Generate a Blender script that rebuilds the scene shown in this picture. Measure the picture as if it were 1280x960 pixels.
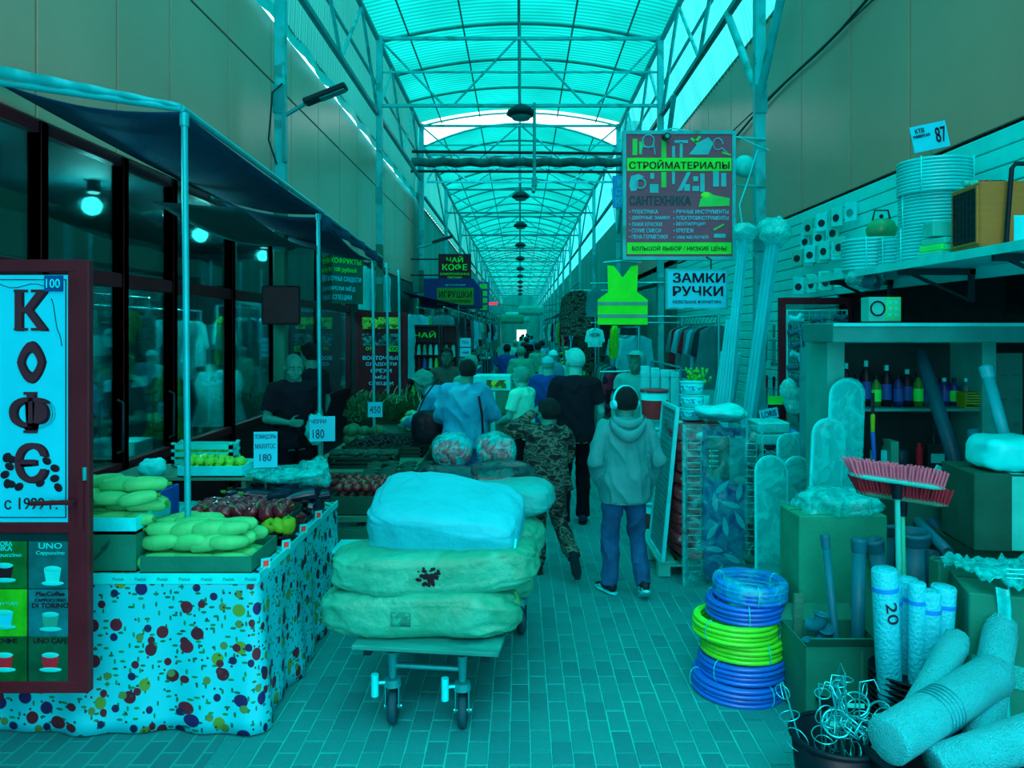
import bpy, bmesh, math, random
from mathutils import Vector, Matrix, Euler, noise
random.seed(7)
SC = bpy.context.scene
for o in list(bpy.data.objects): bpy.data.objects.remove(o)
COL = SC.collection
PI = math.pi
# ---------------------------------------------------------------- camera
CAMZ = 2.0; FPX = 950.0
cd = bpy.data.cameras.new('camera'); cam = bpy.data.objects.new('camera', cd); COL.objects.link(cam)
cam.location = (0, 0, CAMZ); cam.rotation_euler = (PI/2, 0, 0)
cd.shift_x = -10/1280; cd.shift_y = -67/1280; cd.sensor_width = 36; cd.lens = FPX/1280*36; cd.clip_end = 400; cd.clip_start = .05
SC.camera = cam
# ---------------------------------------------------------------- sky and light
W = bpy.data.worlds.new('world'); SC.world = W; W.use_nodes = True
bg = W.node_tree.nodes['Background']; bg.inputs[0].default_value = (0.80, 1.0, 1.10, 1); bg.inputs[1].default_value = 1.55
sd = bpy.data.lights.new('sun', 'SUN'); sun = bpy.data.objects.new('sun', sd); COL.objects.link(sun)
sd.energy = 7.0; sd.angle = math.radians(60); sd.color = (.9, 1, 1.12)
sun.rotation_euler = (math.radians(20), 0, math.radians(-12))
SC.view_settings.view_transform = 'Standard'; SC.view_settings.look = 'None'
SC.view_settings.exposure = 0.58; SC.view_settings.gamma = 1; SC.view_settings.use_curve_mapping = False
# ---------------------------------------------------------------- helpers
V = Vector
def at(px, py, Y):
    "point at depth Y (metres down the aisle) seen at pixel px,py"
    return Vector(((px-650)/FPX*Y, Y, CAMZ-(py-413)/FPX*Y))
def lin(c):
    c = c/255; return c/12.92 if c <= .04045 else ((c+.055)/1.055)**2.4
U = random.uniform
def jit(v, a): return v + U(-a, a)

class G:
    def __init__(s): s.v = []; s.f = []; s.s = []
    def add(s, vs, fs, sm=True):
        b = len(s.v); s.v += [tuple(v) for v in vs]; s.f += [tuple(b+i for i in f) for f in fs]; s.s += [sm]*len(fs); return s
    def box(s, c, d, rot=None, taper=1.0):
        c = Vector(c); R = Euler(rot).to_matrix() if rot else Matrix.Identity(3)
        vs = []
        for z in (-.5, .5):
            t = taper if z > 0 else 1
            for x, y in ((-.5, -.5), (.5, -.5), (.5, .5), (-.5, .5)): vs.append(c + R @ Vector((x*d[0]*t, y*d[1]*t, z*d[2])))
        return s.add(vs, [(3, 2, 1, 0), (4, 5, 6, 7), (0, 1, 5, 4), (1, 2, 6, 5), (2, 3, 7, 6), (3, 0, 4, 7)], False)
    def bx(s, x0, x1, y0, y1, z0, z1): return s.box(((x0+x1)/2, (y0+y1)/2, (z0+z1)/2), (abs(x1-x0), abs(y1-y0), abs(z1-z0)))
    def frame(s, w, h, t, d, c=(0, 0, 0)):
        "rectangular frame in the XZ plane, outer w x h, bar t, depth d"
        x, y, z = c
        s.box((x-w/2+t/2, y, z), (t, d, h)); s.box((x+w/2-t/2, y, z), (t, d, h))
        s.box((x, y, z+h/2-t/2), (w-2*t, d, t)); s.box((x, y, z-h/2+t/2), (w-2*t, d, t)); return s
    def cyl(s, a, b, r, r2=None, n=12, caps=True, sm=True):
        a = Vector(a); b = Vector(b); r2 = r if r2 is None else r2
        t = (b-a).normalized(); u = t.orthogonal().normalized(); w = t.cross(u)
        vs = [c + (u*math.cos(2*PI*i/n) + w*math.sin(2*PI*i/n))*q for c, q in ((a, r), (b, r2)) for i in range(n)]
        s.add(vs, [(i, (i+1) % n, n+(i+1) % n, n+i) for i in range(n)], sm)
        if caps:
            s.add(vs[:n], [tuple(range(n))[::-1]], False); s.add(vs[n:], [tuple(range(n))], False)
        return s
    def tube(s, pts, r, n=6, closed=False):
        pts = [Vector(p) for p in pts]; m = len(pts); rr = r if callable(r) else (lambda k: r)
        rings = []; u = None
        for i, p in enumerate(pts):
            t = (pts[(i+1) % m]-pts[i-1]) if closed else (pts[min(i+1, m-1)]-pts[max(i-1, 0)])
            if t.length < 1e-9: t = Vector((0, 0, 1))
            t.normalize()
            u = t.orthogonal() if u is None else (u - t*u.dot(t))
            if u.length < 1e-6: u = t.orthogonal()
            u.normalize(); w = t.cross(u); q = rr(i/(m-1) if m > 1 else 0)
            rings.append([p + (u*math.cos(2*PI*k/n)+w*math.sin(2*PI*k/n))*q for k in range(n)])
        vs = [v for R in rings for v in R]; fs = []
        for i in range(m if closed else m-1):
            j = (i+1) % m
            for k in range(n): fs.append((i*n+k, i*n+(k+1) % n, j*n+(k+1) % n, j*n+k))
        s.add(vs, fs)
        if not closed:
            s.add(rings[0], [tuple(range(n))[::-1]], False); s.add(rings[-1], [tuple(range(n))], False)
        return s
    def ring(s, c, R, r, n=24, k=6, ax='z', sy=1.0):
        c = Vector(c); pts = []
        for i in range(n):
            a = 2*PI*i/n; x, y = R*math.cos(a), R*math.sin(a)*sy
            pts.append(c+Vector({'z': (x, y, 0), 'y': (x, 0, y), 'x': (0, x, y)}[ax]))
        return s.tube(pts, r, k, True)
    def lathe(s, prof, n=20, c=(0, 0, 0), fn=None):
        c = Vector(c); vs = []; fs = []; m = len(prof)
        for (r, z) in prof:
            for k in range(n):
                a = 2*PI*k/n; q = r*(fn(a, z) if fn else 1); vs.append(c+Vector((q*math.cos(a), q*math.sin(a), z)))
        for i in range(m-1):
            for k in range(n): fs.append((i*n+k, i*n+(k+1) % n, (i+1)*n+(k+1) % n, (i+1)*n+k))
        s.add(vs, fs)
        if prof[0][0] > 1e-4: s.add(vs[:n], [tuple(range(n))[::-1]], False)
        if prof[-1][0] > 1e-4: s.add(vs[-n:], [tuple(range(n))], False)
        return s
    def ell(s, c, r, n=16, m=10, p=1.0, fn=None, rot=None):
        "ellipsoid; p<1 gives a boxier (super) ellipsoid; fn displaces"
        c = Vector(c); R = Euler(rot).to_matrix() if rot else None; vs = []; fs = []
        sg = lambda x: math.copysign(abs(x)**p, x)
        for i in range(m+1):
            th = -PI/2 + PI*i/m; cz, sz = sg(math.cos(th)), sg(math.sin(th))
            for k in range(n):
                a = 2*PI*k/n; v = Vector((r[0]*cz*sg(math.cos(a)), r[1]*cz*sg(math.sin(a)), r[2]*sz))
                if fn: v = fn(v)
                if R: v = R @ v
                vs.append(c+v)
        for i in range(m):
            for k in range(n): fs.append((i*n+k, i*n+(k+1) % n, (i+1)*n+(k+1) % n, (i+1)*n+k))
        return s.add(vs, fs)
    def prism(s, pts, y0, y1, sm=False):
        "outline in XZ, extruded from y0 to y1"
        n = len(pts); vs = [(x, y0, z) for x, z in pts]+[(x, y1, z) for x, z in pts]
        s.add(vs, [(i, (i+1) % n, n+(i+1) % n, n+i) for i in range(n)], sm)
        return s.add(vs, [tuple(range(n))[::-1], tuple(range(n, 2*n))], False)
    def surf(s, fn, nu, nv, th=0.0, sm=True):
        "grid fn(u,v)->xyz; th>0 closes it into a slab along its normal"
        P = [[Vector(fn(i/nu, j/nv)) for j in range(nv+1)] for i in range(nu+1)]
        vs = [p for r in P for p in r]; q = nv+1
        fs = [(i*q+j, (i+1)*q+j, (i+1)*q+j+1, i*q+j+1) for i in range(nu) for j in range(nv)]
        if th:
            b = len(vs); back = []
            for i in range(nu+1):
                for j in range(nv+1):
                    a = P[min(i+1, nu)][j]-P[max(i-1, 0)][j]; c = P[i][min(j+1, nv)]-P[i][max(j-1, 0)]
                    nn = a.cross(c); nn = nn.normalized() if nn.length > 1e-9 else Vector((0, 0, 1)); back.append(P[i][j]-nn*th)
            vs += back
            fs += [(b+i*q+j, b+i*q+j+1, b+(i+1)*q+j+1, b+(i+1)*q+j) for i in range(nu) for j in range(nv)]
            for i in range(nu): fs += [(i*q, b+i*q, b+(i+1)*q, (i+1)*q), (i*q+nv, (i+1)*q+nv, b+(i+1)*q+nv, b+i*q+nv)]
            for j in range(nv): fs += [(j, j+1, b+j+1, b+j), (nu*q+j, b+nu*q+j, b+nu*q+j+1, nu*q+j+1)]
        return s.add(vs, fs, sm)
    def loft(s, st, n=20, sm=True):
        "st: list of (centre, side vector, front vector) elliptical sections"
        vs = []; fs = []; m = len(st)
        for c, a, b in st:
            c, a, b = Vector(c), Vector(a), Vector(b)
            for k in range(n): t = 2*PI*k/n; vs.append(c+a*math.cos(t)+b*math.sin(t))
        for i in range(m-1):
            for k in range(n): fs.append((i*n+k, i*n+(k+1) % n, (i+1)*n+(k+1) % n, (i+1)*n+k))
        s.add(vs, fs, sm); s.add(vs[:n], [tuple(range(n))[::-1]], sm); return s.add(vs[-n:], [tuple(range(n))], sm)
    def caps(s, a, b, r, r2=None, n=12):
        "tapered capsule"
        a = Vector(a); b = Vector(b); r2 = r if r2 is None else r2; t = b-a; L = t.length
        t = t.normalized() if L > 1e-6 else Vector((0, 0, 1)); u = t.orthogonal().normalized(); w = t.cross(u); st = []
        for k in range(5): q = PI/2*k/4; st.append((a-t*r*math.cos(q), u*max(r*math.sin(q), 1e-4), w*max(r*math.sin(q), 1e-4)))
        for k in range(5): q = PI/2*k/4; st.append((b+t*r2*math.sin(q), u*max(r2*math.cos(q), 1e-4), w*max(r2*math.cos(q), 1e-4)))
        return s.loft(st, n)
    def noise(s, amp, sc, off=0.0):
        o = Vector((off, off*1.7, off*.3)); nv = []
        for v in s.v:
            v = Vector(v); nv.append(tuple(v+noise.noise_vector(v*sc+o)*amp))
        s.v = nv; return s
    def xf(s, M): s.v = [tuple(M @ Vector(v)) for v in s.v]; return s
    def data(s, name, mt, bevel=0):
        me = bpy.data.meshes.new(name); me.from_pydata(s.v, [], s.f); me.polygons.foreach_set('use_smooth', s.s); me.update()
        if bevel:
            bm = bmesh.new(); bm.from_mesh(me); bmesh.ops.remove_doubles(bm, verts=bm.verts, dist=1e-5)
            es = [e for e in bm.edges if len(e.link_faces) == 2 and e.calc_face_angle(0) > .9]
            bmesh.ops.bevel(bm, geom=es, offset=bevel, segments=1, profile=.5, affect='EDGES', clamp_overlap=True)
            bm.to_mesh(me); bm.free()
        me.materials.append(mt); return me

def link(name, data, parent=None, loc=None, rot=None):
    o = bpy.data.objects.new(name, data); COL.objects.link(o)
    if parent: o.parent = parent
    if loc is not None: o.location = loc
    if rot is not None: o.rotation_euler = rot
    return o
def tag(o, label=None, cat=None, group=None, kind=None):
    if label: o['label'] = label
    if cat: o['category'] = cat
    if group: o['group'] = group
    if kind: o['kind'] = kind
    return o
def thing(name, label, cat, loc=(0, 0, 0), rz=0, group=None):
    o = link(name, None, None, loc, rz if isinstance(rz, (tuple, Euler)) else (0, 0, rz)); o.empty_display_size = .1
    return tag(o, label, cat, group)
def part(name, g, mt, parent, loc=None, rot=None, bevel=0, label=None, kind=None):
    return tag(link(name, g.data(name, mt, bevel), parent, loc, rot), label, None, None, kind)
def solo(name, g, mt, label, cat, loc=(0, 0, 0), rz=0, group=None, bevel=0, kind=None):
    return tag(link(name, g.data(name, mt, bevel), None, loc, rz if isinstance(rz, (tuple, Euler)) else (0, 0, rz)), label, cat, group, kind)
def struct(name, g, mt, bevel=0):
    return tag(link(name, g.data(name, mt, bevel)), kind='structure')
def dup(o, loc=None, rot=None, label=None, group=None, parent=None, sc=None):
    c = o.copy(); COL.objects.link(c)
    if parent is not None: c.parent = parent
    for ch in list(o.children): dup(ch, parent=c)
    if loc is not None: c.location = loc
    if rot is not None: c.rotation_euler = rot
    if sc: c.scale = (sc,)*3 if isinstance(sc, (int, float)) else sc
    if label: c['label'] = label
    if group: c['group'] = group
    return c
BAKE = []      # objects whose modifiers / text become plain meshes at the end
def remesh(o, vs, smooth=4, fold=None, dec=None):
    m = o.modifiers.new('r', 'REMESH'); m.mode = 'VOXEL'; m.voxel_size = vs; m.use_smooth_shade = True
    if smooth: q = o.modifiers.new('s', 'SMOOTH'); q.factor = .5; q.iterations = smooth
    if dec: q = o.modifiers.new('d', 'DECIMATE'); q.ratio = dec
    BAKE.append((o, 'm', fold)); return o
def text(body, w, h, c, mt, parent, name='lettering', rot=None, bold=.02, flip=False, keep=False):
    "a line of raised print, fitted into w x h metres, centred at c in the parent's XZ plane, facing -Y"
    cu = bpy.data.curves.new(name, 'FONT'); cu.body = body; cu.size = 1; cu.extrude = .02; cu.resolution_u = 3
    o = bpy.data.objects.new(name, cu); COL.objects.link(o); BAKE.append((o, 't', (w, h, Vector(c), mt, parent, rot, flip, keep, bold)))
def bake():
    bpy.context.view_layer.update(); dg = bpy.context.evaluated_depsgraph_get(); jobs = []
    for o, k, x in BAKE:
        jobs.append(bpy.data.meshes.new_from_object(o.evaluated_get(dg), preserve_all_data_layers=False, depsgraph=dg))
    for (o, k, x), me in zip(BAKE, jobs):
        if k == 'm':
            mt = o.data.materials[0]; o.modifiers.clear(); o.data = me; me.materials.clear(); me.materials.append(mt)
            if x:
                n = len(me.vertices); co = [0.]*(3*n); no = [0.]*(3*n); me.vertices.foreach_get('co', co); me.vertices.foreach_get('normal', no)
                for i in range(n):
                    q = x(V((co[3*i], co[3*i+1], co[3*i+2])), V((no[3*i], no[3*i+1], no[3*i+2]))); co[3*i] += q.x; co[3*i+1] += q.y; co[3*i+2] += q.z
                me.vertices.foreach_set('co', co); me.update()
            for p in me.polygons: p.use_smooth = True
            me.name = o.name
        else:
            w, h, c, mt, parent, rot, flip, keep, bold = x; nm = o.name
            bpy.data.objects.remove(o)
            if bold > 0:
                n = len(me.vertices); vv = [tuple(v.co) for v in me.vertices]; ff = [tuple(p.vertices) for p in me.polygons]; V2 = []; F2 = []
                for dx, dy, k in ((-1, -.5, 0), (1, -.5, 1), (-1, .5, 2), (1, .5, 3), (0, 0, 4)):
                    b0 = len(V2); V2 += [(x_+dx*bold*.55, y_+dy*bold*.55, z_+k*.012) for x_, y_, z_ in vv]; F2 += [tuple(i+b0 for i in f) for f in ff]
                me = bpy.data.meshes.new('lettering'); me.from_pydata(V2, [], F2)
            xs = [v.co.x for v in me.vertices]; ys = [v.co.y for v in me.vertices]
            if not xs: continue
            x0, x1, y0, y1 = min(xs), max(xs), min(ys), max(ys); sx = w/(x1-x0); sy = h/max(y1-y0, .01)
            if keep: sx = sy = min(sx, sy)
            R = Euler(rot).to_matrix() if rot else Matrix.Identity(3)
            for v in me.vertices:
                p = Vector(((v.co.x-(x0+x1)/2)*sx*(-1 if flip else 1), -(v.co.z+.02)*.04, (v.co.y-(y0+y1)/2)*sy)); v.co = R @ p + c
            if flip: me.flip_normals()
            me.materials.clear(); me.materials.append(mt); me.name = 'lettering'
            n = bpy.data.objects.new('lettering', me); COL.objects.link(n); n.parent = parent
# ---------------------------------------------------------------- materials
MC = {}; KB = 0.62
def nt(m):
    m.use_nodes = True; t = m.node_tree
    for n in list(t.nodes): t.nodes.remove(n)
    def N(ty, **kw):
        n = t.nodes.new(ty)
        for k, v in kw.items():
            if hasattr(n, k): setattr(n, k, v)
            else: n.inputs[k.replace('_', ' ')].default_value = v
        return n
    return t, N, t.links.new
def rgb(c, k=1.0): return tuple(min(.93, lin(x)*k/KB) for x in c)+(1,)
def mixc(N, L, f, a, b):
    n = N('ShaderNodeMix', data_type='RGBA')
    for s, v in ((6, a), (7, b)):
        if isinstance(v, tuple): n.inputs[s].default_value = v
        else: L(v, n.inputs[s])
    if isinstance(f, float): n.inputs[0].default_value = f
    else: L(f, n.inputs[0])
    return n.outputs[2]
def ramp(N, L, f, stops, const=False):
    r = N('ShaderNodeValToRGB'); cr = r.color_ramp; cr.interpolation = 'CONSTANT' if const else 'LINEAR'
    while len(cr.elements) < len(stops): cr.elements.new(.5)
    for e, (p, c) in zip(cr.elements, stops): e.position = p; e.color = c if isinstance(c, tuple) else (c, c, c, 1)
    L(f, r.inputs[0]); return r.outputs[0]
def mat(name, c, rough=.6, var=.12, sc=5, bump=.12, bs=40, metal=0, spec=.15, stretch=(1, 1, 1), k=1.0, c2=None, w2=.5, sheen=0):
    if name in MC: return MC[name]
    m = bpy.data.materials.new(name); MC[name] = m; t, N, L = nt(m)
    co = N('ShaderNodeTexCoord'); mp = N('ShaderNodeMapping'); mp.inputs['Scale'].default_value = stretch; L(co.outputs['Object'], mp.inputs[0])
    a = N('ShaderNodeTexNoise', Scale=sc, Detail=4.0); L(mp.outputs[0], a.inputs[0])
    base = rgb(c, k); lo = tuple(x*(1-var) for x in base[:3])+(1,); hi = tuple(min(.95, x*(1+var)) for x in base[:3])+(1,)
    f = ramp(N, L, a.outputs[0], [(.35, 0.0), (.65, 1.0)])
    out = mixc(N, L, f, lo, hi)
    if c2 is not None:
        b2 = N('ShaderNodeTexNoise', Scale=sc*.7, Detail=3.0); L(co.outputs['Object'], b2.inputs[0])
        f2 = ramp(N, L, b2.outputs[0], [(w2-.03, 0.0), (w2+.03, 1.0)]); out = mixc(N, L, f2, out, rgb(c2, k))
    p = N('ShaderNodeBsdfPrincipled'); L(out, p.inputs['Base Color']); p.inputs['Roughness'].default_value = rough
    p.inputs['Metallic'].default_value = metal; p.inputs['Specular IOR Level'].default_value = spec
    if bump:
        bn = N('ShaderNodeTexNoise', Scale=bs, Detail=3.0); L(mp.outputs[0], bn.inputs[0])
        bp = N('ShaderNodeBump', Strength=bump*2, Distance=.01); L(bn.outputs[0], bp.inputs['Height']); L(bp.outputs[0], p.inputs['Normal'])
    o = N('ShaderNodeOutputMaterial'); L(p.outputs[0], o.inputs[0]); return m
def film(name, tint, cover=.35, rough=.15, sc=14, hi=(0, 205, 212), bump=.6):
    "clear or milky plastic film / glass: see-through with creased gloss"
    if name in MC: return MC[name]
    m = bpy.data.materials.new(name); MC[name] = m; t, N, L = nt(m)
    co = N('ShaderNodeTexCoord'); a = N('ShaderNodeTexNoise', Scale=sc, Detail=5.0, Distortion=1.5); L(co.outputs['Object'], a.inputs[0])
    tr = N('ShaderNodeBsdfTransparent'); tr.inputs[0].default_value = tuple(tint)+(1,)
    p = N('ShaderNodeBsdfPrincipled'); p.inputs['Base Color'].default_value = rgb(hi); p.inputs['Roughness'].default_value = rough
    if bump:
        bp = N('ShaderNodeBump', Strength=bump, Distance=.02); L(a.outputs[0], bp.inputs['Height']); L(bp.outputs[0], p.inputs['Normal'])
    f = ramp(N, L, a.outputs[0], [(.35, max(0., cover-.2)), (.7, min(1., cover+.25))])
    mx = N('ShaderNodeMixShader'); L(f, mx.inputs[0]); L(tr.outputs[0], mx.inputs[1]); L(p.outputs[0], mx.inputs[2])
    o = N('ShaderNodeOutputMaterial'); L(mx.outputs[0], o.inputs[0]); return m
def glass(name, tint, refl=1.0, rough=.03):
    if name in MC: return MC[name]
    m = bpy.data.materials.new(name); MC[name] = m; t, N, L = nt(m)
    tr = N('ShaderNodeBsdfTransparent'); tr.inputs[0].default_value = tuple(tint)+(1,)
    g = N('ShaderNodeBsdfGlossy'); g.inputs['Roughness'].default_value = rough; g.inputs[0].default_value = (.5*refl, .9*refl, .9*refl, 1)
    fr = N('ShaderNodeLayerWeight'); fr.inputs[0].default_value = .35
    f = ramp(N, L, fr.outputs[0], [(0., .1), (1., .75)])
    mx = N('ShaderNodeMixShader'); L(f, mx.inputs[0]); L(tr.outputs[0], mx.inputs[1]); L(g.outputs[0], mx.inputs[2])
    o = N('ShaderNodeOutputMaterial'); L(mx.outputs[0], o.inputs[0]); return m
def roofmat(name, tr_c, tl_c, mixf, stripe, axis='y', dark=.8):
    m = bpy.data.materials.new(name); MC[name] = m; t, N, L = nt(m)
    co = N('ShaderNodeTexCoord'); w = N('ShaderNodeTexWave', Scale=stripe, Distortion=0.0); w.bands_direction = axis.upper(); L(co.outputs['Object'], w.inputs[0])
    ns = N('ShaderNodeTexNoise', Scale=.7, Detail=5.0); L(co.outputs['Object'], ns.inputs[0])
    f = ramp(N, L, w.outputs[0], [(0., dark), (.5, 1.)]); f2 = ramp(N, L, ns.outputs[0], [(.3, .82), (.7, 1.)])
    mu = N('ShaderNodeMix', data_type='RGBA', blend_type='MULTIPLY'); mu.inputs[0].default_value = 1; L(f, mu.inputs[6]); L(f2, mu.inputs[7])
    def tint(c):
        q = N('ShaderNodeMix', data_type='RGBA', blend_type='MULTIPLY'); q.inputs[0].default_value = 1; L(mu.outputs[2], q.inputs[6]); q.inputs[7].default_value = c+(1,); return q.outputs[2]
    a = N('ShaderNodeBsdfTransparent'); L(tint(tr_c), a.inputs[0]); b = N('ShaderNodeBsdfTranslucent'); L(tint(tl_c), b.inputs[0])
    mx = N('ShaderNodeMixShader'); mx.inputs[0].default_value = mixf; L(a.outputs[0], mx.inputs[1]); L(b.outputs[0], mx.inputs[2])
    o = N('ShaderNodeOutputMaterial'); L(mx.outputs[0], o.inputs[0]); return m
def palette(name, cols, sc=9, rough=.7, stretch=(1, 1, 1), cells=False, bump=.15):
    "blotches of several colours (camouflage, printed cloth, packaging print)"
    if name in MC: return MC[name]
    m = bpy.data.materials.new(name); MC[name] = m; t, N, L = nt(m)
    co = N('ShaderNodeTexCoord'); mp = N('ShaderNodeMapping'); mp.inputs['Scale'].default_value = stretch; L(co.outputs['Object'], mp.inputs[0])
    if cells:
        a = N('ShaderNodeTexVoronoi', Scale=sc); L(mp.outputs[0], a.inputs[0]); sp = N('ShaderNodeSeparateColor'); L(a.outputs['Color'], sp.inputs[0]); src = sp.outputs[0]; lo, hi = 0., 1.
    else:
        a = N('ShaderNodeTexNoise', Scale=sc, Detail=2.0); L(mp.outputs[0], a.inputs[0]); src = a.outputs[0]; lo, hi = .36, .66
    n = len(cols); out = ramp(N, L, src, [(0. if i == 0 else lo+(hi-lo)*i/n, rgb(c)) for i, c in enumerate(cols)], True)
    p = N('ShaderNodeBsdfPrincipled'); L(out, p.inputs['Base Color']); p.inputs['Roughness'].default_value = rough; p.inputs['Specular IOR Level'].default_value = .2
    bn = N('ShaderNodeTexNoise', Scale=30.0, Detail=3.0); L(co.outputs['Object'], bn.inputs[0]); bp = N('ShaderNodeBump', Strength=bump, Distance=.01)
    L(bn.outputs[0], bp.inputs['Height']); L(bp.outputs[0], p.inputs['Normal'])
    o = N('ShaderNodeOutputMaterial'); L(p.outputs[0], o.inputs[0]); return m

m_white = mat('white_paint', (0, 185, 194), .5)
m_white2 = mat('milky_plastic', (0, 192, 204), .35, bump=.05)
m_cream = mat('pale_card', (0, 180, 180), .7)
m_black = mat('black_plastic', (0, 22, 30), .4, bump=.05)
m_ink = mat('dark_ink', (20, 18, 30), .6, bump=0)
m_dark = mat('dark_metal', (0, 38, 44), .45)
m_steel = mat('galvanised_steel', (0, 125, 130), .35, metal=.3)
m_chrome = mat('chrome_wire', (20, 165, 172), .2, metal=.7, bump=0)
m_post = mat('painted_steel_post', (0, 150, 158), .45, c2=(0, 120, 118), w2=.6)
m_truss = mat('painted_truss_steel', (0, 110, 118), .5)
m_maroon = mat('maroon_frame', (58, 22, 32), .4, bump=.05)
m_wood = mat('bare_wood', (30, 110, 95), .7, stretch=(1, 1, 12))
m_carton = mat('corrugated_carton', (0, 98, 82), .75, var=.1)
m_carton2 = mat('dark_carton', (0, 68, 58), .75)
m_blue = mat('blue_plastic', (0, 70, 150), .4)
m_green = mat('bright_green', (0, 180, 60), .5)
m_red = mat('red_plastic', (130, 30, 45), .5)
m_grey = mat('grey_drain_pipe', (0, 88, 105), .4, bump=.04)
m_greyd = mat('dark_drain_pipe', (0, 52, 66), .4, bump=.04)
m_skin = mat('skin', (10, 112, 102), .55, bump=.05)
m_skinl = mat('fair_skin', (20, 150, 140), .55, bump=.05)
m_film = film('clear_film', (.75, .95, .95), .3)
m_filmw = film('milky_film', (.5, .9, .9), .6)
m_filmd = film('shrink_wrap', (.5, .9, .92), .4)
# ================================================================ SETTING
XL, XR = -2.8, 3.0
m_joint = mat('sand_joint', (0, 150, 146), .95)
m_paver = mat('concrete_paver', (0, 112, 114), .85, var=.05, sc=2.5, bump=.35, bs=90)
m_paver2 = mat('concrete_paver_dark', (0, 104, 108), .85, var=.05, sc=2.5, bump=.35, bs=90)
def farfloor():
    m = bpy.data.materials.new('distant_paving'); t, N, L = nt(m)
    co = N('ShaderNodeTexCoord'); mp = N('ShaderNodeMapping'); mp.inputs['Rotation'].default_value = (0, 0, PI/2); L(co.outputs['Object'], mp.inputs[0])
    b = N('ShaderNodeTexBrick', Scale=1.0); b.inputs['Brick Width'].default_value = .2; b.inputs['Row Height'].default_value = .1; b.inputs['Mortar Size'].default_value = .006
    b.inputs['Color1'].default_value = rgb((0, 104, 106)); b.inputs['Color2'].default_value = rgb((0, 92, 96)); b.inputs['Mortar'].default_value = rgb((0, 122, 120)); L(mp.outputs[0], b.inputs[0])
    p = N('ShaderNodeBsdfPrincipled', Roughness=.85); p.inputs['Specular IOR Level'].default_value = .2; L(b.outputs[0], p.inputs['Base Color'])
    o = N('ShaderNodeOutputMaterial'); L(p.outputs[0], o.inputs[0]); return m
floor = struct('floor', G().bx(-9, 9, -12, 150, -.3, -.004), m_joint)
part('far_paving', G().bx(-5.5, 5.5, 12.0, 140, -.003, -.001), farfloor(), floor)
part('side_paving', G().bx(-5.5, -1.45, -3, 12.0, -.003, -.001).bx(2.95, 5.5, -3, 12.0, -.003, -.001).bx(-1.45, 2.95, -3, 2.8, -.003, -.001), farfloor(), floor)
pv = [G().box((0, 0, -.02), (.0945, .1945, .04)).data('paver', m, .003) for m in (m_paver, m_paver2)]
rest = G(); rest2 = G(); npv = 0
for i in range(44):
    x = -1.40+.1*i
    for j in range(47):
        y = 2.8+.2*j+(.1 if i % 2 else 0); dz = U(-.003, .0015); r = random.random()
        if y > 12.05: continue
        if npv < 300 and -1.25 < x < 1.15 and 3.25 < y < 5.75:
            o = link('paver', pv[0 if r < .7 else 1], floor, (x, y, dz), (U(-.008, .008), U(-.008, .008), U(-.008, .008))); npv += 1
        else: (rest if r < .7 else rest2).box((x, y, dz-.01), (.0945, .1945, .02), (U(-.006, .006), U(-.006, .006), U(-.006, .006)))
part('paving', rest, m_paver, floor, kind='stuff'); part('paving', rest2, m_paver2, floor, kind='stuff')

# wall claddings: brown composite panels, one object each
m_panel = mat('brown_cladding_panel', (138, 124, 106), .3, var=.08, sc=.8, bump=.02, spec=.4)
m_back = mat('dark_backing', (0, 20, 22), .9)
def cladding(side, X, joints, z0, z1, z2, out):
    s = 1 if X > 0 else -1
    w = struct('wall_'+side, G().bx(X+s*.03, X+s*.12, joints[0], joints[-1], z0, z2+.02), m_back)
    for a, b in zip(joints, joints[1:]):
        for p, q in ((z0, z1), (z1, z2)):
            part('panel', G().bx(X, X+s*.028, a+.009, b-.009, p+.01, q-.008), m_panel, w, bevel=.004)
    return w
jl = [-3, -1.7, -.4, .9, 2.2, 3.3, 4.4, 5.28, 6.08, 7.31, 8.55, 9.3, 10.55, 11.8, 13.1, 14.4, 15.7, 17, 18.4, 20]
jr = [-3, -1.6, -.3, 1.0, 2.3, 3.6, 4.5, 5.85, 6.9, 8.1, 9.6, 10.8, 12.1, 13.4, 14.7, 16, 17.3, 18.6, 20]
wl = cladding('left', XL, jl, 3.22, 4.81, 5.52, -1)
wr = cladding('right', XR, jr, 3.27, 4.81, 5.80, 1)
# right: horizontal white siding boards
m_board = mat('white_siding_board', (0, 205, 210), .4, var=.05)
for k in range(8):
    part('siding_board', G().bx(XR-.005, XR+.03, 2.2, 14.5, 3.255-.115*(k+1)+.004, 3.255-.115*k-.004), m_board, wr, bevel=.006)
for k in range(20):
    part('siding_board', G().bx(XR-.005, XR+.03, 7.2, 14.5, 2.335-.115*(k+1)+.004, 2.335-.115*k-.004), m_board, wr, bevel=.006)
part('wall_core', G().bx(XR+.03, XR+.16, 7.2, 20, 0, 3.27).bx(XR+.03, XR+.16, 2.2, 7.2, 2.4, 3.27), m_back, wr)
# right shop interior
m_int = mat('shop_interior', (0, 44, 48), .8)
struct('wall_right_shop', G().bx(4.6, 4.7, 2.0, 7.3, 0, 2.6).bx(3.16, 4.6, 7.2, 7.28, 0, 2.6).bx(3.16, 4.6, 2.0, 2.08, 0, 2.6).bx(3.16, 4.7, 2.0, 7.28, 2.6, 2.66), m_int)
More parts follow.
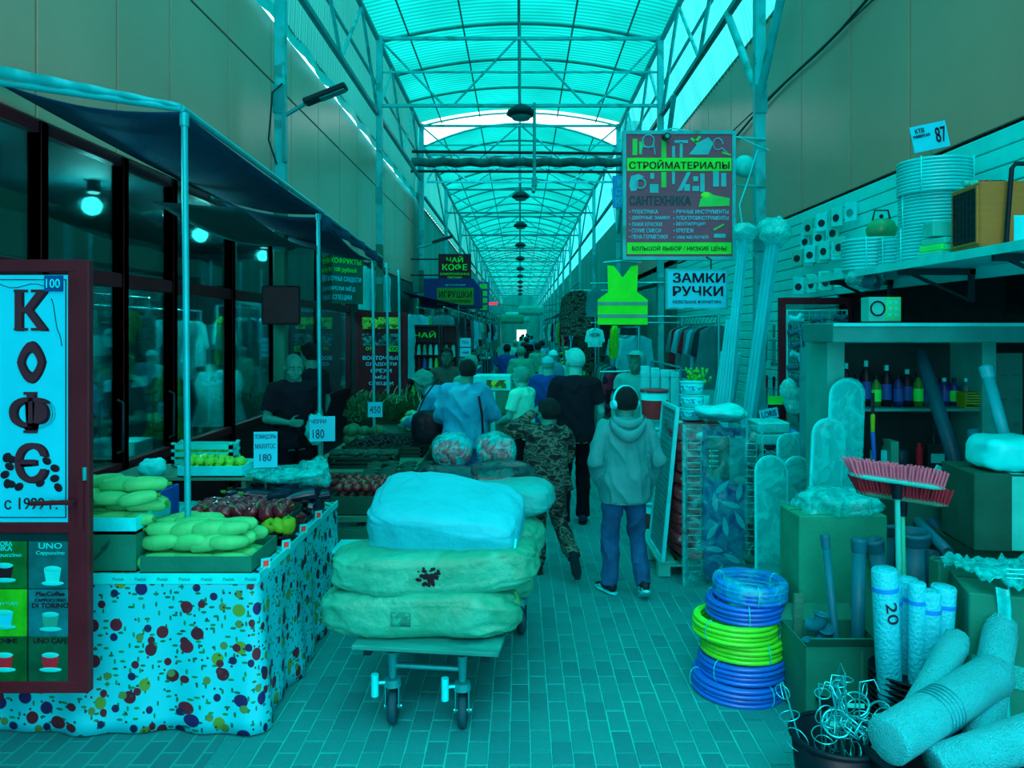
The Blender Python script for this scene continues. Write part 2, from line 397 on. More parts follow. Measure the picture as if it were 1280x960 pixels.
# left shopfront
m_glass = glass('shopfront_glass', (.45, .78, .78))
m_glassu = glass('transom_glass', (.25, .5, .5), .9)
m_kick = mat('maroon_kick_panel', (52, 20, 30), .45, bump=.03)
ml = [2.6, 3.6, 4.45, 5.37, 6.14, 7.39, 8.7, 10.6, 12.5]
for n, (a, b) in enumerate(zip(ml, ml[1:])):
    g = G()
    for yy in (a, b): g.bx(XL-.07, XL+.02, yy-.035, yy+.035, 0, 3.22)
    for z0, z1 in ((2.30, 2.40), (3.15, 3.22), (1.0, 1.07), (0, .12)): g.bx(XL-.06, XL+.01, a+.035, b-.035, z0, z1)
    w = struct('window_%d' % (n+1), g, m_maroon, .004)
    part('pane', G().bx(XL-.03, XL-.022, a+.035, b-.035, 1.07, 2.30), m_glass, w)
    part('pane', G().bx(XL-.03, XL-.022, a+.035, b-.035, 2.40, 3.15), m_glassu, w)
    part('kick_panel', G().bx(XL-.04, XL-.015, a+.035, b-.035, .12, 1.0), m_kick, w)
    if n in (2, 3):
        part('pull_handle', G().tube([(XL+.02, b-.12, 1.15), (XL+.06, b-.12, 1.17), (XL+.06, b-.12, 1.5), (XL+.02, b-.12, 1.52)], .01), m_dark, w)
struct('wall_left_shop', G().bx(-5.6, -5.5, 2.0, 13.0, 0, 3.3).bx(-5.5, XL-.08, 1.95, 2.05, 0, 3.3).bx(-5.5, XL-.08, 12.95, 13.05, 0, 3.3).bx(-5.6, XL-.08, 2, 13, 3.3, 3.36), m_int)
struct('wall_left_low', G().bx(XL-.1, XL, 12.54, 20, 0, 3.2).bx(XL-.1, XL, -3, 2.56, 0, 3.2), mat('teal_wall', (0, 75, 78), .6))

# ---------------- roof
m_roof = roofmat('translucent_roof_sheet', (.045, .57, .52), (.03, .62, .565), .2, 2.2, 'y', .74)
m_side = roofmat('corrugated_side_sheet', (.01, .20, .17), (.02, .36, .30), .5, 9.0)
m_rib = mat('roof_rib', (0, 105, 105), .6)
ZE, RISE = 7.35, .36
def arc(t, ze=ZE, rise=RISE, hw=2.66):
    x = -hw+2*hw*t; return (x, ze+rise*(1-(2*t-1)**2))
roof = tag(thing('ceiling', 'x', 'x'), kind='structure')
for k in ('label', 'category'): del roof[k]
def sheet(y0, y1, ze, rise, dz=0):
    return G().surf(lambda u, v: (arc(u, ze, rise)[0], y0+(y1-y0)*v, arc(u, ze, rise)[1]+.03+dz*v), 14, 1, .006)
Y = -2.6; k = 0
ribs = []
while Y < 19.7:
    part('roof_sheet', sheet(Y, Y+1.9, ZE, RISE, .012), m_roof, roof)
    ribs.append((Y, ZE, RISE)); Y += 1.86
ribs.append((19.95, ZE, RISE))
Y = 20.6; ZE2, RISE2 = 6.95, .66
while Y < 120:
    st = 1.86 if Y < 60 else 6
    part('roof_sheet', sheet(Y, Y+st+.04, ZE2, RISE2, .012), m_roof, roof); ribs.append((Y, ZE2, RISE2)); Y += st
for (y, ze, ri) in ribs:
    g = G().tube([(arc(i/14, ze, ri)[0], y, arc(i/14, ze, ri)[1]) for i in range(15)], .03, 4)
    part('rib', g, m_rib, roof)
for y0, y1, ze, ri in ((-2.6, 19.95, ZE, RISE), (20.6, 120, ZE2, RISE2)):
    for x in (-2.05, -1.05, -.02, .98, 1.98):
        t = (x+2.66)/5.32; z = arc(t, ze, ri)[1]-.045
        part('purlin', G().cyl((x, y0, z), (x, y1, z), .018 if abs(x) > .5 else .026, n=6), m_rib, roof)
def truss(y, zb, zt, detail):
    t = .028; hw = 2.56
    g = G().bx(-hw, hw, y-t, y+t, zb-t, zb+t).bx(-hw, hw, y-t, y+t, zt-t, zt+t)
    g.bx(-hw, hw, y-t*.6, y+t*.6, (zb+zt)/2-.015, (zb+zt)/2+.015) if detail else None
    ch = part('roof_truss', g, m_truss if not detail else m_post, roof)
    d = [(-hw, zt, -1.38, zb), (-1.22, zb, -.06, zt), (.04, zt, 1.2, zb), (1.38, zb, hw, zt)]
    for a in d:
        gg = G().cyl((a[0], y, a[1]), (a[2], y, a[3]), .022, n=6)
        (part('diagonal', gg, m_post, ch))
    part('hanger', G().bx(-.02, .02, y-.02, y+.02, zb, zt+.28), m_truss, ch)
PY = [2.3, 8.1, 13.8, 19.7]
y = 13.8; truss(8.1, 6.08, 7.3, True); truss(13.8, 6.08, 7.3, True); truss(19.7, 6.3, 7.3, True); truss(2.3, 6.08, 7.3, True)
truss(21.0, 6.1, 6.85, True)
y = 26.2
while y < 118: truss(y, 6.05, 6.85, False); y += 6.2
# side sheets between wall top and eave (corrugated)
def side(X0, z0, X1, z1, y0, y1, m, n):
    def f(u, v):
        yy = y0+(y1-y0)*u; c = .012*math.sin(u*n*2*PI); return (X0+(X1-X0)*v+c, yy, z0+(z1-z0)*v)
    return G().surf(f, n*4, 1)
for a, b in ((-2.6, 4), (4, 8.1), (8.1, 13.8), (13.8, 19.9)):
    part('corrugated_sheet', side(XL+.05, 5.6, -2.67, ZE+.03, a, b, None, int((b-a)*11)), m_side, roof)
    part('corrugated_sheet', side(XR, 5.72, 2.67, ZE+.03, a, b, None, int((b-a)*6)), m_roof, roof)
m_farwall = mat('distant_side_cladding', (0, 130, 126), .6, var=.2, sc=1.2, stretch=(1, 3, .3))
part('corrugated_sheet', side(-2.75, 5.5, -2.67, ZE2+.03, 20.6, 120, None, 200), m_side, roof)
part('corrugated_sheet', side(3.0, 5.4, 2.67, ZE2+.03, 20.6, 120, None, 200), m_roof, roof)
struct('wall_right_far', G().bx(3.02, 3.2, 20, 120, 0, 5.45), m_farwall)
struct('wall_left_far', G().bx(-3.0, -2.8, 20, 120, 0, 5.55), m_farwall)
# pale-coloured strip imitating daylight in the gap along the left wall top
part('gap_light_strip', G().surf(lambda u, v: (XL+.06+.02*math.sin(u*90), 2+18*u, 5.46+.16*v+.03*noise.noise(Vector((u*70, v, 0)))), 120, 1), m_white2, roof)
struct('wall_left_step', G().bx(-3.2, -2.6, 19.95, 20.6, 3.0, 7.5).bx(-3.2, -2.8, 19.95, 20.6, 0, 3.0), m_farwall)
struct('wall_right_step', G().bx(2.62, 3.2, 19.95, 20.6, 3.4, 7.5).bx(3.0, 3.2, 14.5, 20.6, 0, 3.4), m_farwall)
struct('wall_end', G().bx(-3.2, -.5, 119, 119.3, 0, 7.6).bx(1.0, 3.2, 119, 119.3, 0, 7.6).bx(-.5, 1.0, 119, 119.3, 2.1, 7.6), m_farwall)
# posts
m_pgreen = mat('post_green_base', (0, 92, 78), .5)
PYS = [2.3, 8.1, 13.8, 19.7]+[26.2+6.2*i for i in range(12)]
for sx in (-1, 1):
    for i, y in enumerate(PYS):
        ze = ZE if y < 20 else ZE2
        if y < 5: continue
        p = struct('roof_post_'+('left' if sx < 0 else 'right'), G().bx(sx*2.55-.055, sx*2.55+.055, y-.055, y+.055, 3.55 if sx < 0 else 0, ze), m_post, .008)
        if sx < 0: part('post_base', G().bx(sx*2.55-.062, sx*2.55+.062, y-.062, y+.062, 0, 3.56), m_pgreen, p, bevel=.008)
        if y < 30:
            part('bracket', G().box((sx*2.55, y-.06, 4.45), (.13, .02, .3)).box((sx*2.55, y-.06, 2.9), (.13, .02, .12)), m_steel, p)
    for (z, y0, y1) in ((5.92, -2, 19.8), (ZE-.06, -2, 19.8), (5.6, 20.6, 118), (ZE2-.05, 20.6, 118)):
        part('side_chord', G().bx(sx*2.58-.035, sx*2.58+.035, y0, y1, z-.035, z+.035), m_truss, roof)
    ys = PYS
    for a, b in zip(ys, ys[1:]):
        zt, zb = (ZE-.06, 5.92) if b < 20 else (ZE2-.05, 5.6); n = 4 if b < 20 else 2
        for q in range(n):
            u0, u1 = a+(b-a)*q/n, a+(b-a)*(q+1)/n
            pa, pb = ((u0, zb), (u1, zt)) if q % 2 == 0 else ((u0, zt), (u1, zb))
            part('brace', G().cyl((sx*2.58, pa[0], pa[1]), (sx*2.58, pb[0], pb[1]), .03, n=6), m_post, roof)
        if b < 20: part('side_rail', G().bx(sx*2.66-.015, sx*2.66+.015, a, b, 6.55, 6.6), m_truss, roof)
for y in (8.1, 13.8, 19.7):
    for d in (-1.25, 1.25):
        part('strut', G().cyl((2.55, y, 4.48), (2.55, y+d, 5.9), .045, n=8), m_post, roof)
# pipes across the aisle
t = tag(thing('crossing_pipes', 'x', 'x'), kind='structure')
for k in ('label', 'category'): del t[k]
m_insul = mat('foil_wrapped_insulation', (0, 72, 74), .5, var=.35, sc=5, bump=.8, bs=9)
yy = 19.0
part('pipe', G().cyl((-2.7, yy, 6.47), (2.6, yy, 6.42), .04, n=10), m_dark, t)
part('pipe', G().cyl((-2.75, yy, 5.98), (2.6, yy, 5.96), .035, n=10), m_dark, t)
g = G().tube([(-2.7+5.3*i/40, yy+.02*noise.noise(Vector((i, 0, 0))), 6.2+.02*math.sin(i*1.3)) for i in range(41)], lambda u: .11+.02*noise.noise(Vector((u*40, 3, 0))), 12)
part('insulated_pipe', g, m_insul, t)
part('pipe_end', G().cyl((2.6, yy, 6.5), (2.6, yy, 5.5), .06), m_dark, t)
struct('drop_pole', G().cyl((.26, 13.7, 6.1), (.26, 13.7, 4.75), .03).box((.26, 13.7, 4.68), (.1, .1, .16)).cyl((.26, 13.7, 4.6), (.24, 13.62, 4.48), .035), m_steel)
# round lamps down the centre line
ly = [13.8, 22.2, 28.4, 35, 41.5, 48.5, 55, 61.5, 68, 75, 82]
names = ['nearest', 'second', 'third', 'fourth', 'fifth', 'sixth', 'seventh', 'eighth', 'ninth', 'tenth', 'farthest']
for i, y in enumerate(ly):
    l = thing('hanging_lamp', names[i]+' round dark lamp hanging under the roof ridge', 'lamp', (.02, y, 5.98 if i == 0 else 5.95), 0, 'lamps under the roof ridge')
    part('lamp_shade', G().lathe([(.02, .12), (.12, .1), (.25, .0), (.27, -.06), (.2, -.1), (.08, -.12)], 18), m_dark, l)
    part('lamp_stem', G().cyl((0, 0, .1), (0, 0, 1.0 if y > 20 else .15), .015, n=6), m_dark, l)
    part('lamp_glass', G().lathe([(.19, -.1), (.15, -.15), (.05, -.17)], 18), m_steel, l)
# cables
def cable(name, pts, r, m, label, cat='cable'):
    P = [Vector(p) for p in pts]; out = []
    for a, b in zip(P, P[1:]):
        for i in range(8):
            u = i/8; q = a.lerp(b, u); q.z -= .25*(b-a).length*.2*math.sin(PI*u)**2*.5; out.append(q)
    out.append(P[-1]); solo(name, G().tube(out, r, 5), m, label, cat)
cable('cable', [(2.62, 8.0, 3.9), (2.3, 7.95, 4.02), (1.6, 7.9, 4.1), (1.1, 7.9, 4.02)], .008, m_white, 'thin white cable looping from the right post to the top of the big sign')
cable('cable', [(2.5, 8.0, 3.9), (2.28, 7.9, 3.3), (2.34, 7.9, 2.9), (2.5, 8.0, 2.75)], .008, m_white, 'white cable drooping beside the big sign against the right post')
cable('cable', [(-2.5, 8.0, 4.6), (-2.60, 7.98, 4.5), (-2.64, 7.98, 4.0), (-2.56, 8.0, 3.75)], .01, m_dark, 'dark cable looped around the left post under the street light')
cable('cable', [(2.95, 3.0, 5.6), (2.96, 5, 5.0), (2.96, 9, 4.75), (2.96, 13, 4.7)], .014, m_dark, 'dark cable running along the right wall cladding')
# street light on left post
t = thing('street_light', 'grey LED street light on an arm from the left post', 'lamp', (-2.48, 8.05, 4.28))
part('lamp_arm', G().tube([(0, 0, 0), (.1, 0, .06), (.22, 0, .13)], .022, 8).bx(-.03, .01, -.04, .04, -.5, .12), m_steel, t)
part('lamp_head', G().box((.42, 0, .22), (.48, .16, .06), (0, -.38, 0)), m_dark, t, bevel=.015)
part('lamp_lens', G().box((.5, 0, .215), (.28, .12, .012), (0, -.38, 0)), m_steel, t)
for i, (x, y, z, l) in enumerate([(-1.9, 19.2, 4.1, 'small grey street light beside the tea and coffee sign')]):
    t = thing('street_light', l, 'lamp', (x-.7, y, z))
    part('lamp_arm', G().tube([(0, 0, 0), (.2, 0, .02), (.4, 0, .1)], .02, 8), m_steel, t); part('lamp_head', G().box((.65, 0, .2), (.55, .16, .06), (0, -.3, 0)), m_dark, t)
# ================================================================ PEOPLE
def V3(*a): return Vector(a)
m_pale = mat('pale_cloth', (20, 160, 152), .85)
def fold_fn(amp, sc=9, st=(1, 1, .45), off=0.0):
    def f(co, n):
        p = V((co.x*st[0]*sc+off, co.y*st[1]*sc, co.z*st[2]*sc)); r = 1-abs(noise.noise(p))*2
        return n*(r*r-.5)*amp + n*noise.noise(p*2.3)*amp*.4
    return f
def hand(g, w, d, pn, curl=.35, s=1.0, left=False, fist=False):
    "palm and five fingers; w wrist, d direction of the hand, pn palm normal"
    d = d.normalized(); pn = (pn-d*pn.dot(d)).normalized(); sd = d.cross(pn)*(-1 if left else 1)
    pc = w+d*.045*s
    g.loft([(w-d*.01, sd*.024*s, pn*.017*s), (w+d*.02*s, sd*.033*s, pn*.016*s), (w+d*.06*s, sd*.04*s, pn*.015*s), (w+d*.088*s, sd*.036*s, pn*.012*s)], 10)
    L = [.062, .07, .066, .052]
    for i in range(4):
        b = w+d*.083*s+sd*(.029-.0195*i)*s; c = curl+.08*i; n0 = b
        for k in range(3):
            a = c*(k+.5); dd = (d*math.cos(a)+pn*math.sin(a)); n1 = n0+dd*L[i]*s*(.42 if k == 0 else .31); g.caps(n0, n1, (.0088-.0008*k)*s, (.008-.0008*k)*s, 8); n0 = n1
    b = w+d*.03*s+sd*.03*s; t1 = b+(d*.6+sd*.8+pn*.3).normalized()*.038*s; t2 = t1+(d*.9+sd*.25+pn*.45).normalized()*.03*s
    g.caps(b, t1, .011*s, .0095*s, 8); g.caps(t1, t2, .0095*s, .008*s, 8)
JB = dict(hipL=(-.09, 0, .93), hipR=(.09, 0, .93), kneeL=(-.105, .02, .5), kneeR=(.105, .02, .5), ankL=(-.11, -.03, .09), ankR=(.11, -.03, .09),
          pel=(0, 0, .97), waist=(0, .0, 1.1), chest=(0, .0, 1.29), shc=(0, -.01, 1.42), neck=(0, -.005, 1.5), head=(0, .02, 1.635),
          shL=(-.18, -.01, 1.415), shR=(.18, -.01, 1.415), elL=(-.245, -.03, 1.15), elR=(.245, -.03, 1.15), wrL=(-.25, .06, .92), wrR=(.25, .06, .92),
          hdL=(-.01, .1, -1), hdR=(.01, .1, -1), toeL=(0, 1, 0), toeR=(0, 1, 0), face=(0, 1, 0), up=(0, 0, 1))
def person(label, loc, rz, h, J=None, skin=None, hair=None, hairstyle='short', top=None, topmat=None, sleeve='short', hem=.93, bottom=None, shoe=None, group=None,
           fat=1.0, vs=.008, hood=False, glasses=False, foldA=.012, skirt=False, sole=None, hk=1.1, shortpants=False):
    t = thing('person', label, 'person', loc, rz, group); s = h/1.75
    j = {k: V(v) for k, v in JB.items()}
    for k, v in (J or {}).items(): j[k] = V(v)
    skin = skin or m_skin; F = fat
    # --- body: one continuous surface
    g = G(); up = j['up'].normalized(); fw = (j['face']-up*j['face'].dot(up)).normalized(); sd = fw.cross(up)
    hc = j['head']-up*.012; hs_ = hk
    _hp0 = hc
    def hp(x, y, z): return hc+sd*x*hk+fw*y*hk+up*z*hk
    def el(x, y, z, a, b, c, n=14): g.loft([(hp(x, y, z)+up*c*hk*math.sin(-PI/2+PI*i/8), sd*max(a*hk*math.cos(-PI/2+PI*i/8), 1e-4), fw*max(b*hk*math.cos(-PI/2+PI*i/8), 1e-4)) for i in range(9)], n)
    el(0, -.01, .03, .074, .095, .088); el(0, .025, -.045, .058, .068, .07); el(0, .055, -.085, .03, .03, .025)          # skull, jaw, chin
    g.caps(hp(0, .088, .015), hp(0, .108, -.025), .009, .014); el(0, .083, -.062, .024, .014, .008); el(0, .084, -.074, .02, .012, .008)
    for q in (-1, 1): el(q*.076, -.005, -.005, .009, .02, .033, 8); el(q*.03, .078, .035, .028, .014, .008, 8); el(q*.042, .055, -.025, .025, .025, .022, 8)
    g.caps(j['neck']-V3(0, 0, .06), hp(0, -.018, -.03), .066*F, .058*hk)
    def frame(a, b):
        tt = (b-a).normalized(); x = V((1, 0, 0)); yv = tt.cross(x); yv = -yv if yv.y < 0 else yv; return x, yv
    def torso(g, inf, z0=None, lo=1.0, mid=1.0):
        P = [j['pel']-(j['waist']-j['pel'])*(1.0 if z0 is None else z0), j['pel'], j['waist'], j['chest'], j['shc'], j['shc'].lerp(j['neck'], .55), j['neck']]
        R = [(.155*lo, .118*lo), (.165*lo, .12*lo), (.145*mid, .108*mid), (.168, .12), (.165, .095), (.09, .07), (.056, .056)]
        st = []
        for i, p in enumerate(P):
            x, yv = frame(P[max(i-1, 0)], P[min(i+1, 6)]); dsh = (j['shR']-j['shL']); x = (x.lerp(dsh.normalized(), .8 if i >= 3 else .0)).normalized()
            st.append((p, x*(R[i][0]*F+inf), yv*(R[i][1]*F+inf)))
        g.loft(st, 22)
    torso(g, -.012)
    for q, S in (('L', -1), ('R', 1)):
        sh, e, w = j['sh'+q], j['el'+q], j['wr'+q]
        g.caps(sh, e, .045*F, .036*F); g.caps(e, e.lerp(w, .35), .038*F, .038*F); g.caps(e.lerp(w, .3), w, .037*F, .024)
        d = V(j['hd'+q]); pn = V((-S, .2, 0)); hand(g, w, d, pn, .4, 1.0, q == 'L') if vs < .011 else g.caps(w, w+d.normalized()*.13, .03, .022)
        hp_, k, a = j['hip'+q], j['knee'+q], j['ank'+q]
        g.caps(hp_, k, .078*F, .052*F); g.caps(k, k.lerp(a, .35), .05*F, .055*F); g.caps(k.lerp(a, .35), a, .052*F, .034)
        tv = V(j['toe'+q]).normalized(); g.caps(a, a+tv*.12-V3(0, 0, .04), .036, .025)
    g.xf(Matrix.Scale(s, 4)); remesh(part('body', g, skin, t), vs*s, 3)
    # eyes
    for q in (-1, 1):
        e = G().ell(hp(q*.031, .078, .012)*s, (.012*s, .008*s, .008*s), 8, 6); part('eye', e, m_pale, t); e = G().ell(hp(q*.031, .085, .012)*s, (.005*s, .004*s, .005*s), 8, 6); part('pupil', e, m_ink, t)
        part('eyebrow', G().caps(hp(q*.018, .089, .037)*s, hp(q*.046, .08, .037)*s, .004*s, .003*s, 6), hair or m_ink, t)
    # trousers
    if bottom:
        g = G(); P = j['pel']
        g.loft([(P+V3(0, 0, .07), V3(.15*F+.015, 0, 0), V3(0, .112*F+.012, 0)), (P, V3(.165*F+.015, 0, 0), V3(0, .122*F+.015, 0)), (P-V3(0, 0, .09), V3(.165*F+.01, 0, 0), V3(0, .118*F+.015, 0)), (P-V3(0, 0, .14), V3(.13*F, 0, 0), V3(0, .09*F, 0))], 20)
        for q, S in (('L', -1), ('R', 1)):
            hq, k, a = j['hip'+q], j['knee'+q], j['ank'+q]
            g.caps(hq-V3(0, 0, .02), k, .094*F, .07*F)
            if not shortpants:
                lo = a+(k-a).normalized()*-.015; dd = (lo-k).normalized(); u = dd.orthogonal().normalized(); ww = dd.cross(u)
                g.caps(k, k.lerp(lo, .3), .068*F, .068*F); g.loft([(k.lerp(lo, q_), u*r*F, ww*r*F) for q_, r in ((0, .066), (.35, .068), (.7, .062), (1.0, .062))], 14)
        g.xf(Matrix.Scale(s, 4)); remesh(part('trousers', g, bottom, t), vs*1.1*s, 2, fold_fn(foldA*.8*s, 8, (1, 1, .8), 5))
    # upper garment
    if topmat:
        g = G(); z0 = (.97-hem)/.13; torso(g, .012 if sleeve == 'short' else .022, max(z0, .15), 1.04 if sleeve == 'short' else 1.08, 1.12)
        for q, S in (('L', -1), ('R', 1)):
            sh, e, w = j['sh'+q], j['el'+q], j['wr'+q]
            g.caps(sh, j['shc'].lerp(sh, .3), .07*F, .08*F)
            if sleeve == 'short': end = sh.lerp(e, .72); dd = (end-sh).normalized(); u = dd.orthogonal().normalized(); ww = dd.cross(u); g.loft([(sh, u*.068*F, ww*.068*F), (end, u*.062*F, ww*.062*F)], 14)
            else:
                g.caps(sh, e, .074*F, .062*F); dd = (w-e).normalized(); u = dd.orthogonal().normalized(); ww = dd.cross(u)
                g.loft([(e, u*.06*F, ww*.06*F), (e.lerp(w, .6), u*.056*F, ww*.056*F), (e.lerp(w, 1.0), u*.043*F, ww*.043*F)], 14)
        if hood:
            c = j['shc'].lerp(j['neck'], .6)
            g.loft([(c+V3(0, -.055, -.13), V3(.05, 0, 0), V3(0, .03, 0)), (c+V3(0, -.09, -.08), V3(.105, 0, 0), V3(0, .05, 0)), (c+V3(0, -.07, -.02), V3(.125, 0, 0), V3(0, .075, 0)), (c+V3(0, -.04, .035), V3(.108, 0, 0), V3(0, .07, 0)), (c+V3(0, -.03, .055), V3(.08, 0, 0), V3(0, .05, 0))], 18)
        g.xf(Matrix.Scale(s, 4)); remesh(part(top or 'shirt', g, topmat, t), vs*1.1*s, 2, fold_fn(foldA*s, 7, (1, 1, .6), 1))
    # hair
    if hair and hairstyle != 'none':
        amp = {'short': .004, 'curly': .02, 'bun': .004, 'hood': .006, 'cap': 0, 'thin': .003, 'bob': .006}[hairstyle]; rr = {'curly': 1.16, 'hood': 1.3, 'bob': 1.1}.get(hairstyle, 1.06); vs_ = []; g = G()
        N1, M1 = 28, 20; lim = {'short': -.062, 'curly': -.085, 'bun': -.06, 'hood': -.13, 'thin': -.062, 'bob': -.1, 'cap': .015}[hairstyle]
        for i in range(M1+1):
            th = PI/2-PI*i/M1*.8
            for k in range(N1):
                a = 2*PI*k/N1; x, y, z = .078*rr*math.cos(th)*math.cos(a), .1*rr*math.cos(th)*math.sin(a), .095*rr*math.sin(th)
                fr = math.sin(a); zmin = (lim if fr < -.25 else lim+(-.005-lim)*(fr+.25)/.5) if fr < .25 else (-.005+(.075+.005)*min(1, (fr-.25)/.35))
                if hairstyle in ('hood', 'bob', 'curly') and fr < .25: zmin = lim
                zmin -= 0; z = max(z, zmin-.0)
                p = V((x, y-.012, z+.028)); p += p.normalized()*(amp*noise.noise(p*60)+amp*noise.noise(p*25)); vs_.append((hp(*p))*s)
        fs = [(i*N1+k, (i+1)*N1+k, (i+1)*N1+(k+1) % N1, i*N1+(k+1) % N1) for i in range(M1) for k in range(N1)]
        g.add(vs_, fs); 
        if hairstyle == 'bun': g.ell(hp(0, -.12, .02)*s, (.035*s,)*3, 12, 8)
        part({'hood': 'hood', 'cap': 'cap'}.get(hairstyle, 'hair'), g, hair, t)
        if hairstyle == 'cap': part('cap_brim', G().ell(hp(0, .1, .05)*s, (.07*s, .06*s, .008*s), 14, 6), hair, t)
    # shoes
    for q in 'LR':
        a = j['ank'+q]; tv = V(j['toe'+q]).normalized(); up_ = V((1, 0, 0)).cross(tv); up_ = up_ if up_.z > 0 or abs(up_.z) < .2 else -up_
        sdv = tv.cross(up_).normalized(); b = a-up_*.052
        g = G().loft([(b-tv*.075+up_*.02, sdv*.02, up_*.025), (b-tv*.055+up_*.025, sdv*.038, up_*.05), (b-tv*.0+up_*.028, sdv*.044, up_*.052), (b+tv*.07+up_*.01, sdv*.046, up_*.038), (b+tv*.14-up_*.002, sdv*.048, up_*.026), (b+tv*.185-up_*.006, sdv*.03, up_*.014)], 14)
        sh_ = part('shoe', g.xf(Matrix.Scale(s, 4)), shoe or m_black, t)
        c0 = b-up_*.03
        g = G().loft([(c0-tv*.082, sdv*.022, up_*.012), (c0-tv*.06, sdv*.042, up_*.014), (c0, sdv*.045, up_*.013), (c0+tv*.12, sdv*.051, up_*.013), (c0+tv*.195, sdv*.026, up_*.01)], 14)
        part('sole', g.xf(Matrix.Scale(s, 4)), sole or m_dark, sh_)
    return t, hp, s
m_tee = mat('black_cotton', (8, 22, 32), .9, spec=.1, bump=.3, bs=120)
m_tr = mat('black_trousers', (5, 16, 24), .9, spec=.1)
m_hairw = mat('white_hair', (30, 195, 190), .8, stretch=(1, 1, .3), bump=.8, bs=200)
m_haird = mat('dark_hair', (8, 30, 34), .6, bump=.8, bs=200)
m_hairl = mat('light_curly_hair', (10, 135, 125), .8, bump=.9, bs=120)
m_jacket = mat('grey_windbreaker', (20, 118, 122), .55, var=.08, bump=.25, bs=25)
m_jeans = mat('blue_jeans', (5, 72, 112), .9, var=.25, sc=9, bump=.4, bs=150)
m_camo = palette('camouflage_cloth', [(8, 24, 26), (16, 52, 48), (45, 88, 80), (10, 36, 36), (25, 66, 58)], 9, .8, (1, 1, 2.2))
m_denim = mat('pale_denim', (5, 125, 158), .85, var=.12, sc=5, c2=(15, 142, 168), w2=.55)
m_sneak = mat('black_sneaker', (8, 30, 40), .5, c2=(40, 190, 190), w2=.58, sc=14)
m_pale = mat('pale_cloth', (20, 175, 165), .85)
m_teal = mat('teal_cardigan', (10, 135, 118), .85)
m_navy = mat('navy_shirt', (0, 55, 120), .85)
# man in black, from behind
man, hp, s = person('white haired man in black T-shirt and black trousers walking away up the aisle', (.56, 7.72, 0), math.radians(4), 1.8,
    dict(hipL=(-.085, 0, .93), kneeL=(-.11, .05, .5), ankL=(-.13, -.06, .09), kneeR=(.1, .12, .51), ankR=(.1, .16, .09), toeL=(-.25, 1, 0), toeR=(.2, 1, 0),
         elL=(-.26, -.02, 1.15), wrL=(-.25, .14, .95), elR=(.25, -.02, 1.15), wrR=(.24, .12, .95), head=(0, .04, 1.64), face=(-.35, 1, 0)),
    m_skinl, m_hairw, 'thin', 'shirt', m_tee, 'short', .86, m_tr, mat('navy_shoe', (0, 38, 62), .6), fat=1.12, vs=.008, sole=m_black, hk=1.13)
# boy in hooded windbreaker
boy, hp, s = person('boy in grey hooded windbreaker, blue jeans and headphones walking behind the man in black', (.80, 5.78, 0), math.radians(4), 1.55,
    dict(kneeL=(-.12, .06, .5), ankL=(-.13, .02, .09), kneeR=(.11, .06, .51), ankR=(.13, -.14, .13), toeL=(-.45, 1, 0), toeR=(.05, .85, -.5),
         elL=(-.27, -.06, 1.16), wrL=(-.2, .06, .93), elR=(.27, -.06, 1.16), wrR=(.25, .07, .92), face=(-.3, 1, 0)),
    m_skin, m_haird, 'short', 'windbreaker', m_jacket, 'long', .80, m_jeans, m_sneak, fat=1.13, vs=.0075, hood=True, foldA=.02, sole=m_white, hk=1.22)
g = G(); A = [hp(.092*math.cos(a), -.01, .03+.1*math.sin(a))*s for a in [PI*i/16 for i in range(17)]]
part('headband', G().tube(A, .009, 8), m_white, boy)
for q in (-1, 1): part('ear_cup', G().cyl(hp(q*.078, -.005, -.0)*s, hp(q*.105, -.005, -.0)*s, .036, .03, 16), m_white, boy)
hd_ = G()
hd_.loft([((x*s, (-.105-.07*math.cos(x/.15*1.45))*s, (1.50-.13*math.cos(x/.15*1.5)**.7)*s), (0, .03*s, .012*s), (.0, -.006*s, .05*s)) for x in [-.15+.3*i/14 for i in range(15)]], 12)
hd_.loft([((x*s, (-.10-.055*math.cos(x/.13*1.4))*s, (1.52-.05*math.cos(x/.13*1.5)**.7)*s), (0, .022*s, .01*s), (.0, -.004*s, .035*s)) for x in [-.13+.26*i/12 for i in range(13)]], 12)
part('hood', hd_, m_jacket, boy)
part('hem_band', G().loft([((0, 0, z*s), (.205*s, 0, 0), (0, .152*s, 0)) for z in (.79, .825)], 24), m_jacket, boy)
part('collar', G().ring((0, -.005*s, 1.51*s), .062*s, .014, 20, 8), m_pale, boy)
# camouflage boy, mid-stride, hand to head
camo, hp, s = person('boy in camouflage jacket and trousers mid stride with one hand raised to his head', (.22, 6.2, 0), math.radians(6), 1.42,
    dict(pel=(.02, 0, .97), kneeL=(-.08, .12, .52), ankL=(-.08, .1, .09), kneeR=(.13, .05, .52), ankR=(.22, -.28, .26), toeR=(.2, .25, -1), toeL=(-.2, 1, 0),
         waist=(0, 0, 1.1), shL=(-.17, .02, 1.45), elL=(-.36, .12, 1.45), wrL=(-.12, .2, 1.62), hdL=(.8, -.2, .65), elR=(.24, .1, 1.2), wrR=(.16, .26, 1.1), hdR=(-.5, 1, .2), face=(-.4, 1, 0), head=(.02, .03, 1.635)),
    m_skin, m_haird, 'short', 'camouflage_jacket', m_camo, 'long', .86, m_camo, m_black, fat=1.2, vs=.0075, foldA=.026, hood=True, hk=1.28)
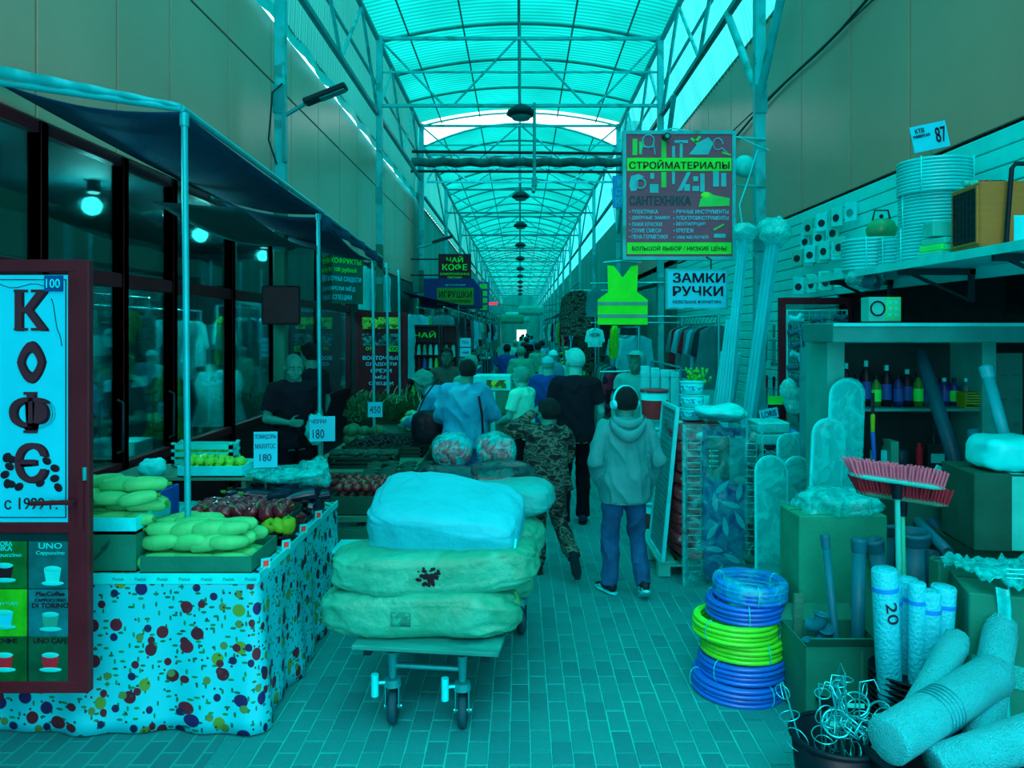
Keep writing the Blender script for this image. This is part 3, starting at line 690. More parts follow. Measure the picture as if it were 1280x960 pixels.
# vendor behind the stall, facing the aisle
vend, hp, s = person('bald vendor in black T-shirt standing behind the vegetables packing a bag', (-2.08, 6.95, .1), math.radians(-145), 1.70,
    dict(up=(0, .25, 1), face=(.1, 1, -.35), head=(.02, .09, 1.62), waist=(0, 0, 1.1), chest=(0, .03, 1.29), shc=(0, .06, 1.42), neck=(0, .07, 1.49), shL=(-.19, .05, 1.41), shR=(.19, .05, 1.41),
         elR=(.25, .03, 1.14), wrR=(.12, .27, 1.12), hdR=(-.6, 1, .0), elL=(-.25, .02, 1.14), wrL=(-.14, .26, 1.1), hdL=(.5, 1, .0)),
    m_skin, m_haird, 'none', 'shirt', m_tee, 'short', .86, m_tr, m_black, fat=1.12, vs=.0075)
solo('plastic_bag', G().ell((0, 0, 0), (.1, .09, .13), 20, 14, fn=lambda v: v*(1+.35*noise.noise(v*22))), m_filmw, 'crumpled clear bag held by the bald vendor', 'bag', (-1.78, 6.66, 1.13))
solo('apron_helper', G().box((0,0,0),(.001,.001,.001)), m_dark, 'x x x x', 'x') if False else None
ven2, hp, s = person('dark haired helper standing behind the bald vendor', (-2.17, 7.9, .1), math.radians(70), 1.76, dict(face=(.2, 1, 0)), m_skin, m_haird, 'short', 'shirt', m_tee, 'short', .9, m_tr, m_black, vs=.014)
# woman bending in pale jacket
w1, hp, s = person('curly haired woman in pale blue jacket bending over the vegetables with a black bag', (-.74, 8.35, 0), math.radians(75), 1.66,
    dict(waist=(0, .05, 1.1), chest=(0, .14, 1.26), shc=(0, .22, 1.36), neck=(0, .28, 1.42), head=(0, .37, 1.5), up=(0, .55, .85), face=(0, .85, -.55), shL=(-.18, .2, 1.34), shR=(.18, .2, 1.34),
         elR=(.2, .3, 1.08), wrR=(.14, .5, .98), hdR=(0, 1, -.4), elL=(-.2, .32, 1.1), wrL=(-.14, .52, 1.02), hdL=(0, 1, -.4)),
    m_skin, m_hairl, 'curly', 'jacket', m_denim, 'long', .8, m_tr, m_black, fat=1.2, vs=.01, foldA=.022)
# man with dark hair, denim shirt
p2, hp, s = person('dark haired person in pale denim shirt with a strap over the shoulder seen from behind', (-.56, 7.75, 0), math.radians(8), 1.7,
    dict(elL=(-.27, .06, 1.17), wrL=(-.2, .28, 1.1), elR=(.3, .02, 1.16), wrR=(.22, .26, 1.08), hdL=(.2, 1, 0), hdR=(-.2, 1, 0), head=(.03, .04, 1.63)),
    m_skin, m_haird, 'short', 'shirt', m_denim, 'long', .84, m_jeans, m_black, fat=1.25, vs=.01, foldA=.024)
part('shoulder_strap', G().tube([(.13*s, -.16, 1.38*s), (.16*s, -.19, 1.2*s), (.17*s, -.18, 1.0*s)], .012, 6), m_black, p2)
p3, hp, s = person('dark bearded man in brown shirt facing down the aisle beside the tea stand', (-1.0, 10.4, 0), math.radians(178), 1.75, None, mat('dark_skin', (10, 72, 66), .6), m_haird, 'short', 'shirt', mat('brown_shirt', (25, 62, 58), .85), 'short', .86, m_tr, m_black, fat=1.1, vs=.013)
p4, hp, s = person('light haired woman in pale green top standing at the carton stack', (.02, 8.6, 0), math.radians(60), 1.58, dict(elL=(-.24, .05, 1.15), wrL=(-.18, .25, 1.05), hdL=(0, 1, 0), elR=(.25, .05, 1.17), wrR=(.2, .3, 1.15), hdR=(0, 1, .2)), m_skinl, m_hairl, 'bob', 'shirt', mat('pale_green_top', (40, 205, 175), .8), 'short', .86, m_tr, m_black, fat=1.15, vs=.011)
p5, hp, s = person('person in navy shirt and pale cap walking ahead of the man in black', (.36, 9.8, 0), math.radians(5), 1.66, None, m_skinl, mat('pale_blue_cap', (10, 150, 165), .8), 'cap', 'shirt', m_navy, 'short', .86, m_tr, m_black, fat=1.25, vs=.013)
p6, hp, s = person('woman in light green cardigan and dark trousers walking away in the distance', (.02, 15.5, 0), 0, 1.66, None, m_skinl, m_hairl, 'bob', 'cardigan', m_teal, 'long', .76, m_tr, m_black, fat=1.25, vs=.016)
p7, hp, s = person('person in white cap with a grey backpack walking in the distance', (.56, 12.8, 0), 0, 1.66, None, m_skinl, m_white2, 'cap', 'shirt', m_pale, 'short', .86, m_jeans, m_black, fat=1.15, vs=.016)
part('backpack', G().ell((0, -.22, 1.25), (.17, .1, .22), 20, 14, .6), mat('grey_backpack', (10, 105, 125), .7), p7)
p8, hp, s = person('woman in pale hooded coat standing by the clothes rail behind the boy', (1.42, 9.3, 0), math.radians(170), 1.72, dict(face=(.5, 1, 0)), m_skin, mat('pale_coat', (20, 150, 150), .8), 'hood', 'coat', mat('pale_coat', (20, 150, 150), .8), 'long', .72, m_tr, m_black, fat=1.2, vs=.013, hood=True)
p9, hp, s = person('grey haired person half hidden behind the denim shirt', (-.62, 9.7, 0), math.radians(10), 1.68, None, m_skin, m_hairl, 'short', 'shirt', m_teal, 'short', .86, m_tr, m_black, vs=.016)
fars = [(-.3, 17.5, 'dark jacket', m_navy, m_haird), (.1, 20.5, 'black coat', m_tee, m_haird), (.45, 19, 'teal shirt', m_teal, m_haird), (-.15, 25, 'pale shirt', m_pale, m_hairl), (.7, 24, 'blue shirt', m_denim, m_haird), (.3, 31, 'dark shirt', m_tr, m_haird)]
for i, (x, y, l, m, hm) in enumerate(fars):
    person('distant shopper in '+l+' far up the aisle', (x, y, 0), U(-.3, .3), 1.68, None, m_skin, hm, 'short', 'shirt', m, 'short', .85, m_tr, m_black, vs=.02, fat=1.15)
bag = thing('handbag', 'black handbag hanging at the curly haired woman in the pale jacket', 'bag', (-.98, 8.05, .98))
part('bag_body', G().ell((0, 0, 0), (.17, .08, .17), 20, 14, .6, fn=lambda v: v*(1+.15*noise.noise(v*12))), mat('black_leather', (4, 22, 30), .35, bump=.5, bs=12), bag)
part('bag_strap', G().tube([(-.12, 0, .1), (-.03, .02, .32), (.1, .1, .5), (.16, .2, .42), (.14, .04, .1)], .01, 6), m_black, bag)
# ================================================================ LEFT: SHOP, STALLS, AWNING
m_door = m_maroon
m_cyanp = mat('sign_white_face', (0, 175, 202), .45, var=.03, bump=0)
m_brown = mat('brown_print', (48, 30, 42), .6, bump=0)
m_navyp = mat('navy_print', (0, 60, 120), .5, bump=0)
m_lime = mat('lime_print', (0, 190, 70), .5, bump=0)
# ---- open coffee door, leaf facing the camera
D = thing('coffee_sign_door', 'open maroon door leaf with the tall white coffee sign and drink posters', 'door', (-2.46, 3.58, .30))
W_, H_ = .88, 2.03
part('door_frame', G().frame(W_, H_, .055, .045, (0, 0, H_/2)).box((0, 0, .775), (W_-.11, .045, .05)).box((W_/2-.075, 0, H_/2), (.05, .04, H_-.1)), m_door, D, bevel=.004)
part('sign_face', G().box((-.02, -.005, 1.38), (W_-.15, .012, 1.16)), m_cyanp, D)
part('sign_border', G().frame(W_-.18, 1.12, .004, .003, (-.02, -.0125, 1.38)), m_ink, D)
part('lower_panel', G().box((0, 0, .415), (W_-.12, .012, .72)), mat('dark_glass_panel', (0, 45, 48), .2), D)
part('number_plate', G().box((.275, -.018, 1.92), (.085, .008, .075)), m_navyp, D)
text('100', .066, .042, (.275, -.023, 1.92), m_white2, D)
cx = .165
for ch, z in (('К', 1.795), ('О', 1.55), ('Ф', 1.315), ('Є', 1.08)):
    w = .155 if ch != 'Ф' else .21
    if ch == 'О':
        P = [(cx+.062*math.cos(a)*(abs(math.cos(a))**.4 if True else 1), z+.1*math.sin(a)) for a in [2*PI*i/28 for i in range(28)]]
        def diamond(r): return [(cx+.066*r*math.cos(a)*(1-.28*abs(math.sin(a))), z+.1*r*math.sin(a)) for a in [2*PI*i/28 for i in range(28)]]
        def ringpl(r0, r1, dx, y, m):
            A, B = diamond(r1), diamond(r0); g = G(); n = 28; vs = [(x+dx, y, q) for x, q in A]+[(x+dx, y, q) for x, q in B]
            vs += [(a, b-.003, c) for a, b, c in vs]; g.add(vs, [(56+i, 56+(i+1) % n, 56+n+(i+1) % n, 56+n+i) for i in range(n)]+[(i, (i+1) % n, 56+(i+1) % n, 56+i) for i in range(n)], False); part('lettering', g, m, D)
        ringpl(.45, 1.0, .008, -.0115, m_ink); ringpl(.5, .97, 0, -.0145, m_brown)
    else:
        text(ch, w, .19, (cx+.01, -.0115, z-.004), m_ink, D, bold=.045); text(ch, w*.97, .185, (cx, -.0145, z), m_brown, D, bold=.04)
        for dx in (-.045, .035) if ch == 'К' else ((0,) if ch == 'Ф' else ()):
            for dz in (-.09, .09): part('lettering', G().box((cx+dx, -.017, z+dz), (.065, .003, .013)), m_brown, D)
text('уже с 1999 г.', .40, .07, (.09, -.0125, .88), m_ink, D, bold=.005)
g = G(); random.seed(3)
for i in range(60):
    x = U(-.33, .30); z = U(.94, 1.2)
    if z > 1.20-.3*max(0, x+.05) or abs(x-.16) < .07 and z > 1.0: continue
    g.ell((x, -.0145, z), (.018, .003, .023), 10, 6, rot=(0, U(0, 3), 0)); 
part('bean_print', g, m_ink, D, kind=None)
for (x0, x1, z0, z1, dz) in ((-.1, .23, 1.93, 1.9, .02), (.26, .31, 1.85, 1.62, 0)):
    part('flourish', G().tube([(x0+(x1-x0)*u/10, -.0125, z0+(z1-z0)*u/10+.015*math.sin(u*.9)) for u in range(11)], .002, 4), m_ink, D)
hd = part('door_handle', G().cyl((.345, -.07, .905), (.20, -.07, .900), .011, n=10).cyl((.385, -.03, .905), (.385, -.07, .905), .012).cyl((.385, -.07, .905), (.34, -.07, .905), .012), m_maroon, D)
part('lock_plate', G().box((.405, -.026, .89), (.03, .01, .24)), m_maroon, hd)
part('hinge', G().cyl((.425, -.028, 1.0), (.425, -.028, 1.06), .01), m_steel, D)
# drink posters on the lower half
PW, PH = .205, .22
def poster(i, jx, c, lines, pic):
    x = .258-.215*jx; z = (.60, .375, .155)[i]
    mp_ = mat('poster_%d_%d' % (i, jx), c, .4, var=.25, sc=12, bump=0)
    p = part('poster', G().box((x, -.012, z), (PW, .006, PH)), mp_, D)
    for (s_, w, h, dz, m) in lines: text(s_, w*1.22, h*1.15, (x, -.0155, z+dz), m, D)
    px, pz, pc = pic
    part('cup_print', G().prism([(x+px-.04, z+pz+.03), (x+px-.03, z+pz-.03), (x+px+.03, z+pz-.03), (x+px+.04, z+pz+.03)], -.018, -.0155), pc, p)
    part('froth_print', G().ell((x+px, -.017, z+pz+.032), (.042, .003, .014), 14, 6), m_cream, p)
    part('saucer_print', G().ell((x+px, -.017, z+pz-.036), (.055, .003, .012), 14, 6), m_cream, p)
poster(0, 0, (0, 80, 85), [('UNO', .09, .024, .09, m_cream), ('Cappuccino', .11, .02, .055, m_cream)], (.01, -.05, m_cream))
poster(0, 1, (0, 88, 40), [('TORA', .06, .02, .1, m_cream), ('BIKA', .06, .02, .078, m_cream), ('Cappuccino', .13, .022, .045, m_cream)], (0, -.035, m_ink))
poster(1, 0, (0, 95, 105), [('MacCoffee', .11, .018, .09, m_ink), ('CAPPUCCINO', .12, .012, .06, m_ink), ('DI TORINO', .14, .02, .035, m_ink)], (0, -.04, m_teal))
poster(1, 1, (20, 150, 25), [('ДЯН ЧАЙ', .1, .018, .045, m_cream)], (.0, -.03, m_cyanp))
poster(2, 0, (0, 70, 50), [('UNO CAFE', .13, .022, .09, m_ink)], (0, -.01, m_red))
poster(2, 1, (0, 72, 35), [('КОФЕ', .1, .02, .09, m_ink)], (0, -.01, m_red))

# ---- awning over the stalls
def aw(u, v, y0, y1, sag=.05):
    y = y0+(y1-y0)*u; x = -1.78+(XL+.06+1.78)*v; z = 3.15-.035*(y-4)+(3.30-3.15)*v - sag*math.sin(PI*v)*(1)-sag*.7*math.sin(PI*u)*.5
    return x, y, z
m_awn = mat('dark_blue_awning_cloth', (0, 52, 78), .8, var=.15, sc=3, bump=.3)
m_pipe = mat('pale_awning_pipe', (0, 150, 160), .35, bump=0, metal=.3)
A = thing('stall_awning', 'dark blue cloth awning on thin poles over the vegetable stall', 'awning', (0, 0, 0))
part('awning_cloth', G().surf(lambda u, v: aw(u, v, 4.0, 6.85), 24, 10, .006), m_awn, A)
part('awning_cloth', G().surf(lambda u, v: (lambda p: (p[0], p[1], p[2]-.12*math.sin(PI*u)*(1-v)-.02))(aw(u, v, 6.9, 9.9)), 24, 10, .006), m_awn, A)
part('front_pipe', G().cyl((-1.78, 4.0, 3.17), (-1.78, 6.85, 3.065), .018, n=10).cyl((-1.78, 6.85, 3.06), (-1.8, 9.9, 2.95), .016), m_pipe, A)
part('cross_pipe', G().cyl((-1.78, 4.0, 3.165), (-2.78, 4.0, 3.31), .018, n=10), m_pipe, A); part('cross_pipe', G().cyl((-1.78, 6.85, 3.06), (-2.78, 6.85, 3.2), .018), m_pipe, A)
part('awning_lip', G().surf(lambda u, v: (-1.78-1.0*u, 3.99-.01*math.sin(u*30), 3.17+.16*u+.05*v*(.4+u)), 20, 1, .004), m_pipe, A)
part('awning_skirt', G().surf(lambda u, v: (-1.79+.02*math.sin(u*25), 6.85+3.05*u, 3.06-.11*u-.16*v*(1-.4*math.sin(PI*u))), 30, 2, .004), m_awn, A)
pl = [(-1.755, 4.02, .80, 3.15), (-1.785, 6.8, .0, 3.06), (-1.80, 9.4, 0, 2.97), (-1.8, 10.4, 0, 2.93), (-1.78, 11.3, 0, 2.9)]
for i, (x, y, z0, z1) in enumerate(pl):
    part('awning_pole', G().cyl((x, y, z0), (x-.02, y, z1), .017, n=10), m_pipe, A)
    part('pole_joint', G().cyl((x-.02, y, z1-.07), (x-.02, y, z1-.0), .024, n=10), m_pipe, A)
# second, lower inner sheet
solo('inner_awning', G().surf(lambda u, v: (-2.05-.65*v, 5.6+2.4*u, 2.90-.08*math.sin(PI*u)-.05*u+.05*v), 16, 6, .005), mat('dark_green_sheet', (0, 62, 66), .7), 'smaller dark sheet hung under the awning before the shop glass', 'awning')
# hanging screen
t = thing('speaker_screen', 'black square screen hanging on the green post over the vendor', 'screen', (-2.5, 8.0, 2.08), math.radians(12))
part('screen_body', G().box((0, -.12, .18), (.38, .12, .40)), m_black, t, bevel=.012); part('screen_face', G().box((0, -.185, .18), (.33, .01, .34)), m_black, t); part('mount', G().box((0, -.03, .18), (.06, .08, .06)), m_dark, t)

# ---- stall with fruit-print cloth
X0, X1, Y0, Y1, ZT = -2.75, -1.32, 3.81, 5.42, .775
T = thing('market_table', 'long wooden stall table hidden under the fruit printed cloth', 'table', (0, 0, 0))
part('table_top', G().bx(X0, X1-.02, Y0+.02, Y1-.02, ZT-.04, ZT-.006), m_wood, T)
for x in (X0+.06, X1-.08):
    for y in (Y0+.08, Y1-.08): part('leg', G().bx(x-.03, x+.03, y-.03, y+.03, 0, ZT-.04), m_wood, T)
def fruitcloth():
    m = bpy.data.materials.new('fruit_print_cloth'); t, N, L = nt(m)
    co = N('ShaderNodeTexCoord'); sx = N('ShaderNodeSeparateXYZ'); L(co.outputs['Object'], sx.inputs[0])
    ad = N('ShaderNodeMath', operation='ADD'); L(sx.outputs[0], ad.inputs[0]); L(sx.outputs[1], ad.inputs[1])
    cb = N('ShaderNodeCombineXYZ'); L(ad.outputs[0], cb.inputs[0]); L(sx.outputs[2], cb.inputs[1])
    out = rgb((0, 172, 188)); X_ = None
    for sc, off, r, cols, st in ((13, 5.0, .17, [(0, 110, 60), X_, (0, 90, 60), X_], (1, 2.3, 1)), (12, 2.3, .14, [(0, 110, 60), X_, (0, 90, 60), X_], (2.3, 1, 1)), (8.5, 0., .25, [(62, 28, 42), (18, 30, 80), (55, 125, 50), X_, (50, 25, 38), X_], (1, 1, 1)), (12, 9., .22, [X_, (15, 30, 70), X_, (55, 28, 42), X_, (50, 110, 60)], (1, 1, 1)), (34, 3., .2, [X_, X_, X_, X_, X_, X_, X_, (25, 55, 60)], (1, 1, 1))):
        mp = N('ShaderNodeMapping'); mp.inputs['Location'].default_value = (off, off, 0); mp.inputs['Scale'].default_value = st; mp.inputs['Rotation'].default_value = (0, 0, .7 if st[0] != st[1] else 0); L(cb.outputs[0], mp.inputs[0])
        v = N('ShaderNodeTexVoronoi', Scale=float(sc), Randomness=.7); v.voronoi_dimensions = '2D'; L(mp.outputs[0], v.inputs[0])
        sp = N('ShaderNodeSeparateColor'); L(v.outputs['Color'], sp.inputs[0]); n = len(cols)
        c = ramp(N, L, sp.outputs[0], [(i/n, rgb(q or (0, 0, 0))) for i, q in enumerate(cols)], True)
        mk = ramp(N, L, sp.outputs[0], [(i/n, 1. if q else 0.) for i, q in enumerate(cols)], True)
        f = ramp(N, L, v.outputs['Distance'], [(r, 1.), (r+.03, 0.)])
        mu = N('ShaderNodeMath', operation='MULTIPLY'); L(f, mu.inputs[0]); L(mk, mu.inputs[1]); out = mixc(N, L, mu.outputs[0], out, c)
    p = N('ShaderNodeBsdfPrincipled', Roughness=.45); p.inputs['Specular IOR Level'].default_value = .25; L(out, p.inputs['Base Color'])
    o = N('ShaderNodeOutputMaterial'); L(p.outputs[0], o.inputs[0]); return m
m_fc = fruitcloth()
C = thing('tablecloth', 'white oilcloth printed with fruit and berries covering the front stall', 'tablecloth', (0, 0, 0))
def perim(u, v):
    La = X1+3.05; Lb = Y1-Y0; rc = .03; d_ = u*(La+Lb); w_ = (.03+.022*math.sin(d_*8.5)+.014*math.sin(d_*22+1))*v**1.3+.012; z = ZT-.768*v
    if d_ < La-rc: return -3.05+d_, Y0-w_, z
    if d_ < La+rc:
        a = (d_-La+rc)/(2*rc)*PI/2; return X1-rc+math.sin(a)*(rc+w_), Y0+rc-math.cos(a)*(rc+w_), z
    return X1+w_, Y0+(d_-La), z
part('cloth_skirt', G().surf(perim, 170, 12, .004), m_fc, C)
part('cloth_top', G().bx(-2.75, X1, Y0, Y1, ZT-.004, ZT+.002), m_fc, C)
part('rim_strip', G().bx(-3.05, X1+.014, Y0-.024, Y0-.012, ZT-.038, ZT+.012).bx(X1+.012, X1+.022, Y0-.02, Y1, ZT-.03, ZT+.012), m_white2, C)
for i in range(7): text('Fielab', .055, .014, (-2.0+.11*i, Y0-.025, ZT-.014), m_steel, C, bold=0)

# ---- crates
def crate(name, label, cat, loc, w, d, h, m, rz=0, slats=False, group=None, tilt=0):
    t = thing(name, label, cat, loc, (tilt, 0, rz), group); th = .008 if not slats else .01
    part('base', G().box((0, 0, th/2), (w, d, th)), m, t)
    if slats:
        for q in range(3):
            z = h*(.18+.32*q)
            for sy in (-1, 1): part('slat', G().box((0, sy*(d/2-th/2), z), (w, th, h*.2)), m, t)
            for sx in (-1, 1): part('slat', G().box((sx*(w/2-th/2), 0, z), (th, d-2*th, h*.2)), m, t)
        for sx in (-1, 1):
            for sy in (-1, 1): part('corner_post', G().box((sx*(w/2-.012), sy*(d/2-.012), h/2), (.024, .024, h)), m, t)
    else:
        for sy in (-1, 1): part('side', G().box((0, sy*(d/2-th/2), h/2), (w, th, h)), m, t)
        for sx in (-1, 1): part('side', G().box((sx*(w/2-th/2), 0, h/2), (th, d-2*th, h)), m, t)
    return t
def blobs(fn, n=14, m=10): return fn
def zucchini(L, r, bend):
    return G().tube([((i/12-.5)*L, bend*math.cos((i/12-.5)*PI), 0) for i in range(13)], lambda u: r*(.35+.75*math.sin(PI*(.12+.8*u))**.6) if 0 < u < 1 else r*.35, 12)
m_zuc = mat('pale_green_squash', (45, 160, 100), .35, var=.15, sc=12, bump=.03)
m_stem = mat('green_stem', (30, 120, 40), .7)
def veg(label, cat, g, mt, group, name, stem=None):
    t = solo(name, g, mt, label, cat, (0, 0, -50), 0, group)
    if stem: part('stem', stem, m_stem, t)
    return t
def scatter(src, spots, first=[None]):
    for i, (p, r) in enumerate(spots):
        if i == 0: src.location = p; src.rotation_euler = r; o = src
        else: o = dup(src, p, r)
        k = U(.9, 1.1); o.scale = (k, k, k)
zz = ZT+.002
crate('banana_carton', 'brown banana carton with a printed bunch at the stall corner beside the coffee door', 'carton', (-2.19, 4.02, zz), .50, .36, .19, m_carton)
t = [o for o in COL.objects if o.name.startswith('banana_carton')][0]
for k in range(4): part('banana_print', G().tube([(.02+.012*k+.06*math.sin(a), -.182, .06+.02*k*.6+.075*(1-math.cos(a))) for a in [q/6*1.5 for q in range(7)]], .003, 4), m_carton2, t)
crate('white_tray', 'white carton tray of pale squash on top of the banana carton', 'tray', (-2.2, 4.03, zz+.2), .52, .38, .075, m_white)
z1 = veg('pale green squash in the white tray beside the coffee door', 'squash', zucchini(.2, .036, .012), m_zuc, 'squash in the white tray', 'squash', G().cyl((.095, 0, 0), (.118, 0, 0), .012, .009, 8))
scatter(z1, [((-2.36+.13*(i % 4), 3.92+.08*((i//4) % 3), zz+.245+.055*(i//6)), (U(-.2, .2), U(-.15, .15), U(-.5, .5)+(0 if i % 2 else .3))) for i in range(22)])
t = crate('blue_crate', 'blue plastic crate behind the white tray of squash', 'crate', (-2.2, 4.42, zz), .3, .3, .3, m_blue)
crate('squash_carton', 'low brown carton of pale squash at the front corner of the stall', 'carton', (-1.63, 4.02, zz), .56, .40, .085, m_carton)
z2 = veg('pale green squash in the front carton of the stall', 'squash', zucchini(.21, .038, -.012), m_zuc, 'squash in the front carton', 'squash', G().cyl((-.1, 0, 0), (-.125, 0, 0), .012, .009, 8))
sp = []
for i in range(34):
    lay = i//12; sp.append(((-1.83+.115*(i % 4)+U(-.02, .02), 3.89+.09*((i//4) % 3)+lay*.02, zz+.045+.062*lay+(.03 if lay else 0)), (U(-.15, .15), U(-.15, .15), U(-.45, .45))))
scatter(z2, [q for q in sp if abs(q[0][0]+1.765) > .035 or abs(q[0][1]-4.02) > .1])
m_gcr = mat('black_plastic_crate', (5, 45, 40), .5)
crate('slatted_crate', 'dark slatted plastic crate of red peppers on the stall', 'crate', (-1.62, 4.52, zz), .54, .42, .14, m_gcr, slats=True)
crate('slatted_crate', 'dark slatted plastic crate of eggplants on the stall', 'crate', (-1.62, 5.02, zz), .54, .46, .15, m_gcr, slats=True)
def pepper():
    return G().lathe([(0.001, -.05), (.024, -.05), (.036, -.03), (.04, .0), (.036, .032), (.02, .042), (.001, .034)], 18, fn=lambda a, z: 1+.12*math.cos(3*a))
m_pep = mat('dark_red_pepper', (72, 22, 36), .22, var=.2, bump=0, spec=.6); m_egg = mat('eggplant_skin', (12, 24, 46), .15, bump=0, spec=.7)
pp = veg('dark red bell pepper in the crate behind the front squash carton', 'pepper', pepper(), m_pep, 'red peppers on the stall', 'bell_pepper', G().tube([(0, 0, .034), (.004, 0, .05), (.012, 0, .062)], .006, 6))
scatter(pp, [((-1.85+.078*(i % 7)+U(-.01, .01), 4.36+.08*((i//7) % 5), zz+.07+.06*(i//35)+.05*(1 if i >= 35 else 0)), (U(-1.5, 1.5), U(-1.5, 1.5), U(0, 6))) for i in range(60)])
eg = veg('dark eggplant in the crate at the back of the stall', 'eggplant', G().tube([((i/12-.5)*.2, .015*math.cos((i/12-.5)*PI), 0) for i in range(13)], lambda u: .036*(.3+.8*math.sin(PI*(.05+.62*u))**.8) if u > 0 else .01, 12), m_egg, 'eggplants on the stall', 'eggplant', G().cyl((-.1, 0, 0), (-.13, .005, 0), .014, .008, 8))
scatter(eg, [((-1.8+.13*(i % 4)+U(-.03, .03), 4.85+.085*((i//4) % 5), zz+.09+.07*(i//20)), (U(-.3, .3), U(-.3, .3), U(-.8, .8))) for i in range(34)])
def crump(r, k=.35, f=9, seed=0): return G().ell((0, 0, 0), r, 34, 22, fn=lambda v: v*(1+k*noise.noise(v*f+V((seed, 0, 0)))+.12*noise.noise(v*f*4)))
solo('plastic_bag', crump((.27, .16, .05), .4, 8), m_filmd, 'crumpled clear plastic sheet lying over the eggplants', 'bag', (-1.6, 5.05, zz+.27))
solo('plastic_bag', crump((.12, .12, .1), .5, 12, 3), m_filmd, 'crumpled clear bag at the back right corner of the cloth stall', 'bag', (-1.42, 5.25, zz+.24))
solo('plastic_bag', crump((.16, .1, .06), .5, 12, 5), m_filmd, 'clear bag behind the red peppers near the shop glass', 'bag', (-2.1, 4.75, zz+.08))
# yellow peppers peeking
yp = veg('small yellow green pepper between squash and red peppers', 'pepper', pepper(), mat('yellow_pepper', (60, 135, 30), .3), 'yellow peppers on the stall', 'bell_pepper', G().cyl((0, 0, .034), (0, 0, .055), .006))
scatter(yp, [((-1.42+.05*i, 4.28+.02*i, zz+.12), (U(-1, 1), U(-1, 1), 0)) for i in range(3)]+[((-1.72, 4.26, zz+.14), (1, .4, 0)), ((-2.0, 4.35, zz+.05), (1, .4, 0))])
# red price tabs on the edge
for i in range(4):
    y = 3.9+.34*i; t = thing('price_tag', ['nearest', 'second', 'third', 'farthest'][i]+' small price tag clipped to the stall rim', 'tag', (X1+.015, y, ZT+.03), math.radians(40), 'tags on the stall rim')
    part('tag_card', G().box((0, 0, 0), (.05, .003, .055)), m_white, t); part('tag_mark', G().box((0, -.003, 0), (.028, .002, .03)), mat('orange_red_print', (190, 60, 50), .5, bump=0), t)
# raised back shelf with trays of green apples
t = thing('raised_shelf', 'dark wooden shelf behind the stall holding trays of green apples', 'shelf', (-2.2, 5.15, zz))
part('shelf_board', G().box((0, 0, .265), (.95, .5, .02)), m_wood, t)
for x in (-.4, .4): part('shelf_leg', G().box((x, 0, .13), (.03, .4, .255)), m_wood, t)
crate('white_tray', 'white carton tray of green apples on the raised shelf', 'tray', (-2.0, 5.05, zz+.277), .42, .3, .07, m_white)
crate('fruit_crate', 'open white slatted crate of green fruit tilted on the raised shelf', 'crate', (-2.2, 5.33, zz+.285), .42, .16, .16, m_cream, slats=True)
ap = veg('green apple in the white tray on the raised shelf', 'apple', G().lathe([(.001, -.026), (.02, -.03), (.034, -.012), (.035, .01), (.022, .028), (.008, .024), (.001, .02)], 16), mat('green_apple', (60, 170, 60), .3, bump=0), 'green apples on the raised shelf', 'apple', G().cyl((0, 0, .02), (.003, 0, .04), .003, n=5))
scatter(ap, [((-2.16+.066*(i % 6), 4.95+.07*((i//6) % 3)+.02*(i//18), zz+.32+.05*(i//18)), (U(-.5, .5), U(-.5, .5), 0)) for i in range(28)])
lm = veg('green lime in the slatted crate on the raised shelf', 'lime', G().ell((0, 0, 0), (.034, .026, .026), 12, 8), mat('lime_fruit', (50, 150, 50), .4), 'limes in the slatted crate', 'lime')
scatter(lm, [((-2.36+.064*(i % 6), 5.3+.055*((i//6) % 2), zz+.33+.05*(i//12)), (0, 0, U(0, 3))) for i in range(24)])
solo('plastic_bag', crump((.09, .06, .06), .4, 12, 8), m_white2, 'white crumpled bag beside the apple tray', 'bag', (-2.42, 5.0, zz+.33))
# price cards
def card(label, px, py, Y, w, h, lines, rz=0, pole=0, tilt=0):
    p = at(px, py, Y); t = thing('price_card', label, 'sign', p, (tilt, 0, rz))
    part('card', G().box((0, 0, 0), (w, .004, h)), m_cyanp, t)
    for s_, ww, hh, x, z in lines: text(s_, ww*w, hh*h, (x*w, -.0035, z*h), m_ink, t, bold=.0)
    if pole: part('card_stick', G().cyl((0, .006, -h/2-pole), (0, .006, h/2), .005, n=6), m_wood, t)
    return t
card('tilted white price card reading tomatoes beside the green apples', 332, 562, 5.0, .15, .235, [('ПОМИДОРЫ', .9, .14, 0, .36), ('МАХИТОС', .85, .14, 0, .1), ('180', .5, .2, 0, -.22)], math.radians(8), .22)
card('white price card reading 180 in front of the bald vendor', 403, 536, 6.1, .2, .2, [('ЧЕРРИ', .6, .16, -.15, .3), ('180', .45, .36, -.15, -.2)], math.radians(6), .35)
card('small white price card reading 450 over the cabbages', 469, 512, 8.6, .165, .17, [('450', .75, .45, 0, 0)], 0, .4)

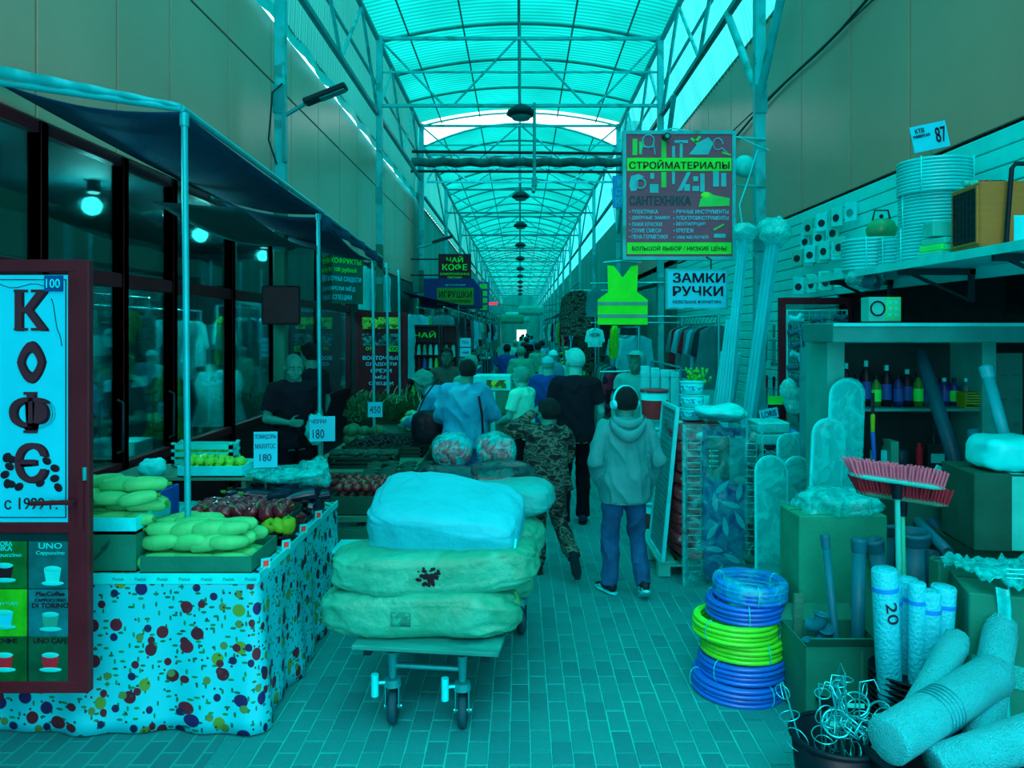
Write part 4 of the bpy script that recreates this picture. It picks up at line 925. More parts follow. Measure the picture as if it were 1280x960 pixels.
# ---- second stall with tomatoes, cucumbers, greens
X2, X3 = -2.0, -1.0
T = thing('market_table', 'dark stepped stall table of tomatoes, cucumbers and cabbages', 'table', (0, 0, 0))
part('table_top', G().bx(-2.1, X3, 7.2, 10.9, .62, .66), m_wood, T); part('table_top', G().bx(-1.55, -.95, 5.95, 7.2, .5, .54), m_wood, T)
part('skirt', G().bx(X3-.03, X3, 7.2, 10.9, .1, .62), m_dark, T)
for x in (-1.5, -1.0):
    for y in (6.0, 7.1): part('leg', G().bx(x-.025, x+.025, y-.025, y+.025, 0, .5), m_wood, T)
for x in (-2.05, -1.05):
    for y in (7.25, 10.8): part('leg', G().bx(x-.03, x+.03, y-.03, y+.03, 0, .62), m_wood, T)
crate('tomato_carton', 'dark carton of dark red tomatoes at the front of the second stall', 'carton', (-1.23, 6.22, .54), .52, .46, .15, m_carton2)
crate('low_carton', 'flat brown carton under the tomatoes', 'carton', (-1.2, 5.93, .36), .42, .1, .1, m_carton)
def tomato(r): return G().lathe([(.001, -r*.85), (r*.5, -r*.8), (r*.95, -r*.3), (r, .1*r), (r*.8, r*.6), (r*.4, r*.85), (.001, r*.75)], 16, fn=lambda a, z: 1+.03*math.cos(5*a))
m_tom = mat('dark_red_tomato', (88, 34, 40), .25, bump=0, spec=.6)
tm = veg('dark red tomato in the carton at the front of the second stall', 'tomato', tomato(.036), m_tom, 'tomatoes in the dark carton', 'tomato', G().lathe([(.001, .03), (.016, .029), (.001, .036)], 5))
scatter(tm, [((-1.44+.072*(i % 7)+(.036 if (i//7) % 2 else 0), 6.05+.07*((i//7) % 6), .61+.055*(i//28)+.02*((i//7) % 4)+(.04 if i > 27 else 0)), (U(-.6, .6), U(-.6, .6), 0)) for i in range(70)])
crate('slatted_crate', 'dark crate of small dark tomatoes at the left of the second stall', 'crate', (-1.58, 6.62, .54), .5, .42, .13, m_gcr, slats=True)
tn = veg('brown red tomato in the crate below the 180 card', 'tomato', tomato(.034), mat('brown_tomato', (70, 38, 40), .3, bump=0), 'tomatoes below the 180 card', 'tomato')
scatter(tn, [((-1.79+.07*(i % 6), 6.45+.07*((i//6) % 5), .66+.05*(i//24)), (0, 0, 0)) for i in range(34)])
m_cuc = mat('cucumber_skin', (6, 66, 58), .4, var=.2, sc=20, bump=.4, bs=120)
for n, (lb, xc, yc, cnt) in enumerate([('dark green cucumber in the pile behind the tomatoes', -1.12, 6.95, 60), ('dark green cucumber in the heap below the cherries', -1.55, 7.6, 60)]):
    crate('slatted_crate', ['crate of cucumbers right behind the tomatoes', 'crate of cucumbers in front of the dark cherries'][n], 'crate', (xc, yc, .54 if n == 0 else .66), .62, .5, .12, m_gcr, slats=True)
    cu = veg(lb, 'cucumber', zucchini(.15, .02, .008), m_cuc, ['cucumbers behind the tomatoes', 'cucumbers before the cherries'][n], 'cucumber')
    scatter(cu, [((xc-.24+.16*(i % 4)+U(-.02, .02), yc-.2+.045*((i//4) % 10), (.60 if n == 0 else .72)+.035*(i//40)+.04+(.012*((i//4) % 10) if n == 0 else 0)), (U(-.15, .15), U(-.15, .15), U(-.5, .5))) for i in range(cnt)])
# cherries: beyond counting
crate('slatted_crate', 'crate heaped with tiny dark cherries', 'crate', (-1.45, 8.3, .66), .85, .6, .12, m_gcr, slats=True)
g = G()
for i in range(900):
    a, r = U(0, 6.3), math.sqrt(random.random()); x, y = .4*r*math.cos(a), .28*r*math.sin(a); g.ell((x, y, .08+.12*(1-r*r)+U(-.01, .01)), (.013, .013, .013), 6, 4)
solo('cherries', g, mat('dark_cherry', (16, 40, 42), .25, var=.4, sc=30, bump=0), 'heap of tiny dark cherries in the crate before the cabbages', 'cherries', (-1.45, 8.3, .66), kind='stuff')
# cabbages / cauliflowers
m_cab = mat('pale_cauliflower', (55, 165, 130), .7, var=.25, sc=14, bump=.8, bs=25)
cb = veg('pale green cauliflower head in the heap under the 450 card', 'cauliflower', G().ell((0, 0, 0), (.085, .085, .07), 22, 14, fn=lambda v: v*(1+.13*noise.noise(v*38))), m_cab, 'cauliflowers under the 450 card', 'cauliflower')
part('outer_leaf', G().surf(lambda u, v: (.095*math.cos(u*6.28)*(1-.5*(1-v)), .095*math.sin(u*6.28)*(1-.5*(1-v)), -.07+.07*v+.015*math.sin(u*25)), 24, 3, .004), mat('cabbage_leaf', (30, 120, 80), .6), cb)
scatter(cb, [((-1.25+.17*(i % 3)-.12*((i//3) % 2)+.05, 9.0+.16*((i//3) % 5), .80+.11*(i//15)+.02*((i//3) % 5)), (U(-.4, .4), U(-.4, .4), U(0, 6))) for i in range(22)])
solo('greens_base', G().box((0, 0, .07), (1.0, 1.0, .14)), m_carton2, 'dark box raising the cauliflower heap', 'box', (-1.35, 9.35, .66))
gh = veg('dark green cabbage head left of the cauliflowers', 'cabbage', G().ell((0, 0, 0), (.08, .08, .07), 20, 12, fn=lambda v: v*(1+.1*noise.noise(v*16))), mat('dark_cabbage', (12, 95, 70), .6, var=.3, sc=16, bump=.5), 'dark cabbages on the second stall', 'cabbage')
scatter(gh, [((-1.95+.16*(i % 3), 8.75+.17*((i//3) % 4), .74+.1*(i//12)), (U(-.4, .4), U(-.4, .4), 0)) for i in range(16)])
# herb bundles and leeks
m_herb = mat('herb_green', (10, 92, 62), .8, var=.4, sc=30)
t = crate('herb_crate', 'crate of bunched herbs on the far end of the second stall', 'crate', (-1.75, 10.1, .66), .9, .8, .2, m_gcr)
def herb(n=70):
    g = G()
    for i in range(n):
        a = U(0, 6.3); r = U(0, .05); tip = V((U(-.12, .12), U(-.12, .12), U(.15, .28))); b = V((r*math.cos(a)*.5, r*math.sin(a)*.5, 0)); g.tube([b, b.lerp(tip, .6)+V((0, 0, .03)), tip], .003, 3)
        q = tip; g.add([q, q+V((.02, .01, .01)), q+V((.01, .02, .03)), q+V((-.015, .0, .02))], [(0, 1, 2, 3)])
    return g
h1 = solo('herb_bunch', herb(), m_herb, 'bunch of dark herbs standing in the crate', 'herbs', (0, 0, 0), 0, 'herb bunches')
sp = [((-2.1+.13*(i % 6), 9.75+.17*(i//6), .78+.03*(i//6)), (U(-.6, .6), U(-.6, .6), U(0, 6))) for i in range(24)]; scatter(h1, sp)
lk = solo('spring_onion', G().cyl((0, 0, 0), (0, 0, .18), .008, .006, 6).tube([(0, 0, .18), (.02, 0, .26), (.06, 0, .32)], .004, 4), mat('onion_stalk', (70, 165, 130), .5), 'spring onion stalk sticking up from the herb crate', 'onion', (0, 0, 0), 0, 'spring onions')
scatter(lk, [((-2.0+.05*i+U(-.03, .03), 10.2+U(-.3, .3), .95), (U(-.7, .7), U(-.7, .7), 0)) for i in range(24)])
# low white stool
t = thing('stool', 'low wooden stool with pale top at the corner of the cloth stall', 'stool', (-1.13, 5.35, 0))
part('stool_top', G().box((0, 0, .475), (.34, .3, .03)), m_white2, t, bevel=.01)
for x in (-.13, .13):
    for y in (-.11, .11): part('leg', G().box((x, y, .23), (.04, .04, .46)), m_wood, t)
part('rail', G().box((0, -.12, .38), (.28, .02, .05)), m_wood, t)
# small dark scale behind
# ---- inside of shop seen through the glass
m_sh = [mat('shirt_cyan', (0, 150, 165), .8), mat('shirt_teal', (0, 105, 110), .8), mat('shirt_green', (20, 130, 60), .8), mat('shirt_dark', (0, 45, 55), .8), mat('shirt_pale', (10, 175, 180), .8), mat('shirt_maroon', (90, 30, 45), .8), mat('shirt_blue', (0, 80, 140), .8)]
def garment(kind='shirt', L=.62, seed=0):
    "garment hanging in the XZ plane from a hanger at the origin"
    o = seed*3.1
    if kind == 'shirt': P = [(-.06, -.03), (-.2, -.08), (-.26, -.38), (-.19, -.4), (-.17, -.2), (-.18, -L), (.18, -L), (.17, -.2), (.19, -.4), (.26, -.38), (.2, -.08), (.06, -.03), (0, -.06)]
    elif kind == 'coat': P = [(-.05, -.02), (-.2, -.07), (-.25, -.55), (-.19, -.57), (-.18, -.3), (-.23, -L-.15), (.23, -L-.15), (.18, -.3), (.19, -.57), (.25, -.55), (.2, -.07), (.05, -.02)]
    else: P = [(-.14, -.03), (-.16, -.5), (-.14, -.85), (-.02, -.85), (0, -.3), (.02, -.85), (.14, -.85), (.16, -.5), (.14, -.03)]
    g = G(); cx = 0; n = len(P)
    # rows between left and right outline
    rows = 14; zs = [-.03-(abs(min(p[1] for p in P))-.03)*i/rows for i in range(rows+1)]
    def span(z):
        xs = []
        for (a, b), (c, d) in zip(P, P[1:]+P[:1]):
            if (b-z)*(d-z) <= 0 and b != d: xs.append(a+(c-a)*(z-b)/(d-b))
        return (min(xs), max(xs)) if xs else (-.05, .05)
    def f(u, v, side):
        z = zs[min(rows, int(round(v*rows)))]; a, b = span(z); x = a+(b-a)*u
        th = .03*math.sin(PI*u)**.5+.012*math.sin(u*17+o)*math.sin(PI*u)+.004; return x, side*th+.01*math.sin(z*9+o), z
    g.surf(lambda u, v: f(u, v, -1), 12, rows); g.surf(lambda u, v: f(1-u, v, 1), 12, rows)
    return g
GD = {}
def hang(loc, rz, kind, mi, label, group, L=.62, sc=1.0, mm=None, cat='garment', name=None):
    m = mm or m_sh[mi]; key = (kind, m.name, L)
    if key not in GD:
        GD[key] = (garment(kind, L, len(GD)).data(kind, m), G().tube([(0, 0, .09), (.02, 0, .11), (.03, 0, .08), (0, 0, .04), (0, 0, .0)], .003, 4).tube([(-.18, 0, -.07), (0, 0, .0), (.18, 0, -.07)], .004, 4).data('hanger', m_dark))
    a, b = GD[key]
    t = thing(name or {'shirt': 'hanging_shirt', 'coat': 'hanging_coat', 'pants': 'hanging_trousers'}[kind], label, cat, loc, rz, group)
    link('cloth', a, t); link('hanger', b, t); t.scale = (sc,)*3; return t
rails = G()
for k, (x, y0, y1, z) in enumerate([(-3.9, 4.0, 5.2, 1.75), (-3.5, 5.6, 7.2, 2.2), (-4.2, 7.4, 10, 2.15), (-3.7, 9.3, 12.4, 2.2)]):
    t = thing('clothes_rail', 'clothes rail inside the shop, '+['behind the coffee door', 'behind the second glass door', 'behind the vendor', 'beside the mirrored sign'][k], 'rail', (x, y0, 0))
    part('rail_bar', G().cyl((0, 0, z+.1), (0, y1-y0, z+.1), .012), m_chrome, t)
    for yy in (0, y1-y0): part('upright', G().cyl((0, yy, 0), (0, yy, z+.1), .015), m_chrome, t); part('foot', G().box((0, yy, .02), (.4, .04, .03)), m_dark, t)
    n = int((y1-y0)/.16)
    for i in range(n):
        hang((x, y0+.1+.16*i, z), PI/2+PI/2+U(-.25, .25)-PI/2*1, 'shirt' if k != 2 else random.choice(['shirt', 'coat']), random.choice([0, 1, 1, 3, 4, 2]), 'shirt on the rail inside the shop, '+['behind the coffee door', 'behind the second glass door', 'behind the vendor', 'beside the mirrored sign'][k], 'shirts inside the shop %d' % (k+1), U(.6, .62) if False else .62)
for i, (z, c) in enumerate([(1.0, m_carton), (1.16, m_white2), (.84, m_carton)]):
    solo('storage_box', G().box((0, 0, .07), (.42, .3, .145)), c, ['carton', 'white lidded box', 'brown box'][i]+' stacked inside the shop behind the second door', 'box', (-3.3, 6.25, z-.2), bevel=.006)
solo('stand', G().box((0, 0, .31), (.5, .4, .62)), m_carton2, 'dark plinth under the boxes inside the shop', 'plinth', (-3.3, 6.25, 0))
for i, (x, y, c) in enumerate([(-3.3, 7.1, 2), (-3.25, 8.0, 4), (-3.2, 8.35, 4)]):
    t = thing('mannequin', ['green dressed', 'white dressed', 'second white dressed'][i]+' half mannequin inside the shop glass', 'mannequin', (x, y, 0))
    part('stand_pole', G().cyl((0, 0, 0), (0, 0, 1.0), .015).cyl((0, 0, 0), (0, 0, .02), .15), m_dark, t)
    part('dress', G().loft([((0, 0, 1.0), (.2, 0, 0), (0, .14, 0)), ((0, 0, 1.25), (.13, 0, 0), (0, .1, 0)), ((0, 0, 1.45), (.17, 0, 0), (0, .11, 0)), ((0, 0, 1.56), (.12, 0, 0), (0, .07, 0))], 18), m_sh[c], t)
    part('neck', G().cyl((0, 0, 1.55), (0, 0, 1.64), .05), m_pale, t)
# dried fruit door leaf
D = thing('dried_fruit_door', 'open maroon door leaf lettered for dried fruit, sweets, nuts and honey', 'door', (-2.27, 12.45, .3))
part('door_leaf', G().box((0, 0, 1.0), (.86, .045, 2.0)), m_kick, D); part('door_frame', G().frame(.86, 2.0, .06, .055, (0, 0, 1.0)), m_maroon, D)
part('photo_print', G().box((0, -.026, 1.82), (.62, .004, .19)), palette('fruit_photo', [(20, 90, 40), (60, 160, 60), (90, 180, 80), (20, 60, 40)], 16, cells=True), D)
text('СУХОФРУКТЫ', .6, .11, (0, -.029, 1.84), mat('yellow_green_print', (90, 200, 70), .5, bump=0), D, bold=.03)
part('fruit_print', G().box((0, -.026, 1.55), (.62, .004, .2)), palette('nut_photo', [(20, 40, 50), (0, 80, 80), (10, 110, 110), (30, 40, 50)], 20, cells=True), D)
part('price_print', G().box((.2, -.028, 1.40), (.22, .004, .09)), m_lime, D); text('100', .18, .065, (.2, -.031, 1.40), m_ink, D); text('ОТ', .1, .05, (-.2, -.029, 1.40), m_lime, D)
for i, (s_, w) in enumerate([('ВОСТОЧНЫЕ', .6), ('СЛАДОСТИ', .5), ('ОРЕХИ', .34), ('МЁД', .2), ('СПЕЦИИ', .4)]): text(s_, w, .065, (0, -.026, 1.25-.105*i), m_cyanp, D, bold=.035)
# board modelled in place of the mirrored sign reflected in the transom glass
S = thing('reflected_sign', 'reflection of a green and white lettered sign, modelled as a board high behind the awning poles', 'sign', (-2.72, 11.6, 2.78), math.radians(58))
part('board', G().box((0, 0, 0), (.9, .02, .74)), mat('dark_green_board', (0, 72, 66), .5), S)
for i, (s_, w, m) in enumerate([('СУХОФРУКТЫ', .8, m_lime), ('от 100 рублей', .6, m_lime), ('ВОСТОЧНЫЕ СЛАДОСТИ', .8, m_cyanp), ('ОРЕХИ МЁД', .55, m_cyanp), ('СПЕЦИИ', .4, m_cyanp)]): text(s_, w, .09, (0, -.012, .28-.14*i), m, S, bold=.03)
# hanging towels/clothes high on the wall
for i in range(5):
    hang((-2.66, 12.9+.55*i, 3.12), math.radians(78), 'coat', 0, ['nearest', 'second', 'third', 'fourth', 'farthest'][i]+' pale blue robe hanging high on the left wall past the dried fruit door', 'robes high on the left wall', .62, 1.0, [m_sh[4], m_sh[0]][i % 2])
hang((-1.84, 12.7, 2.3), 1.35, 'coat', 0, 'pale blue long robe hanging beside the dried fruit door', None, .95, 1.0, m_sh[0])

for i, (x, y) in enumerate([(-3.7, 4.6), (-3.7, 6.6), (-3.6, 8.6), (-3.7, 11)]):
    t = thing('ceiling_spot', 'small bright spot lamp on the shop ceiling, '+['above the nearest rail', 'above the boxes', 'above the mannequins', 'farthest from the coffee door'][i], 'lamp', (x, y, 3.2))
    part('spot_body', G().cyl((0, 0, .1), (0, 0, 0), .05, .06), m_dark, t)
    mm = MC.get('lamp_glow')
    if not mm:
        mm = bpy.data.materials.new('lamp_glow'); MC['lamp_glow'] = mm; tt, N, L = nt(mm); e = N('ShaderNodeEmission'); e.inputs[0].default_value = (.7, 1, 1, 1); e.inputs[1].default_value = 6; o = N('ShaderNodeOutputMaterial'); L(e.outputs[0], o.inputs[0])
    part('spot_glass', G().cyl((0, 0, 0), (0, 0, -.012), .045), mm, t)
    ld = bpy.data.lights.new('spot_light', 'POINT'); ld.energy = 230; ld.color = (.55, 1, .97); ld.shadow_soft_size = .08; lo = link('spot_light', ld, t, (0, 0, -.12))

r = thing('hanging_rail', 'rail high on the left wall carrying the pale robes', 'rail', (-2.66, 12.7, 3.24)); part('rail_bar', G().cyl((0, 0, 0), (0, 2.8, 0), .012, n=6), m_chrome, r)
for yy in (.1, 1.3, 2.7): part('bracket', G().cyl((0, yy, 0), (-.14, yy, 0), .012, n=6), m_dark, r)
# ================================================================ LOADED CART
T = thing('platform_cart', 'flat wooden hand cart on caster wheels loaded with sacks', 'cart', (-.37, 4.55, 0), math.radians(-7))
m_ply = mat('worn_plywood', (8, 120, 112), .7, var=.2, sc=3, stretch=(1, 6, 6), c2=(0, 85, 82), w2=.6)
part('deck', G().box((0, 0, .425), (.74, 1.66, .022)), m_ply, T, bevel=.004)
part('frame', G().box((-.3, 0, .395), (.035, 1.6, .035)).box((.3, 0, .395), (.035, 1.6, .035)).box((0, -.7, .395), (.6, .035, .035)).box((0, .7, .395), (.6, .035, .035)), m_dark, T)
part('cross_bar', G().cyl((-.18, -.72, .30), (.18, -.72, .30), .012), m_steel, T)
def caster(x, y, a, rear=False):
    r = .085
    c = part('caster', G().cyl((0, 0, .24), (0, 0, .37), .018, .026).cyl((0, 0, .20), (0, 0, .235), .045, .04, 14).box((-.033, 0, .155), (.006, .055, .12), (0, 0, 0)).box((.033, 0, .155), (.006, .055, .12)).box((0, 0, .208), (.075, .06, .012)), m_steel, T, (x, y, 0), (0, 0, a))
    part('wheel', G().lathe([(.02, -.02), (r-.012, -.022), (r, -.012), (r, .012), (r-.012, .022), (.02, .02)], 26).xf(Matrix.Translation((0, .02, r)) @ Matrix.Rotation(PI/2, 4, 'Y')), mat('grey_rubber', (0, 62, 72), .6), c)
    part('axle', G().cyl((-.045, .02, r), (.045, .02, r), .012), m_chrome, c)
    if not rear: part('brake_pedal', G().cyl((-.085, -.03, .16), (-.085, -.03, .27), .019, n=14).cyl((-.085, -.02, .22), (0, -.01, .22), .008), m_white2, c)
caster(-.19, -.72, .15); caster(.17, -.72, .15); caster(-.27, .55, .3, True); caster(.32, .5, .4, True)
def sack(L, W, H, seed, amp=.06, p=.5, f=5, pinch=.12):
    def fn(v):
        u = v.x/(L/2); k = 1-pinch*abs(u)**6; q = V((v.x, v.y*k, v.z*k))
        n = noise.noise(V((v.x*f+seed, v.y*f, v.z*f))); r1 = 1-abs(noise.noise(V((v.x*f*2.2+seed, v.y*f*3.5, v.z*f*3.5))))*2
        cr = abs(noise.noise(V((v.x*6+v.z*9+seed, v.y*3, v.z*16))))
        return q*(1+amp*n*1.2+amp*.6*r1-amp*2.2*max(0, .16-cr))+V((0, 0, .02*math.sin(u*2+seed)))
    return G().ell((0, 0, 0), (L/2, W/2, H/2), 96, 60, p, fn=fn)
# rings run round z, so lay the sack along x
m_sackg = mat('pale_green_sack', (18, 140, 118), .45, var=.12, sc=4, bump=.5, bs=22, spec=.35, c2=(14, 128, 104), w2=.6)
m_sackw = mat('white_woven_sack', (10, 155, 170), .55, var=.08, sc=3, bump=.6, bs=14)
m_bagk = mat('black_polythene', (4, 34, 42), .22, var=.3, bump=.9, bs=9, spec=.7)
def place(name, g, m, label, x, y, z, rz=0, rx=0, ry=0, cat='sack', extra=None):
    o = solo(name, g, m, label, cat, (x, y, z), (rx, ry, rz))
    return o
a = place('sack', sack(1.0, .42, .25, 1), m_sackg, 'bottom pale green sack lying across the front of the cart', -.52, 4.02, .545, math.radians(-2), ry=math.radians(1))
part('gathered_end', G().tube([(.44+.01*i, 0, .02*math.sin(i)) for i in range(6)], lambda u: .1-.05*u, 16).noise(.02, 25), mat('green_mesh_net', (25, 150, 100), .6, bump=.8, bs=60), a)
part('sack_print', G().surf(lambda u, v: (-.12+.1*u, -.213-.004, -.03+.07*v), 4, 3, .002), mat('faded_print', (10, 105, 90), .8, c2=(16, 140, 118), w2=.5, sc=30), a)
b = place('sack', sack(1.06, .44, .24, 5), m_sackg, 'middle pale green sack with a dark printed emblem on the cart front', -.44, 4.06, .765, math.radians(2), ry=math.radians(-1))
g = G()
for i in range(60): an = U(0, 6.3); r = U(0, .06); g.ell((-.03+r*math.cos(an)*1.2, -.226, -.01+r*math.sin(an)*.8), (U(.005, .014), .003, U(.004, .01)), 7, 5)
part('emblem_print', g, m_ink, b)
c_ = place('sack', sack(.82, .46, .30, 9, .05, .4, 4, .06), m_sackw, 'bright white woven sack on top at the front of the cart', -.40, 4.14, .975, math.radians(-5), rx=math.radians(24), ry=math.radians(3))
part('seam', G().tube([(.395, -.2+.4*i/10, .02*math.sin(i*1.7)) for i in range(11)], .008, 6), m_white2, c_)
place('sack', sack(.72, .4, .2, 12, .05), mat('cyan_white_sack', (8, 135, 135), .5, bump=.5, bs=18), 'second whitish sack lying behind the top white sack', -.16, 4.62, .985, math.radians(-4))
place('sack', sack(.9, .5, .26, 14), m_sackg, 'pale green sack behind the bottom one on the cart', -.38, 4.55, .56, math.radians(-6))
place('sack', sack(.84, .5, .25, 15), m_sackg, 'pale green sack with its end sticking out on the right behind the middle one', -.28, 4.57, .79, math.radians(-9))
place('sack', sack(.8, .5, .3, 16), m_sackg, 'pale green sack at the rear of the cart under the black bags', -.28, 5.1, .58, math.radians(-6))
place('sack', sack(.7, .46, .2, 17), m_sackg, 'flat green sack right below the black bags', -.28, 5.12, .82, math.radians(-6))
def kbag(r, s): return G().ell((0, 0, 0), r, 44, 28, .8, fn=lambda v: v*(1+.12*noise.noise(v*7+V((s, 0, 0)))+.07*(1-2*abs(noise.noise(v*16+V((0, s, 0)))))))
place('black_bag', kbag((.22, .2, .12), 1), m_bagk, 'shiny black bag on the left behind the white sacks', -.50, 4.98, .99, cat='bag')
place('black_bag', kbag((.25, .22, .13), 2), m_bagk, 'shiny black bag on the right behind the white sacks', -.14, 5.05, 1.0, cat='bag')
m_rad = mat('red_radish', (130, 30, 60), .4, bump=0)
for k, (x, lb) in enumerate([(-.47, 'left'), (-.17, 'right')]):
    o = solo('clear_bag', G().ell((0, 0, 0), (.145, .13, .12), 30, 20, .85, fn=lambda v: v*(1+.12*noise.noise(v*12+V((k, 0, 0))))), film('radish_bag_film', (.8, .97, .97), .28, .1, 16), lb+' clear bag of red radishes on the black bags', 'bag', (x, 5.32, 1.17))
    rr = solo('radish', G().ell((0, 0, 0), (.022, .022, .022), 10, 7), m_rad, 'red radish inside the '+lb+' clear bag', 'radish', (0, 0, 0), 0, 'radishes in the '+lb+' bag')
    sp = []
    while len(sp) < 60:
        p = V((U(-.12, .12), U(-.11, .11), U(-.095, .06)))
        if (p.x/.125)**2+(p.y/.11)**2+(p.z/.1)**2 < 1 and p.y < .0: sp.append((tuple(p+V((x, 5.32, 1.17))), (0, 0, 0)))
    scatter(rr, sp)
solo('rear_wheel', G().lathe([(.03, -.03), (.07, -.03), (.085, -.015), (.085, .015), (.07, .03), (.03, .03)], 20).xf(Matrix.Rotation(PI/2, 4, 'Y')), m_black, 'loose black wheel standing on the paving right of the cart sacks', 'wheel', (.06, 4.62, .085)) if False else None
# carton stack in the aisle
for i, (z, h, m, w, lb) in enumerate([(0, .4, m_carton, .4, 'bottom brown carton of the aisle stack'), (.405, .38, m_carton, .4, 'second brown carton of the aisle stack'), (.79, .26, m_carton, .41, 'third brown carton of the aisle stack'), (1.055, .26, m_carton, .4, 'fourth brown carton of the aisle stack'), (1.32, .17, m_cream, .42, 'pale top carton of the aisle stack with a fruit print')]):
    t = thing('carton', lb, 'carton', (-.31, 8.75, z), U(-.05, .05)); part('carton_body', G().box((0, 0, h/2), (w, .4, h)), m, t, bevel=.006)
    part('tape', G().box((0, -.203, h/2), (.05, .003, h*.96)), m_cream, t); part('hand_hole', G().cyl((.0, -.2005, h*.6), (.0, -.204, h*.6), .018), m_ink, t)
    if i == 4: part('fruit_print', G().box((.05, -.204, h*.45), (.22, .004, .09)), palette('fruit_photo', [(20, 90, 40), (60, 160, 60), (90, 180, 80), (20, 60, 40)], 16, cells=True), t)
# ================================================================ RIGHT: HARDWARE SHOP
def V3(*a): return Vector(a)
m_bluec = mat('blue_hose', (0, 85, 175), .3, var=.1, bump=0, spec=.5); m_greenc = mat('lime_green_hose', (50, 190, 40), .3, var=.1, bump=0, spec=.5)
ordn = ['top', 'second', 'third', 'fourth', 'fifth', 'bottom']
offs = [(.03, .02), (.0, .02), (-.06, .0), (-.02, 0), (-.02, -.01), (-.05, -.02)]
for i in range(6):
    cc = 'green' if i in (2, 3) else 'blue'; m = m_greenc if i in (2, 3) else m_bluec; Rr = (.195, .205, .225, .22, .235, .245)[i]; z0 = .5-.1*i
    t = thing('hose_coil', '%s coil of %s hose in the stack of six on the paving' % (ordn[i], 'lime green' if cc == 'green' else 'blue'), 'hose', (1.27+offs[i][0], 4.28+offs[i][1], z0), (U(-.03, .03), U(-.03, .03), U(0, 3)))
    g = G()
    for k in range(4): g.ring((0, 0, .0125+.0245*k), Rr-.006*(k % 2), .0128, 40, 8)
    for k in range(4): g.ring((0, 0, .0125+.0245*k), Rr-.026, .0128, 32, 6)
    part('hose_turns', g, m, t)
    g = G()
    for k in range(3):
        a = k*2.1; c = V3(math.cos(a)*(Rr-.013), math.sin(a)*(Rr-.013), .05); g.tube([c+V3(math.cos(a)*math.cos(q)*.036, math.sin(a)*math.cos(q)*.036, math.sin(q)*.057) for q in [2*PI*n/12 for n in range(12)]], .004, 4, True)
    part('tie', g, m_filmw, t)
    if i == 0: part('film', G().lathe([(.0, .104), (.1, .103), (Rr, .103), (Rr+.012, .09), (Rr+.012, .01)], 30), film('coil_film', (.7, .95, 1), .22, .08, 9), t)
solo('plank', G().box((0, 0, .28), (.05, .02, .56)), m_wood, 'narrow pale plank standing right of the hose coils', 'plank', (1.50, 4.15, 0), (0, .04, .2))

# ---- bucket of wire hooks and chrome whisk frames
def bucket(name, label, x, y, r, h, m, r0=.8, rim=True, cat='bucket', th=.01):
    t = thing(name, label, cat, (x, y, 0)); part('bucket_body', G().lathe([(.001, .0), (r*r0, 0), (r, h), (r-th, h), (r*r0-th, .012), (.001, .012)], 32), m, t)
    if rim: part('rim', G().ring((0, 0, h), r, .011, 32, 8), m, t)
    return t
bucket('bucket', 'black bucket full of chrome wire hangers at the bottom edge', 1.30, 3.12, .18, .34, m_black)
random.seed(11)
cols = [(1.30+.09*math.cos(a), 3.12+.07*math.sin(a)) for a in [k*.9 for k in range(10)]]
for k in range(10):
    x, y = cols[k]; t = thing('wire_rack', 'chrome wire hook rack standing in the black bucket', 'rack', (x, y, .05), (U(-.22, .22), U(-.25, .2), U(0, 6)), 'wire racks in the black bucket')
    H = U(.4, .62); part('rod', G().cyl((0, 0, 0), (0, 0, H), .004, n=6), m_chrome, t)
    for j in range(3):
        z = H-.03-.1*j; part('loop', G().ring((.02, 0, z), (.03+.01*j), .0026, 18, 5, 'z' if (j+k) % 2 else 'x'), m_chrome, t)
    part('hook', G().tube([(0, 0, H), (.05, .02, H+.02), (.07, .03, H-.03)], .003, 5), m_chrome, t)
for k in range(7):
    a = k*.8; x = 1.36+.12*math.cos(a)+.05; y = 3.10+.09*math.sin(a)
    t = thing('chrome_dish', 'round chrome wire dish with a pale insert lying on the black bucket', 'dish', (x, y, .37+.03*(k % 3)), (U(-.9, .9), U(-.9, .9), U(0, 6)), 'chrome wire dishes')
    part('wire_ring', G().ring((0, 0, 0), .055, .005, 22, 6).ring((0, 0, -.035), .045, .004, 22, 5), m_chrome, t)
    part('insert', G().box((0, 0, -.01), (.07, .02, .004)), m_pale, t)
    part('stay', G().cyl((.055, 0, 0), (.045, 0, -.035), .003, n=5).cyl((-.055, 0, 0), (-.045, 0, -.035), .003, n=5).cyl((0, .055, 0), (0, .045, -.035), .003, n=5).cyl((0, -.055, 0), (0, -.045, -.035), .003, n=5), m_chrome, t)
